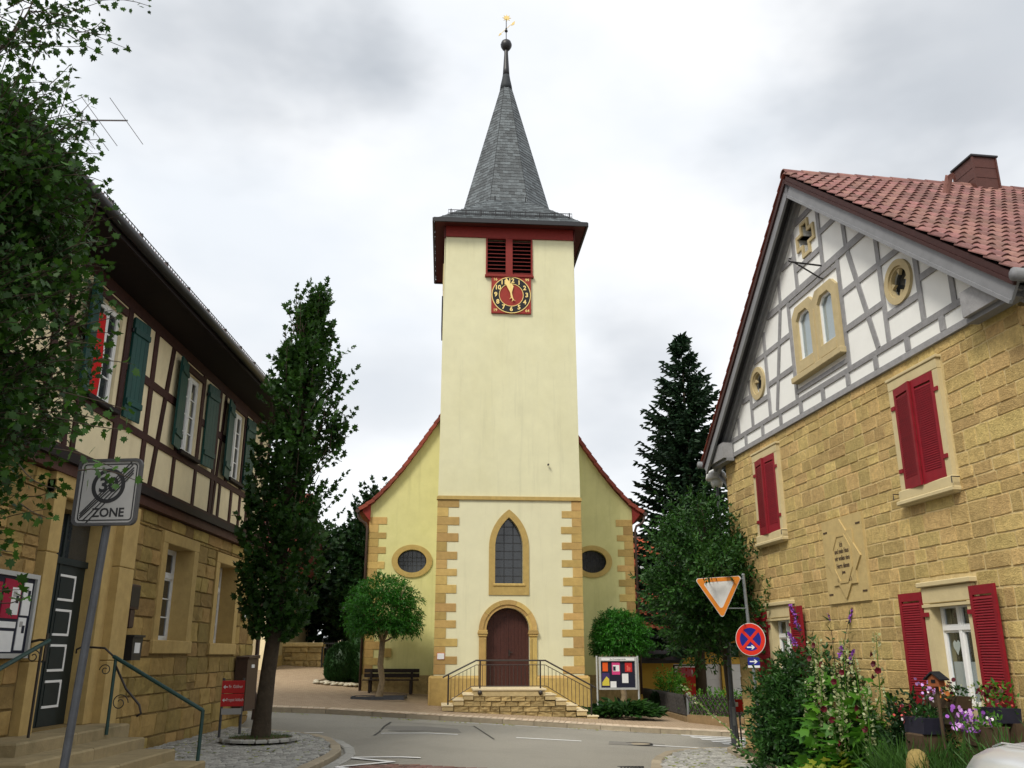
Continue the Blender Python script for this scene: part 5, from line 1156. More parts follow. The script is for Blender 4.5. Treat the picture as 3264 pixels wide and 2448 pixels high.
# ------------------------------------------------------------------ vegetation helpers
def tmpl(kind):
    if kind == 'maple':
        h = [(.0, .0), (.10, .12), (.36, .04), (.30, .24), (.52, .44), (.33, .48), (.34, .70), (.16, .64), (.0, 1.0)]
        o = h + [(-x, y) for x, y in h[-2:0:-1]]; v = [(0, .38, .0)] + [(x, y, -.10 * abs(x) - .12 * (y - .4) ** 2) for x, y in o]; n = len(o)
        return np.array(v), [(0, i + 1, (i + 1) % n + 1) for i in range(n)]
    if kind == 'maple_low':
        h = [(.0, .0), (.42, .08), (.3, .35), (.48, .6), (.15, .65), (.0, 1.0)]
        o = h + [(-x, y) for x, y in h[-2:0:-1]]; v = [(0, .38, .0)] + [(x, y, -.15 * abs(x)) for x, y in o]; n = len(o)
        return np.array(v), [(0, i + 1, (i + 1) % n + 1) for i in range(n)]
    if kind == 'oval':
        return np.array([(0, 0, 0), (.2, .3, .06), (.16, .7, .04), (0, 1, -.08), (-.16, .7, .04), (-.2, .3, .06), (0, .5, 0)]), [(0, 1, 6), (1, 2, 6), (2, 3, 6), (3, 4, 6), (4, 5, 6), (5, 0, 6)]
    if kind == 'narrow':
        return np.array([(0, 0, 0), (.14, .4, .04), (0, 1, -.1), (-.14, .4, .04)]), [(0, 1, 2), (0, 2, 3)]
    if kind == 'spray':      # needle twig: two crossed serrated blades
        v = []; f = []
        for ax in (0, 1):
            o = len(v)
            for y, wd in ((0, .1), (.15, .26), (.35, .22), (.6, .2), (.8, .12), (1, .0)):
                for s in (-1, 1): v.append((s * wd * .8, y, 0) if ax == 0 else (0, y, s * wd * .5))
            f += [(o + 2 * i, o + 2 * i + 1, o + 2 * i + 3, o + 2 * i + 2) for i in range(5)]
        return np.array(v), f
    if kind == 'round':
        n = 7; return np.array([(0, .5, .06)] + [(.5 * math.cos(2 * math.pi * i / n), .5 + .5 * math.sin(2 * math.pi * i / n), 0) for i in range(n)]), [(0, i + 1, (i + 1) % n + 1) for i in range(n)]
    if kind == 'blade':
        return np.array([(-.03, 0, 0), (.03, 0, 0), (.02, .6, .05), (0, 1, -.1), (-.02, .6, .05)]), [(0, 1, 2, 4), (4, 2, 3)]
def scatter(name, P, D, size, kind, m, parent=None, up=.6, seed=0, szvar=.3):
    """leaves at P pointing along D, faces turned upward by 'up'"""
    r = np.random.RandomState(seed); P = np.asarray(P, float); D = np.asarray(D, float); n = len(P); T, F = tmpl(kind)
    D = D / (np.linalg.norm(D, axis=1, keepdims=True) + 1e-9)
    nz = r.normal(size=(n, 3)) * (1 - up) + np.array([0, 0, up]); nz -= D * (nz * D).sum(1, keepdims=True); nz /= np.linalg.norm(nz, axis=1, keepdims=True) + 1e-9
    X = np.cross(D, nz); s = size * r.uniform(1 - szvar, 1 + szvar, n)[:, None, None]
    V = P[:, None, :] + s * (T[None, :, 0:1] * X[:, None, :] + T[None, :, 1:2] * D[:, None, :] + T[None, :, 2:3] * nz[:, None, :])
    k = len(T); me = bpy.data.meshes.new(name); lens = np.array([len(f) for f in F]); idx = np.concatenate([np.array(f) for f in F])
    me.vertices.add(n * k); me.vertices.foreach_set('co', V.reshape(-1).astype(np.float32))
    li = (idx[None, :] + (np.arange(n) * k)[:, None]).reshape(-1); me.loops.add(len(li)); me.loops.foreach_set('vertex_index', li.astype(np.int32))
    ls_ = np.tile(lens, n); st_ = np.concatenate([[0], np.cumsum(ls_)[:-1]]); me.polygons.add(len(ls_)); me.polygons.foreach_set('loop_start', st_.astype(np.int32)); me.polygons.foreach_set('loop_total', ls_.astype(np.int32))
    me.update(calc_edges=True); me.validate(); me.materials.append(M[m]); return obj(name, me, parent)
def rv(r): v = Vector((r.gauss(0, 1), r.gauss(0, 1), r.gauss(0, 1))); return v.normalized()
def twig_leaves(P, D, a, d, L_, n, r, spread=.5, droop=.0):
    """opposite leaves along a twig"""
    d = d.normalized(); side = d.cross(rv(r)).normalized()
    for i in range(n):
        t = (i + .6) / n; p = a + d * L_ * t + Vector((0, 0, -droop * t * t)); side = (Matrix.Rotation(R(90 + r.uniform(-25, 25)), 3, d) @ side)
        for s in (-1, 1):
            P.append(p); D.append((d * (.5 + .4 * t) + side * s * spread + rv(r) * .35 + Vector((0, 0, -.25))))
    P.append(a + d * L_); D.append(d + rv(r) * .3)
def limb(mb, a, b, r0, r1, bend, r, n=5):
    pts = []; k = rv(r) * bend
    for i in range(n + 1):
        t = i / n; pts.append(a.lerp(b, t) + k * math.sin(t * math.pi))
    mb.tube(pts, [r0 + (r1 - r0) * i / n for i in range(n + 1)], 6); return pts

# ------------------------------------------------------------------ columnar maple in front of the timbered house
mp_t = thing('maple_tree', 'tall slender maple growing from the cobbles beside the timbered house', 'tree', (-4.95, 18.5, 0))
r = random.Random(41); tb_ = MB()
tb_.tube([(0, 0, -.05), (.02, 0, .12), (.03, 0, .5), (.07, .0, 1.3), (.14, 0, 2.2), (.16, 0, 3.4), (.2, 0, 5), (.26, 0, 7), (.3, 0, 8.3)], [.27, .205, .175, .155, .145, .11, .09, .055, .02], 12)
P, D = [], []
def env(z): return np.interp(z, [1.75, 2.1, 2.8, 4.0, 5.2, 6.4, 7.4, 8.2, 9.0, 9.8, 10.4], [.22, .56, .78, .84, .78, .80, .68, .44, .29, .18, .08])
def axis(z): return Vector((.05 + .035 * z + (.12 if 5.5 < z < 8 else 0), 0, z))
for i in range(62):
    z0 = 1.7 + 7.0 * (i / 62) ** .9; az = i * 2.4; el = R(r.uniform(48, 68)); z1 = min(8.7, z0 + r.uniform(.9, 1.9)); rad = env(min(10.2, z1)) * r.uniform(.75, 1.02)
    limb(tb_, axis(z0), axis(z1) + Vector((math.cos(az) * rad, math.sin(az) * rad, 0)), .028, .006, .06, r)
for i in range(2000):
    z = r.uniform(1.85, 9.3); e = env(z); rad = e * math.sqrt(r.random()) ; az = r.uniform(0, 6.283); p = axis(z) + Vector((math.cos(az) * rad, math.sin(az) * rad, 0))
    if mnoise.noise(p * 1.5 + Vector((5, 2, 1))) < (-.14 if z < 5 else -.02) and rad > .4 * e: continue
    out_ = Vector((math.cos(az), math.sin(az), 0)); d = out_ * (.5 * rad / max(e, .1)) + Vector((0, 0, .9)) + rv(r) * .35
    twig_leaves(P, D, p, d, r.uniform(.25, .5), r.randint(3, 5), r, .7)
for i in range(22):                                                     # leading shoots
    z = 6.2 + 2.9 * (i / 22); e = env(z) * .8; az = i * 2.4; p = axis(z) + Vector((math.cos(az) * e, math.sin(az) * e, 0)); q_ = p + Vector((math.cos(az) * .12, math.sin(az) * .12, r.uniform(.7, 1.05) * (1 if z < 9 else .9)))
    limb(tb_, p - Vector((0, 0, .4)), q_, .012, .004, .03, r); twig_leaves(P, D, p, q_ - p, (q_ - p).length, 8, r, .8)
for i in range(12):                                                     # side shoots leaning out to the right
    z = 2.6 + i * .46; p = axis(z) + Vector((env(z) * .8, r.uniform(-.4, .4), 0)); d = Vector((.55, r.uniform(-.3, .3), .6)); limb(tb_, p - d * .3, p + d * .7, .01, .003, .03, r); twig_leaves(P, D, p, d, .75, 7, r, .8)
tb_.build('trunk', 'bark', mp_t, True); scatter('crown', P, D, .115, 'maple_low', 'leaf_maple', mp_t, .5, 1)
soilb = MB(); n = 22; soilb.add([(0, 0, .10)] + [((.62 + .05 * math.sin(3 * a)) * math.cos(a), (.62 + .04 * math.cos(5 * a)) * math.sin(a), .075) for a in [2 * math.pi * i / n for i in range(n)]], [(0, 1 + i, 1 + (i + 1) % n) for i in range(n)])
so = soilb.build('tree_pit', 'soil', lpave); so.matrix_local = Matrix.Translation((-4.95, 18.5, .01))
for i in range(20):
    a = 2 * math.pi * i / 20; o = obj('pit_edge_stone', cob[i % 5], lpave, Matrix.Translation((-4.95 + .7 * math.cos(a), 18.5 + .7 * math.sin(a), .075)) @ Matrix.Rotation(a + R(90), 4, 'Z') @ Matrix.Diagonal((.2, .12, .03, 1)))
r = random.Random(2); P = [(-4.95 + .6 * math.sqrt(r.random()) * math.cos(a), 18.5 + .6 * math.sqrt(r.random()) * math.sin(a), .08) for a in [r.uniform(0, 6.28) for _ in range(500)]]; D = [(r.gauss(0, .5), r.gauss(0, .5), 1) for _ in P]
tag(scatter('pit_weeds', P, D, .09, 'blade', 'leaf_grass', None, .3, 3), 'sparse weeds and grass in the soil around the maple trunk', 'weeds', kind='stuff')

# ------------------------------------------------------------------ near maple at the left edge
nt_ = thing('maple_tree', 'large leafy maple overhanging the left edge in front of the timbered house', 'tree', (-6.05, 8.0, 0))
r = random.Random(51); tb_ = MB(); P, D = [], []
tb_.tube([(0, 0, 0), (.03, 0, .6), (.05, 0, 2), (.1, 0, 4), (.2, 0, 6.5), (.25, 0, 8.5)], [.2, .16, .145, .12, .07, .03], 10)
def shoot(base, tip, leaves, spread=.75, rad=.01, thick=True):
    base, tip = Vector(base), Vector(tip); d = tip - base; limb(tb_, base, tip, rad, .003, .05, r, 4)
    L_ = d.length; side = d.cross(Vector((0, 0, 1))).normalized()
    for i in range(leaves):
        t = (i + .7) / leaves; p = base + d * t; side = Matrix.Rotation(R(90 + r.uniform(-30, 30)), 3, d.normalized()) @ side
        for s in (-1, 1):
            pet = (side * s + d.normalized() * .5).normalized(); q2 = p + pet * .06; P.append(q2); D.append(pet + rv(r) * .35 + Vector((0, 0, -.45)))
    P.append(tip); D.append(d.normalized() + rv(r) * .2)
O3 = Vector((-6.05, 8.0, 0))
lobes = [((.1, -.1, 4.4), (1.5, 1.4, 1.8), 2000), ((.05, .0, 5.7), (1.35, 1.3, 1.1), 800), ((.25, -.2, 3.1), (1.4, 1.2, .7), 420), ((.2, -.6, 8.6), (1.7, 1.4, .7), 320), ((-.25, 0, 7.0), (1.25, 1.2, 1.0), 420), ((.75, -.3, 6.2), (.62, .7, .75), 420), ((.55, -.2, 5.2), (.85, .9, .8), 420)]
for c, rad, n in lobes:
    c = Vector(c)
    for i in range(n):
        v = rv(r) * (r.random() ** .4); p = c + Vector((v.x * rad[0], v.y * rad[1], v.z * rad[2]))
        if mnoise.noise((p + Vector((3, 9, 4))) * 1.3) < -.2: continue
        d = Vector((v.x * .8 + .15, v.y * .5, v.z * .4 + .35)) + rv(r) * .4; d.normalize(); shoot(p, p + d * r.uniform(.3, .7), r.randint(4, 7), rad=.006)
for c, rad, n in lobes[:4]:
    c = Vector(c)
    for i in range(14):
        v = rv(r); limb(tb_, Vector((.1, 0, max(1.8, c.z - 1.2))), c + Vector((v.x * rad[0] * .85, v.y * rad[1] * .85, v.z * rad[2] * .85)), .03, .006, .15, r, 6)
def wl(px, py, Y):
    a = (px - 1632) / FPX; b = (1224 - py) / FPX; t = Y / (math.cos(PITCH) - b * math.sin(PITCH)); return Vector((a * t, Y, CAMZ + t * (math.sin(PITCH) + b * math.cos(PITCH)))) - O3
for a, b, n, Y in (((160, 430), (222, 235), 6, 7.8), ((60, 330), (165, 30), 8, 7.6), ((215, 520), (260, 400), 4, 7.8), ((20, 300), (60, 200), 3, 7.7), ((200, 800), (330, 770), 4, 7.6), ((230, 800), (310, 640), 4, 7.8), ((220, 1050), (375, 1010), 5, 7.4), ((190, 1150), (420, 1160), 6, 7.4), ((200, 1250), (410, 1310), 6, 7.3), ((180, 1330), (400, 1370), 6, 7.2), ((170, 1430), (360, 1490), 5, 7.2),
                   ((60, 1480), (190, 1560), 4, 7.2), ((250, 1500), (430, 1530), 4, 7.0), ((200, 1080), (330, 1100), 4, 7.3), ((60, 1600), (150, 1650), 4, 7.1), ((-20, 1700), (40, 1760), 3, 7.1), ((-30, 1900), (60, 1880), 3, 7.0), ((-20, 1920), (75, 1905), 2, 7.0), ((200, 560), (330, 580), 4, 7.7), ((150, 60), (310, 10), 6, 7.5), ((120, 90), (245, 85), 5, 7.5)):
    shoot(wl(*a, Y), wl(*b, Y - .15), n, rad=.006)
tb_.build('trunk', 'bark', nt_, True); scatter('crown', P, D, .075, 'maple', 'leaf_near', nt_, .35, 5, .45)

# ------------------------------------------------------------------ globe trees either side of the church
def globe(loc, label, rx, rzr, zc, th, lean, seed, gap=-.3):
    t = thing('globe_tree', label, 'tree', loc, 0, 'clipped globe trees in front of the church'); r = random.Random(seed); tb_ = MB()
    tb_.tube([(0, 0, -.05), (.05, 0, .15), (.1 + lean * .3, 0, .6), (lean * .5, 0, 1.1), (lean, 0, th)], [.17, .12, .095, .10, .09], 9)
    for i in range(12):
        a = i * 2.4; limb(tb_, Vector((lean, 0, th - .1)), Vector((lean + rx * .75 * math.cos(a), rx * .75 * math.sin(a), zc + rzr * r.uniform(-.2, .7))), .04, .008, .12, r)
    tb_.build('trunk', 'pale_bark', t, True); P, D = [], []
    for i in range(2600):
        v = rv(r); v.z = v.z if v.z > -.45 else -.45 + r.uniform(-.05, .05); k = r.uniform(.12, 1) ** .5
        p = Vector((lean + v.x * rx * k, v.y * rx * k, zc + v.z * rzr * k)); lump = 1 + .16 * mnoise.noise(p * 1.7); p = Vector((lean + (p.x - lean) * lump, p.y * lump, zc + (p.z - zc) * lump))
        if mnoise.noise(p * 3.2) < gap: continue
        d = Vector((v.x, v.y, .15 + v.z * .5)) + rv(r) * .4; d.normalize()
        for k2 in range(9):
            tt = k2 / 9; P.append(p + d * .28 * tt + Vector((0, 0, -.14 * tt * tt))); D.append(d * .6 + rv(r) * .8 + Vector((0, 0, -.5)))
    scatter('crown', P, D, .115, 'narrow', 'leaf_globe', t, .5, seed)
globe((-4.35, 30.2, .22), 'bright green globe tree with a pale twisted trunk before the left church wall', 1.22, 1.28, 2.75, 1.9, .08, 61)
globe((3.62, 31.0, -.25), 'smaller bright green globe tree behind the church notice board', .88, .88, 2.45, 1.8, .05, 62)

# ------------------------------------------------------------------ conifers and background trees
def spruce(loc, label, Hh, Rr, seed, m='leaf_spruce', n=46, per=13, base=1.2):
    t = thing('spruce_tree', label, 'tree', loc); r = random.Random(seed); tb_ = MB(); tb_.tube([(0, 0, -.2), (0, 0, Hh * .5), (0, 0, Hh)], [.24, .13, .01], 8); P, D = [], []
    for i in range(n):
        t0 = i / (n - 1); z = base + (Hh - base - .1) * t0 ** .92; L0 = Rr * (1 - t0) ** .72 + .1
        for k in range(per if t0 < .8 else 7):
            az = r.uniform(0, 6.283); L_ = L0 * r.choice([.62, .8, .9, 1.0, 1.18]) * r.uniform(.9, 1.08); el = -.18 + .5 * t0; a = Vector((0, 0, z)); hd = Vector((math.cos(az), math.sin(az), 0)); sd_ = Vector((-hd.y, hd.x, 0))
            m_ = max(4, int(L_ * 6.5))
            for s in range(m_):
                tt = (s + 1) / m_; p = a + hd * L_ * tt + Vector((0, 0, el * L_ * tt - .25 * L_ * tt * (1 - tt) * 1.2 + (.12 * L_ * tt ** 3)))
                P.append(p); D.append(hd + Vector((0, 0, el + .1)) + rv(r) * .25)
                for sg_ in (-1, 1):
                    P.append(p); D.append(hd * .7 + sd_ * sg_ * r.uniform(.5, 1) + Vector((0, 0, -.35)) + rv(r) * .2)
    for k in range(3): P.append(Vector((r.uniform(-.06, .06), 0, Hh - .35))); D.append(Vector((r.uniform(-.2, .2), 0, 1)))
    tb_.build('trunk', 'bark', t, True); return scatter('crown', P, D, .27, 'spray', m, t, .35, seed, .35)
spruce((7.45, 36.5, -.5), 'tall dark spruce rising between the church and the gable house', 15.6, 3.0, 71, base=2.6, n=58)
def leafy(name, loc, label, cat, blobs, n, m, size, kind, seed, trunk=None, thr=-.15, nf=1.2, group=None, barkm='bark', upd=.4, gl=4):
    t = thing(name, label, cat, loc, 0, group); r = random.Random(seed); tb_ = MB(); P, D = [], []
    if trunk: tb_.tube(*trunk, 9)
    tot = sum(b[1][0] * b[1][1] * b[1][2] for b in blobs)
    for c, rad in blobs:
        c = Vector(c); k = int(n * rad[0] * rad[1] * rad[2] / tot)
        for i in range(k):
            v = rv(r) * (r.uniform(.25, 1) ** .5); p = c + Vector((v.x * rad[0], v.y * rad[1], v.z * rad[2])); p += v * .38 * mnoise.noise(p * 1.9)
            if mnoise.noise((p + Vector(loc)) * nf) < thr: continue
            d = Vector((v.x, v.y, v.z * .5 + upd)) + rv(r) * .5; twig_leaves(P, D, p, d, r.uniform(2.2, 3.6) * size, gl, r, .7)
        if trunk:
            for i in range(6): v = rv(r); limb(tb_, Vector(trunk[0][-1]) - Vector((0, 0, .2)), c + Vector((v.x * rad[0] * .8, v.y * rad[1] * .8, v.z * rad[2] * .8)), .035, .008, .1, r)
    for i in range(n // 45):
        c, rad = blobs[i % len(blobs)]; v = rv(r); v.z = abs(v.z); p = Vector(c) + Vector((v.x * rad[0], v.y * rad[1], v.z * rad[2])) * .9; twig_leaves(P, D, p, v + Vector((0, 0, .6)), size * r.uniform(3.5, 6), 6, r, .7)
    if trunk: tb_.build('trunk', barkm, t, True)
    scatter('crown' if trunk else 'foliage', P, D, size, kind, m, t, .5, seed); return t
leafy('laurel_tree', (5.2, 21.95, -.42), 'glossy dark green street tree partly hiding the yield sign', 'tree', [((-.8, -1.4, 4.0), (1.2, 1.2, 1.25)), ((-.55, -1.3, 3.3), (1.4, 1.3, 1.15)), ((-1.2, -1.4, 3.5), (.85, .9, 1.2)), ((-1.05, -1.4, 5.0), (.6, .6, .6)), ((-.15, -2.3, 3.4), (.55, .8, 1.0)), ((-1.0, -2.9, 3.85), (.45, .55, .3)), ((-1.05, -3.5, 3.68), (.34, .16, .16)), ((-.9, -1.2, 2.4), (.75, .7, .6)), ((-.1, -2.4, 2.5), (.4, .6, .5))], 3400, 'leaf_laurel', .105, 'oval', 81, ([(0, 0, 0), (-.05, 0, 1), (-.2, -.4, 2), (-.55, -1.1, 3.2)], [.10, .085, .075, .05]), -.24)
leafy('broadleaf_tree', (-9.0, 46, 1.3), 'broad dark tree behind the left side of the church', 'tree', [((0, 0, 4.0), (3.0, 2.2, 2.2)), ((2.2, 0, 3.0), (1.6, 1.6, 1.8)), ((-2.6, 0, 3.2), (1.8, 1.6, 1.8)), ((.8, -1, 2), (3.2, 1.4, 1.3))], 2600, 'leaf_dark', .26, 'maple_low', 82, ([(0, 0, -.2), (0, 0, 1.5), (0, 0, 3)], [.3, .25, .15]), -.25, .7)
leafy('broadleaf_tree', (-6.6, 43, 1.1), 'taller dark tree close against the left church corner', 'tree', [((0, 0, 5.2), (1.25, 1.2, 2.4)), ((-.2, 0, 3), (1.6, 1.4, 2.2)), ((.3, 0, 7.0), (.7, .8, 1.0))], 1900, 'leaf_dark', .22, 'maple_low', 83, ([(0, 0, -.2), (0, 0, 2), (0, 0, 4)], [.25, .2, .1]), -.25, .7)
leafy('broadleaf_tree', (-15.5, 48, 1.5), 'spreading dark tree far behind the slender maple', 'tree', [((0, 0, 4.2), (3.4, 2.4, 2.6)), ((2.5, 0, 2.6), (2.4, 2, 1.6))], 1500, 'leaf_dark', .3, 'maple_low', 84, ([(0, 0, -.2), (0, 0, 1.5), (0, 0, 3)], [.3, .25, .15]), -.25, .7)
def hull_bush(name, loc, label, cat, prof, seed, n, m='leaf_thuja', size=.1, group=None, kind='spray', ell=1):
    t = thing(name, label, cat, loc, 0, group); r = random.Random(seed); P, D = [], []; q = MB(); q.lathe([(max(.02, x * .9), z) for x, z in prof], 0, 0, 14); q.build('inner_mass', m, t, True)
    zs_ = [z for _, z in prof]; rs_ = [x for x, _ in prof]
    for i in range(n):
        z = r.uniform(zs_[0], zs_[-1]); rad = np.interp(z, zs_, rs_) * r.uniform(.88, 1.03); a = r.uniform(0, 6.283); p = Vector((rad * math.cos(a), rad * math.sin(a), z)); p *= 1; p.x *= 1 + .06 * mnoise.noise(p * 2.5); P.append(p); D.append(Vector((math.cos(a) * .7, math.sin(a) * .7, .9)) + rv(r) * .3)
    scatter('foliage', P, D, size, kind, m, t, .3, seed); return t
hull_bush('thuja_bush', (-6.35, 34.6, .55), 'clipped dark thuja bush left of the bench, the wider one', 'bush', [(.35, .0), (.62, .3), (.66, .75), (.55, 1.15), (.3, 1.42), (.05, 1.5)], 91, 3200)
hull_bush('thuja_bush', (-5.55, 34.5, .5), 'clipped dark thuja bush against the church corner', 'bush', [(.3, .0), (.52, .3), (.55, .8), (.45, 1.2), (.2, 1.45), (.05, 1.5)], 92, 2800)
hull_bush('conical_thuja', (-5.85, 36.2, .6), 'tall conical evergreen behind the clipped bushes', 'bush', [(.5, .0), (.62, .6), (.55, 1.4), (.42, 2.2), (.25, 2.9), (.05, 3.5)], 93, 3200)
# creeping juniper under the notice board
t = thing('juniper_shrub', 'low spreading juniper under the church notice board', 'shrub', (3.5, 29.1, -.26)); r = random.Random(94); P, D = [], []
for i in range(420):
    a = r.uniform(0, 6.283); k = math.sqrt(r.random()); p = Vector((.85 * k * math.cos(a), .5 * k * math.sin(a), .1 + .32 * (1 - k * k) * r.random())); d = Vector((math.cos(a), math.sin(a) - .3, .35)) + rv(r) * .3
    for s in range(4): P.append(p + d * .1 * s); D.append(d + rv(r) * .5 + Vector((0, 0, -.1 * s)))
scatter('foliage', P, D, .2, 'spray', 'leaf_hedge', t, .4, 94)

# ------------------------------------------------------------------ garden bed in front of the gable house
def rw(s, v, z=0): p = WM[rh.name] @ Vector((s, -v, 0)); return Vector((p.x, p.y, z))
def rg(s, v): p = rw(s, v); return gz(p.x, p.y) + .08
bed = tag(sheet('garden_bed', [tuple(rw(s, v).xy) for s, v in ((-5.1, .0), (-4.6, .55), (-3.2, .8), (0, 1.0), (3.5, 1.25), (6, 1.4), (6, 0))], .16, 'soil', .5), kind='structure')
kerb_run(bed, [tuple(rw(s, v).xy) for s, v in ((-5.0, .35), (-4.6, .6), (-3.2, .85), (0, 1.05), (3.5, 1.3), (6, 1.45))], .2, .1, .6, 'edging_stone', 1)
leafy('garden_shrub', tuple(rw(-1.9, .42, rg(-1.9, .42))), 'dark dense shrub covering the lower left window of the gable house', 'shrub', [((0, 0, .75), (.42, 1.0, .8)), ((-.02, -.8, .65), (.45, .7, .7)), ((.1, -.3, 1.4), (.26, .7, .55)), ((-.15, -.6, .3), (.5, .9, .4))], 1900, 'leaf_hedge', .1, 'oval', 101, None, -.2, 1.8)
leafy('garden_shrub', tuple(rw(.15, .4, rg(.15, .4))), 'deep green leafy shrub in the middle of the flower bed', 'shrub', [((0, 0, .7), (.38, .9, .75)), ((0, .5, 1.2), (.3, .5, .6))], 1100, 'leaf_hedge', .1, 'oval', 102, None, -.2, 1.8)
leafy('garden_shrub', tuple(rw(2.15, .35, rg(2.15, .35))), 'shadowy dark green bush beside the birdhouse', 'shrub', [((0, 0, .5), (.3, .55, .75))], 700, 'leaf_dark', .08, 'oval', 103, None, -.3, 2)
def hollyhock(s, v, h, seed, label, flowers, m='leaf_holly'):
    s += 1.4; base = rw(s, v, rg(s, v)); t = thing('hollyhock', label, 'flower', tuple(base), 0, 'hollyhocks in the flower bed'); r = random.Random(seed); q = MB(); dx, dy = r.uniform(-.12, .1), r.uniform(-.12, .12)
    ax = lambda z: Vector((dx * (z / h) ** 1.5, dy * (z / h) ** 1.5, z))
    q.tube([ax(h * i / 6) for i in range(7)], [.014 - .0015 * i for i in range(7)], 6); q.build('stem', 'leaf_holly', t); P, D, P2, D2 = [], [], [], []
    z = .12
    while z < h * .72:
        a = r.uniform(0, 6.283); d = Vector((math.cos(a), math.sin(a), .35)); L_ = .26 * (1 - .65 * z / h); P.append(ax(z) + d * L_ * .7); D.append(d + Vector((0, 0, -.4))); z += .045
    scatter('leaves', P, D, .2 if h > 1.2 else .17, 'maple_low', m, t, .55, seed)
    z = h * .38
    while z < h * 1.0:
        a = r.uniform(0, 6.283); d = Vector((math.cos(a), math.sin(a), .3)); P2.append(ax(z) + d * .045 * (1.3 - .7 * z / h)); D2.append(d + rv(r) * .3); z += .012
    tag(scatter('buds', P2, D2, .042, 'round', 'bud_pale', t, .2, seed + 1), kind='stuff')
    for zf in flowers:
        a = r.uniform(2.8, 5.0); d = Vector((math.cos(a), math.sin(a), .25)).normalized(); c = ax(zf * h) + d * .07; x = d.cross(Vector((0, 0, 1))).normalized(); y = x.cross(d); q = MB(); vs = [c - d * .01]
        for i in range(10): a2 = 2 * math.pi * i / 10; rr_ = .045 if i % 2 else .055; vs.append(c + d * .03 + (x * math.cos(a2) + y * math.sin(a2)) * rr_)
        q.add(vs, [(0, 1 + i, 1 + (i + 1) % 10) for i in range(10)]); q.build('blossom', 'petal_crimson', t)
ORD = ['first', 'second', 'third', 'fourth', 'fifth', 'sixth', 'seventh', 'eighth', 'ninth', 'tenth', 'eleventh', 'twelfth']
for i, (s, v, h, fl) in enumerate(sorted(((-1.35, .62, 2.25, (.72, .86)), (-1.1, .8, 2.3, (.55, .8, .93)), (-.72, .95, 1.95, (.6,)), (-.45, .75, 2.25, (.5, .77)), (-.2, .9, 1.9, (.66, .84)), (.1, .7, 2.0, (.55, .62)), (.22, .55, 2.35, (.72, .76, .8, .86)), (-.9, 1.05, 1.5, (.7,)), (-.05, 1.0, 1.45, (.5,)), (.38, .85, 1.6, (.6,)), (-.3, 1.1, 1.3, (.8,)), (-1.5, .9, 1.6, (.75,))))):
    hollyhock(s, v, h, 110 + i * 3, ORD[i] + ' hollyhock stalk counted from the left in the flower bed', fl)
# arching pale branch over the pavement
bud = thing('buddleia_bush', 'buddleia with purple flower spikes behind the hollyhocks', 'shrub', tuple(rw(-.35, .35, rg(-.35, .35))), 0); r = random.Random(140); q = MB(); P, D = [], []
for i in range(13):
    a = r.uniform(0, 6.283); tip = Vector((.45 * math.cos(a), .6 * math.sin(a), r.uniform(1.9, 2.75))); limb(q, Vector((0, 0, 0)), tip, .014, .004, .12, r); twig_leaves(P, D, tip * .45, tip * .55, (tip * .55).length, 9, r, .9)
    if i % 2 == 0:
        d = tip.normalized() + Vector((.3 * math.cos(a), .3 * math.sin(a), 0)); pp, dd = [], []
        for k in range(60): pp.append(tip + d * .2 * (k / 60) + rv(r) * .025 * (1 - k / 80)); dd.append(rv(r))
        scatter('flower_spike', pp, dd, .035, 'round', 'petal_purple', bud, .2, 150 + i)
q.build('stems', 'bark', bud); scatter('leaves', P, D, .15, 'narrow', 'leaf_hedge', bud, .5, 141)
arch = thing('trailing_branch', 'pale flowering branch arching across the no stopping sign post', 'plant', tuple(rw(-3.6, .65, rg(-3.6, .65)))); r = random.Random(145); q = MB(); pts = [Vector((0, 0, .2)), Vector((-.2, .3, .55)), Vector((-.5, .8, .85)), Vector((-.75, 1.3, 1.15)), Vector((-.85, 1.7, 1.35))]; q.tube(pts, [.012, .01, .008, .006, .004], 6); q.build('stem', 'leaf_holly', arch); P, D = [], []
for a, b in zip(pts, pts[1:]):
    for i in range(16): P.append(a.lerp(b, i / 16) + rv(r) * .03); D.append(rv(r))
tag(scatter('buds', P, D, .045, 'round', 'bud_pale', arch, .2, 146), kind='stuff')
# broad lime leaves, cosmos, grasses at the front
def lowplant(name, s, v, label, m, size, kind, n, rad, h, seed, up=.6):
    t = thing(name, label, 'plant', tuple(rw(s, v, rg(s, v)))); r = random.Random(seed); P, D = [], []
    for i in range(n):
        a = r.uniform(0, 6.283); k = math.sqrt(r.random()); P.append(Vector((rad * k * math.cos(a), rad * 1.2 * k * math.sin(a), h * r.uniform(.15, 1) * (1 - .45 * k)))); D.append(Vector((math.cos(a), math.sin(a), .35)) + rv(r) * .4)
    scatter('leaves', P, D, size, kind, m, t, up, seed); return t
lowplant('broad_leaf_plant', 1.2, 1.15, 'yellow green broad leaved plant at the foot of the hollyhocks', 'leaf_lime', .17, 'maple_low', 90, .42, .62, 160)
lowplant('broad_leaf_plant', 2.3, 1.05, 'fresh green broad leaved plant left of the garden stone', 'leaf_holly', .17, 'maple_low', 90, .4, .5, 161)
lowplant('broad_leaf_plant', .3, 1.1, 'small leaved green plant spilling over the bed edging', 'leaf_holly', .1, 'oval', 220, .45, .4, 162)
lowplant('broad_leaf_plant', -1.2, .85, 'low dark ground plants near the no stopping sign', 'leaf_hedge', .09, 'oval', 320, .55, .35, 163)
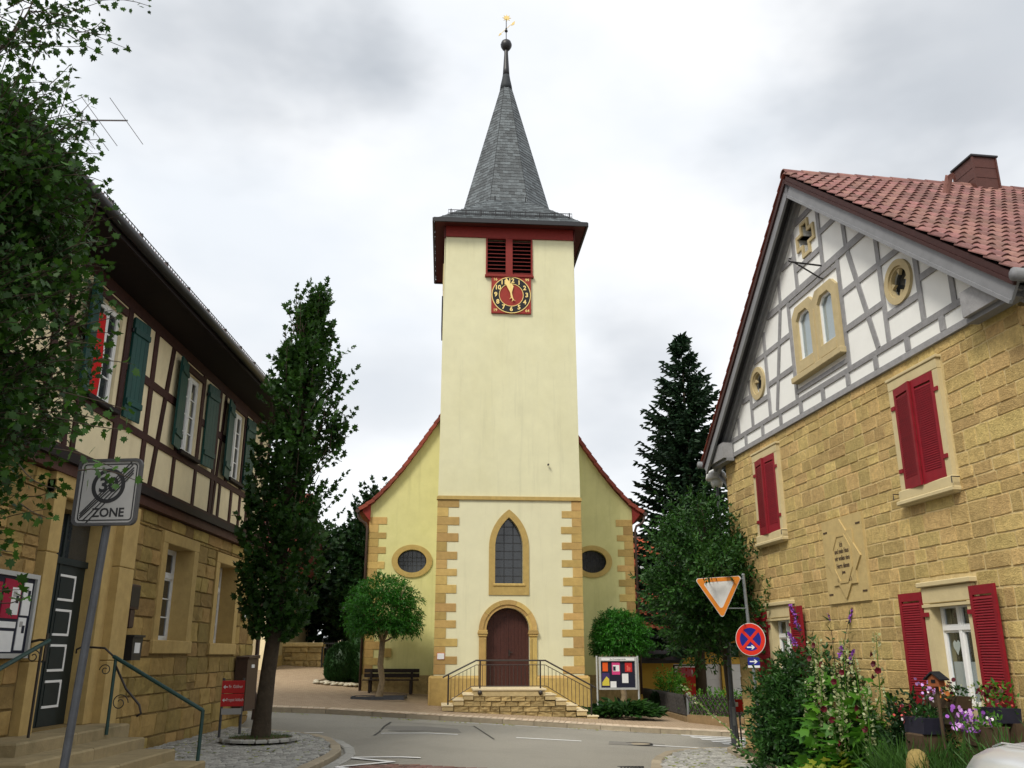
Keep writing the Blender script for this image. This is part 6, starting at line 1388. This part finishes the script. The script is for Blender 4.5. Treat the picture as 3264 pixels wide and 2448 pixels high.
def grassy(s, v, label, n, rad, h, seed, col='leaf_grass'):
    t = thing('feathery_plant', label, 'plant', tuple(rw(s, v, rg(s, v)))); r = random.Random(seed); P, D = [], []
    for i in range(n):
        a = r.uniform(0, 6.283); k = math.sqrt(r.random()); b = Vector((rad * k * math.cos(a), rad * 1.3 * k * math.sin(a), 0)); d = Vector((math.cos(a) * .25, math.sin(a) * .25, 1)) + rv(r) * .2; L_ = h * r.uniform(.5, 1)
        for j in range(7): P.append(b + d * L_ * j / 7); D.append(d + rv(r) * .55)
    scatter('foliage', P, D, h * .26, 'blade', col, t, .3, seed); return t
grassy(2.9, .95, 'tuft of feathery green stems below the birdhouse', 420, .38, .85, 170); grassy(3.3, .95, 'feathery green flower foliage before the right window', 520, .45, .85, 171); grassy(3.9, .9, 'dense feathery greenery below the purple petunias', 420, .4, .8, 172); grassy(4.75, .6, 'leafy greenery at the far right wall corner', 220, .45, 1.1, 173)
def flowers(t, name, cen, rad, n, m, size, seed):
    r = random.Random(seed); P = [Vector(cen) + Vector((rv(r).x * rad[0], rv(r).y * rad[1], rv(r).z * rad[2])) for i in range(n)]; D = [rv(r) + Vector((-.3, -.6, .2)) for _ in P]; return scatter(name, P, D, size, 'round', m, t, .0, seed)
def planter(name, s, v, z, label, w_, d_, h_, mats, leaf, seed, m='box_brown', over=.14, up=.12):
    t = thing(name, label, 'planter', tuple(rw(s, v, z)), R(7.8 - 90)); MB().prism([(-w_ / 2 * .9, 0), (w_ / 2 * .9, 0), (w_ / 2, h_), (-w_ / 2, h_)], -d_ / 2, d_ / 2).build('box', m, t); r = random.Random(seed)
    P = [Vector((r.uniform(-w_ / 2, w_ / 2), r.uniform(-d_ * .7, d_ * .6), h_ + r.uniform(-.06, up))) for i in range(140)]; D = [rv(r) + Vector((0, -.3, .4)) for _ in P]; scatter('foliage', P, D, .07, 'oval', leaf, t, .4, seed)
    for k, (mm, n, sz, cx0, rr0) in enumerate(mats): flowers(t, 'blossoms', (cx0, -d_ * .5, h_ + up * .5), (rr0, d_ * .6, over), n, mm, sz, seed + k + 1)
    return t
planter('window_planter', 2.75, .16, .95, 'window box with lilac petunias and orange flowers on the sill', .8, .2, .16, [('petal_lilac', 50, .045, -.2, .16), ('petal_white', 16, .035, -.22, .18), ('petal_orange', 22, .055, .16, .08), ('petal_dark', 14, .05, .26, .08)], 'leaf_hedge', 180)
planter('flower_pot', 2.85, .62, .64, 'dark pot of pink pansies left of the birdhouse post', .5, .3, .2, [('petal_coral', 12, .04, -.1, .16), ('petal_crimson', 24, .045, -.05, .2), ('petal_white', 7, .03, -.1, .16)], 'leaf_hedge', 190, 'pot_dark')
planter('flower_pot', 4.12, .62, .60, 'pot overflowing with bright purple petunias at the lower right', .5, .3, .22, [('petal_purple', 60, .05, 0, .22), ('petal_lilac', 50, .05, .0, .22), ('petal_white', 14, .03, .0, .22)], 'leaf_holly', 200, over=.12, up=.12)
planter('flower_pot', 4.0, .3, .85, 'pot of dark red geraniums and pale foliage under the right shutter', .46, .26, .17, [('petal_dark', 26, .055, .1, .14), ('petal_coral', 8, .035, .25, .1), ('bud_pale', 30, .03, -.15, .2)], 'leaf_holly', 210, 'pot_dark', over=.12, up=.3)
for s, v in ((1.9, .62), (3.95, .62), (4.0, .3)): pass
st_ = MB()
for i, (s, v, w_, zt) in enumerate(((2.85, .62, .4, .64), (4.12, .58, .5, .60))):
    o = MB().bbox(-w_ / 2, w_ / 2, -.17, .17, -1.2, 0, .02).build('pedestal_stone', 'box_brown', None); o.location = tuple(rw(s, v, zt)); o.rotation_euler = (0, 0, R(7.8 - 90)); tag(o, 'rough stone pedestal under the ' + ('purple petunias' if i else 'pot of pansies'), 'pedestal')
o = bx(None, 'pedestal_stone', 'box_brown', -.25, .25, -.13, .13, -1.4, 0); o.location = tuple(rw(4.0, .16, .85)); o.rotation_euler = (0, 0, R(7.8 - 90)); tag(o, 'stone ledge behind the dark red geraniums', 'pedestal')
bh = thing('birdhouse', 'small wooden birdhouse with dark pitched roof on a post', 'birdhouse', tuple(rw(3.55, .8, rg(3.55, .8))), R(7.8 - 90 + 25)); zb = 1.27 - rg(3.55, .8)
MB().tube([(0, 0, -.1), (0, 0, zb - .012)], .022, 7).build('post', 'box_brown', bh); bx(bh, 'body', 'bird_wood', -.075, .075, -.065, .065, zb, zb + .08); MB().prism([(-.075, zb + .081), (.075, zb + .081), (0, zb + .14)], -.065, .065).build('gable', 'bird_wood', bh); MB().prism([(-.12, zb + .06), (0, zb + .15), (.12, zb + .06), (.12, zb + .078), (0, zb + .17), (-.12, zb + .078)], -.1, .1).build('roof', 'bird_roof', bh); bx(bh, 'tray', 'bird_wood', -.1, .1, -.1, .08, zb - .014, zb); bx(bh, 'opening', 'void', -.03, .03, -.068, -.065, zb + .025, zb + .07)
q = MB(); r = random.Random(220); q.lathe([(.05, -.1), (.12, .0), (.14, .1), (.13, .2), (.1, .29), (.04, .33)], 0, 0, 12); q.v = [(x * (1 + .15 * mnoise.noise(Vector((x, y, z)) * 6)), y * (1 + .2 * mnoise.noise(Vector((y, z, x)) * 6)), z) for x, y, z in q.v]
o = q.build('garden_stone', 'garden_stone', None, True); o.location = tuple(rw(3.72, 1.3, .2)); tag(o, 'mossy yellow rounded stone standing in the front of the flower bed', 'stone')

# ------------------------------------------------------------------ signs and lamp on the right corner
yp = thing('sign_post', 'galvanised post carrying a yield triangle and a no stopping disc', 'traffic sign', (4.93, 18.6, gz(4.93, 18.6) + .05))
z0 = gz(4.93, 18.6) + .05
MB().tube([(0, 0, -.1), (-.13, 0, 3.22 - z0)], .034, 10).build('post', 'galv', yp); q = MB(); q.lathe([(.036, 3.2 - z0), (.04, 3.22 - z0), (.03, 3.25 - z0), (.0, 3.26 - z0)], -.13, 0, 10); q.build('post_cap', 'galv', yp)
for z in (3.14, 2.55): MB().tube([(-.12, -.02, z - z0), (-.62 if z < 3 else -.2, -.02, z - z0 + .0)], .012, 6).build('bracket_arm', 'galv', yp)
def tri(k, cx0=-.62, cz0=2.9 - z0): 
    R_ = .52 * k; pts = []
    for a in (-90, 30, 150):
        c = Vector((cx0 + (R_ - .05) * math.cos(R(a)), cz0 + (R_ - .05) * math.sin(R(a))))
        pts += [(c.x + .045 * math.cos(R(a + d)), c.y + .045 * math.sin(R(a + d))) for d in (-50, -25, 0, 25, 50)]
    return pts
ys = MB().prism(tri(1.0), -.075, -.06).build('yield_sign', 'sign_white', yp); ys.matrix_local = Matrix.Translation((-.62, 0, 2.9 - z0)) @ Matrix.Rotation(R(-16), 4, 'Z') @ Matrix.Rotation(R(-2.5), 4, 'Y') @ Matrix.Translation((.60, .05, -2.9 + z0))
MB().holed(tri(.965), [tri(.66)], -.079, .003).build('orange_border', 'sign_orange', ys)
ns = bpy.data.objects.new('no_stopping_sign', None); COL.objects.link(ns); ns.parent = yp
nd = MB().prism(ring_poly(0, 0, .32, 48), -.01, .0).build('no_stopping_sign', 'sign_white', yp); bpy.data.objects.remove(ns)
MT = Matrix.Translation((-.09, -.05, 1.94 - z0)) @ Matrix.Rotation(R(-38), 4, 'Z'); nd.matrix_local = MT
q = MB(); annulus(q, 0, 0, .308, .225, -.014, -.0101, 48); q.build('red_ring', 'sign_red', nd); MB().prism(ring_poly(0, 0, .226, 40), -.0125, -.0101).build('blue_field', 'sign_blue', nd)
for a in (45, -45): MB().beam((-.25 * math.cos(R(a)), -.25 * math.sin(R(a))), (.25 * math.cos(R(a)), .25 * math.sin(R(a))), .06, -.0155 - (.001 if a > 0 else 0), -.0126).build('red_bar', 'sign_red', nd)
def arrow(par, cx0, cz0, k, y, m): return MB().prism([(cx0 + x * k, cz0 + z * k) for x, z in ((-1, .14), (.35, .14), (.05, .5), (.38, .5), (1, 0), (.38, -.5), (.05, -.5), (.35, -.14), (-1, -.14))], y, y + .002).build('arrow', m, par)
arrow(nd, .0, -.155, .085, -.019, 'paper')
ap = MB().prism(rrect(-.12, .12, -.1, .1, .02), -.01, 0).build('arrow_plate', 'sign_blue', yp); ap.matrix_local = Matrix.Translation((-.06, -.05, 1.49 - z0)) @ Matrix.Rotation(R(-30), 4, 'Z'); arrow(ap, .0, .02, .08, -.013, 'paper'); bx(ap, 'white_strip', 'paper', -.12, .12, -.0125, -.0102, -.098, -.055)
lpz = gz(5.07, 21.5) + .05
lp = thing('street_lamp', 'grey street lamp with white dome head beside the spruce', 'street lamp', (5.07, 21.5, lpz))
MB().tube([(0, 0, -.1), (0, 0, 1.0), (0, 0, 1.05), (0, 0, 5.9 - lpz)], [.078, .075, .055, .036], 12).build('post', 'galv_dark', lp); bx(lp, 'service_door', 'galv', -.03, .03, -.079, -.07, .5, .9)
q = MB(); q.lathe([(.26, 5.78 - lpz), (.265, 5.82 - lpz), (.24, 5.92 - lpz), (.17, 6.0 - lpz), (.06, 6.05 - lpz), (.0, 6.055 - lpz)], 0, 0, 24); q.build('lamp_dome', 'sign_white', lp, True); q = MB(); q.lathe([(.12, 5.6 - lpz), (.15, 5.7 - lpz), (.15, 5.78 - lpz)], 0, 0, 16); q.build('lamp_glass', 'skylight', lp, True)
rp2 = thing('red_plate_sign', 'small red plate behind the street lamp post', 'sign', (5.35, 22.0, gz(5.35, 22) + .1)); bx(rp2, 'plate', 'way_red', -.16, .16, -.02, 0, .72, 1.0); bx(rp2, 'white_mark', 'paper', -.12, -.03, -.024, -.0205, .84, .94); MB().tube([(0, .02, -.1), (0, .02, 1.0)], .02, 6).build('post', 'galv_dark', rp2)

# ------------------------------------------------------------------ churchyard furniture
bn = thing('bench', 'dark wooden bench against the left church wall', 'bench', (-4.15, 31.75, gz(-4.15, 31.75) + .12))
for z in (.46, .47): pass
for k in range(3): bx(bn, 'seat_slat', 'bench_wood', -.95, .95, -.26 + k * .13, -.15 + k * .13, .42, .455, b=.006)
for k in range(2): bx(bn, 'back_slat', 'bench_wood', -.95, .95, .17, .2, .52 + k * .15, .65 + k * .15, b=.006)
for x in (-.7, .7): bx(bn, 'leg', 'bench_wood', x - .04, x + .04, -.22, -.15, -.02, .42); bx(bn, 'leg', 'bench_wood', x - .04, x + .04, .13, .169, -.02, .8); bx(bn, 'bearer', 'bench_wood', x - .04, x + .04, -.149, .129, .34, .419)
gt_ = thing('tree_grate', 'low dark metal edging around the globe tree trunk', 'tree grate', (-4.3, 30.2, gz(-4.3, 30.2) + .1)); 
MB().holed([(-.85, 0), (.85, 0), (.85, .1), (-.85, .1)], [], -.5, .03).build('front_edge', 'galv_dark', gt_); bx(gt_, 'back_edge', 'galv_dark', -.85, .85, .45, .48, 0, .1); bx(gt_, 'side_edge', 'galv_dark', -.85, -.82, -.468, .448, 0, .1); bx(gt_, 'side_edge', 'galv_dark', .82, .85, -.468, .448, 0, .1)
pb = tag(sheet('planting_bed', [(-7.2, 33.6), (-5.0, 33.2), (-4.95, 36.5), (-7, 37)], .16, 'soil', .5), kind='structure')
pebm = []
for i in range(4):
    q = MB(); rq = random.Random(i); q.lathe([(.2, -.4), (.45, -.1), (.48, .1), (.3, .38), (.05, .48)], 0, 0, 7); q.v = [(x * rq.uniform(.85, 1.15), y * rq.uniform(.85, 1.15), z) for x, y, z in q.v]; pebm.append(q.mesh('edging_pebble', 'stone_pebble', True))
it = []; rq = random.Random(9)
for i in range(70):
    t_ = rq.random(); x = -7.15 + 2.3 * t_; y = 33.62 - .42 * t_ + rq.uniform(-.35, .15); sz = rq.uniform(.12, .2); it.append((Matrix.Translation((x, y, gz(x, y) + .15 + rq.uniform(0, .05))) @ Matrix.Rotation(rq.uniform(0, 3), 4, 'Z') @ Matrix.Diagonal((sz * 1.4, sz, sz * .7, 1)), i % 4, .03))
pieces('edging_pebble', it, pebm, pb)

# ------------------------------------------------------------------ garden fence on the right
fw_ = thing('garden_fence', 'criss cross wooden garden fence on a low wall beside the path', 'fence', (0, 0, 0))
def run(a, b, h0, h1, zt):
    a, b = Vector(a), Vector(b); d = (b - a).normalized(); n_ = Vector((-d.y, d.x)); q = MB(); L_ = (b - a).length
    c = [a - n_ * .09, b - n_ * .09, b + n_ * .09, a + n_ * .09]; q.add([(p.x, p.y, gz(p.x, p.y) - .1) for p in c] + [(p.x, p.y, h0) for p in c], [(0, 1, 5, 4), (1, 2, 6, 5), (2, 3, 7, 6), (3, 0, 4, 7), (4, 5, 6, 7)]); q.build('base_wall', 'fence_wall', fw_)
    n = int(L_ / .17)
    for i in range(n + 1):
        for s in (-1, 1):
            t0 = i * .17; t1 = t0 + s * .42
            if not (-.15 < t1 < L_ + .15): continue
            p = a + d * t0 + n_ * (.02 * s); p1 = a + d * t1 + n_ * (.02 * s); e = Vector((0, 0, 1)).cross(Vector((d.x * s, d.y * s, 1.2))).normalized()
            MB().tube([(p.x, p.y, h0 + .03), (p1.x, p1.y, zt)], .022, 5).build('lattice_bar', 'fence_wood', fw_)
    for z in (h0 + .12, zt - .12): MB().tube([(a.x + n_.x * .05, a.y + n_.y * .05, z), (b.x + n_.x * .05, b.y + n_.y * .05, z)], .022, 5).build('rail', 'fence_wood', fw_)
run((5.46, 28.9), (7.1, 27.0), -.13, -.13, .47); run((5.0, 35.5), (5.44, 29.0), -.2, -.2, .42)
MB().tube([(5.45, 28.95, -.4), (5.45, 28.95, .5)], .04, 8).build('post', 'galv', fw_)
leafy('yard_shrub', (6.6, 30.2, -.35), 'low green garden shrub behind the criss cross fence', 'shrub', [((0, 0, .3), (.9, .5, .35)), ((.6, -.8, .25), (.6, .4, .3))], 450, 'leaf_holly', .1, 'oval', 301, None, -.3, 2)
leafy('yard_shrub', (5.9, 34.5, -.35), 'pale green shrub before the yellow wall', 'shrub', [((0, 0, .7), (.4, .35, .55))], 260, 'leaf_holly', .1, 'oval', 302, None, -.3, 2)
hull_bush('yard_hedge', (5.35, 33.0, -.4), 'dark low hedge along the side fence', 'hedge', [(.3, 0), (.45, .2), (.45, .5), (.3, .7), (.05, .75)], 303, 900, 'leaf_dark', .12)

# ------------------------------------------------------------------ background buildings
yh2 = thing('yellow_house', 'yellow house with orange tiled roof and skylight behind the spruce', 'house', (0, 0, 0))
bx(yh2, 'wall', 'yellow_render', 3.2, 6.62, 38, 44, -.8, 1.5); MB().add([(2.9, 37.4, 1.42), (6.95, 37.4, 1.42), (6.95, 40.6, 2.5), (2.9, 40.6, 2.5), (2.9, 37.4, 1.30), (6.95, 37.4, 1.30), (6.95, 40.6, 2.3), (2.9, 40.6, 2.3)], [(0, 1, 2, 3), (4, 7, 6, 5), (0, 4, 5, 1), (1, 5, 6, 2)]).build('porch_roof', 'dark_board', yh2)
bx(yh2, 'upper_wall', 'yellow_render', 3.2, 13, 41, 47, -.8, 2.6)
sl2 = math.atan2(4.8, 3.6)
MB().add([(3, 40.6, 2.35), (13.2, 40.6, 2.35), (13.2, 44.2, 7.15), (3, 44.2, 7.15), (3, 47.8, 2.35), (13.2, 47.8, 2.35)], [(0, 1, 2, 3), (3, 2, 5, 4)]).build('roof', 'orange_tile', yh2)
tlo = [tile_mesh('roof_tile', 'orange_tile', .12)]; it = []; upv = Vector((0, math.cos(sl2), math.sin(sl2))); nv = Vector((0, -math.sin(sl2), math.cos(sl2)))
Rm = Matrix((Vector((1, 0, 0)), upv, nv)).transposed().to_4x4()
for c in range(17):
    for k in range(17): it.append((Matrix.Translation(Vector((5.0 + k * .26, 40.6, 2.35)) + upv * (c + .5) * .353 + nv * .05) @ Rm @ Matrix.Diagonal((.26, .41, .36, 1)), 0, .09))
pieces('roof_tile', it, tlo, yh2)
for k in range(12): obj('ridge_tile', rme, yh2, Matrix.Translation((4.6 + k * .4, 44.2, 7.2)) @ Matrix.Rotation(R(-90), 4, 'Z') @ Matrix.Diagonal((1.1, 1, 1.1, 1)))
skl = MB(); c0 = Vector((6.55, 40.6, 2.35)) + upv * 3.9 + nv * .12
def oriented(mb, c, X, Y, Z, a, b, t): 
    vs = [c + X * sx * a + Y * sy * b + Z * sz * t for sz in (0, 1) for sx, sy in ((-1, -1), (1, -1), (1, 1), (-1, 1))]
    mb.add(vs, [(0, 3, 2, 1), (4, 5, 6, 7), (0, 1, 5, 4), (1, 2, 6, 5), (2, 3, 7, 6), (3, 0, 4, 7)]); return mb
skf = oriented(MB(), c0, Vector((1, 0, 0)), upv, nv, .56, .5, .08).build('skylight', 'dark_board', yh2); oriented(MB(), c0 + nv * .081, Vector((1, 0, 0)), upv, nv, .48, .42, .02).build('pane', 'skylight', skf)
gr = thing('garage_row', 'row of white garage doors between yellow pillars behind the fence', 'garage', (0, 0, 0))
bx(gr, 'back_wall', 'yellow_render', 6.7, 13.5, 40.4, 44, -.9, 2.0); bx(gr, 'roof_edge', 'dark_board', 6.6, 13.6, 39.9, 40.6, 1.75, 2.1); bx(gr, 'fascia', 'yellow_render', 6.7, 13.5, 40.2, 40.399, 1.25, 1.74)
for x0, x1 in ((7.0, 9.1), (9.45, 11.6), (11.95, 13.3)):
    dd = bx(gr, 'garage_door', 'garage_white', x0, x1, 40.25, 40.38, -.75, 1.24)
    for k in range(6): bx(dd, 'door_panel', 'garage_white', x0 + .03, x1 - .03, 40.235, 40.249, -.72 + k * .33, -.42 + k * .33, b=.006)
for x in (6.85, 9.28, 11.78): bx(gr, 'pillar', 'yellow_render', x - .17, x + .17, 40.1, 40.38, -.8, 1.25)
ban = thing('flower_banner', 'red floral banner hanging before the white garage door', 'banner', (7.1, 38.6, 0)); bx(ban, 'cloth', 'banner_red', -.02, .62, 0, .012, -.02, 1.12); q = MB()
for x0, z0_, rr_ in ((.0, .9, .22), (-.2, .75, .17), (.32, .92, .16)):
    o = MB().prism([(x0 + rr_ * (1 + .25 * math.cos(6 * a)) * math.cos(a), z0_ + rr_ * (1 + .25 * math.cos(6 * a)) * math.sin(a)) for a in [2 * math.pi * i / 36 for i in range(36)]], -.012 - rr_ * .02, -.002).build('flower_print', 'flower_pink', ban)
bx(ban, 'pale_mark', 'paper', .4, .44, -.02, -.004, .85, 1.02); bx(ban, 'badge', 'poster_yellow', .45, .54, -.012, -.001, .38, .48); MB().tube([(-.35, .03, 1.2), (.7, .03, 1.2)], .03, 6).build('rod', 'fence_wood', ban); MB().tube([(-.33, .03, -.6), (-.33, .03, 1.2)], .04, 6).build('post', 'fence_wood', ban)
nh = thing('neighbour_house', 'beige house half hidden behind the slender maple trunk', 'house', (0, 0, 0))
bx(nh, 'wall', 'beige_render', -19, -10.0, 37.5, 46, -.3, 5.2); bx(nh, 'base', 'rough_stone', -19.05, -9.95, 37.45, 46, -.3, 1.6); bx(nh, 'corner_board', 'cream_plaster', -10.28, -9.94, 37.4, 37.6, .6, 4.8); MB().add([(-19.4, 37, 5.1), (-9.5, 37, 5.1), (-9.5, 41.7, 9), (-19.4, 41.7, 9), (-9.5, 46.4, 5.1), (-19.4, 46.4, 5.1)], [(0, 1, 2, 3), (3, 2, 4, 5), (1, 4, 2)]).build('roof', 'church_tile', nh)
for x in (-11.6, -13.5): nw = bx(nh, 'window', 'white_frame', x - .5, x + .5, 37.42, 37.5, 2.2, 3.6); bx(nw, 'pane', 'glass', x - .42, x + .42, 37.405, 37.42, 2.28, 3.52)
yw = thing('yard_wall', 'rough stone yard wall at the end of the brick path', 'wall', (-9.55, 40, 0))
bx(yw, 'core', 'rough_stone', -1.3, 1.28, .02, .35, .5, 2.0); rr2 = random.Random(77); yst = [stone_mesh('wall_stone', 'rough_stone', 400 + i, .4, .5) for i in range(4)]
pieces('wall_stone', lay(stone_rows(-1.3, 1.28, .6, 1.95, [], (.2, .3), (.3, .6), rr2), .02, .06, .03, 4, rr2), yst, yw)
for k in range(4): bx(yw, 'coping_stone', 'stair_stone', -1.35 + k * .67, -1.35 + (k + 1) * .67 - .01, -.08, .42, 1.96, 2.14, b=.03)
gg = thing('iron_gate', 'dark iron gate beside the yard wall', 'gate', (-7.9, 40, gz(-7.9, 40) + .1)); bx(gg, 'post', 'black_metal', -.4, -.33, -.03, .03, -.1, 1.2); bx(gg, 'post', 'black_metal', .42, .49, -.03, .03, -.1, 1.2)
for z in (.15, 1.0): bx(gg, 'rail', 'black_metal', -.33, .42, -.015, .015, z, z + .05)
for k in range(9): MB().tube([(-.28 + k * .083, 0, .1), (-.28 + k * .083, 0, 1.1)], .012, 5).build('bar', 'black_metal', gg)

# ------------------------------------------------------------------ silver car at the lower right corner
car = thing('parked_car', 'silver car parked at the lower right edge, only its bonnet in view', 'car', (4.68, 6.5, -.09), R(-3))
def loft(secs, name, m, par, n=20, pw=3.2):
    q = MB(); vs = []
    for y, hw, zb_, zt_ in secs:
        for i in range(n):
            a = 2 * math.pi * i / n; c, s_ = math.cos(a), math.sin(a); f = lambda v: math.copysign(abs(v) ** (2 / pw), v)
            vs.append((hw * f(c), y, (zb_ + zt_) / 2 + (zt_ - zb_) / 2 * f(s_)))
    k = len(secs); fs = [(i * n + j, i * n + (j + 1) % n, (i + 1) * n + (j + 1) % n, (i + 1) * n + j)[::-1] for i in range(k - 1) for j in range(n)] + [tuple(range(n)), tuple((k - 1) * n + j for j in range(n))[::-1]]
    return q.add(vs, fs).build(name, m, par, True)
body = loft([(-2.1, .60, .35, .85), (-2.02, .78, .25, .98), (-1.6, .86, .2, 1.03), (-.6, .88, .18, 1.03), (.5, .88, .18, 1.04), (1.0, .87, .19, 1.06), (1.5, .85, .2, 1.04), (1.85, .80, .22, .99), (2.02, .7, .28, .92), (2.1, .52, .36, .78)], 'body', 'car_silver', car)
loft([(-1.75, .55, .95, 1.0), (-1.35, .7, .95, 1.32), (-.7, .72, .95, 1.45), (.1, .71, .95, 1.43), (.6, .66, .95, 1.25), (1.05, .6, .95, 1.03)], 'cabin_glass', 'glass', car); loft([(-1.2, .6, 1.38, 1.42), (-.7, .64, 1.40, 1.48), (.0, .62, 1.38, 1.46), (.25, .55, 1.36, 1.4)], 'roof', 'car_silver', car)
for sx in (-1, 1):
    for y in (-1.35, 1.3):
        wv_ = MB().tube([(sx * .74, y, .31), (sx * .89, y, .31)], .31, 24).build('wheel', 'tyre', car); MB().tube([(sx * .88, y, .31), (sx * .9, y, .31)], .2, 16).build('rim', 'rim', wv_)
    hl = loft([(1.8, .1, .68, .8), (1.95, .14, .64, .82), (2.04, .1, .66, .78)], 'headlight', 'headlamp', car, 12, 2.4); hl.location = (sx * .56, 0, 0)
    mr_ = loft([(-.05, .04, 1.0, 1.07), (.02, .085, .98, 1.12), (.1, .075, .99, 1.1)], 'mirror', 'car_silver', car, 10, 2.6); mr_.location = (sx * .95, 0, 0)
for sx in (-1, 1): MB().tube([(sx * .62, .95, 1.035), (sx * .6, 1.5, 1.02), (sx * .5, 1.9, .955)], .008, 5).build('bonnet_crease', 'car_silver', car)
bx(car, 'grille', 'black_metal', -.4, .4, 2.03, 2.09, .55, .66, b=.01); bx(car, 'number_plate', 'paper', -.26, .26, 2.08, 2.1, .4, .51)

# fallen leaves along the kerbs and on the cobbles
r = random.Random(500); P, D = [], []
for i in range(420):
    k = r.random()
    if k < .35: x, y, h = r.uniform(2.6, 4.9), r.uniform(15, 21), .115
    elif k < .7: x, y, h = r.uniform(-6.4, -3.4), r.uniform(15, 21.2), .115
    else: x = r.uniform(-7, 5); y = 25.6 + r.gauss(0, .12); h = .012
    if k >= .35 and k < .7 and not inside((x, y), inL + [(-9, 22), (-6.66, 22), (-6.66, 14.4)]): continue
    if k < .35 and not inside((x, y), inR[1:-1] + [(5.4, 20.4), (4.95, 19.6), (4.85, 17), (4.7, 14.5), (2.5, 14.5)]): continue
    P.append((x, y, gz(x, y) + h)); D.append((r.gauss(0, 1), r.gauss(0, 1), .05))
tag(scatter('fallen_leaves', P, D, .07, 'maple_low', 'leaf_lime', None, .85, 501), 'scattered yellowish fallen leaves along the kerbs and cobbles', 'leaves', kind='stuff')
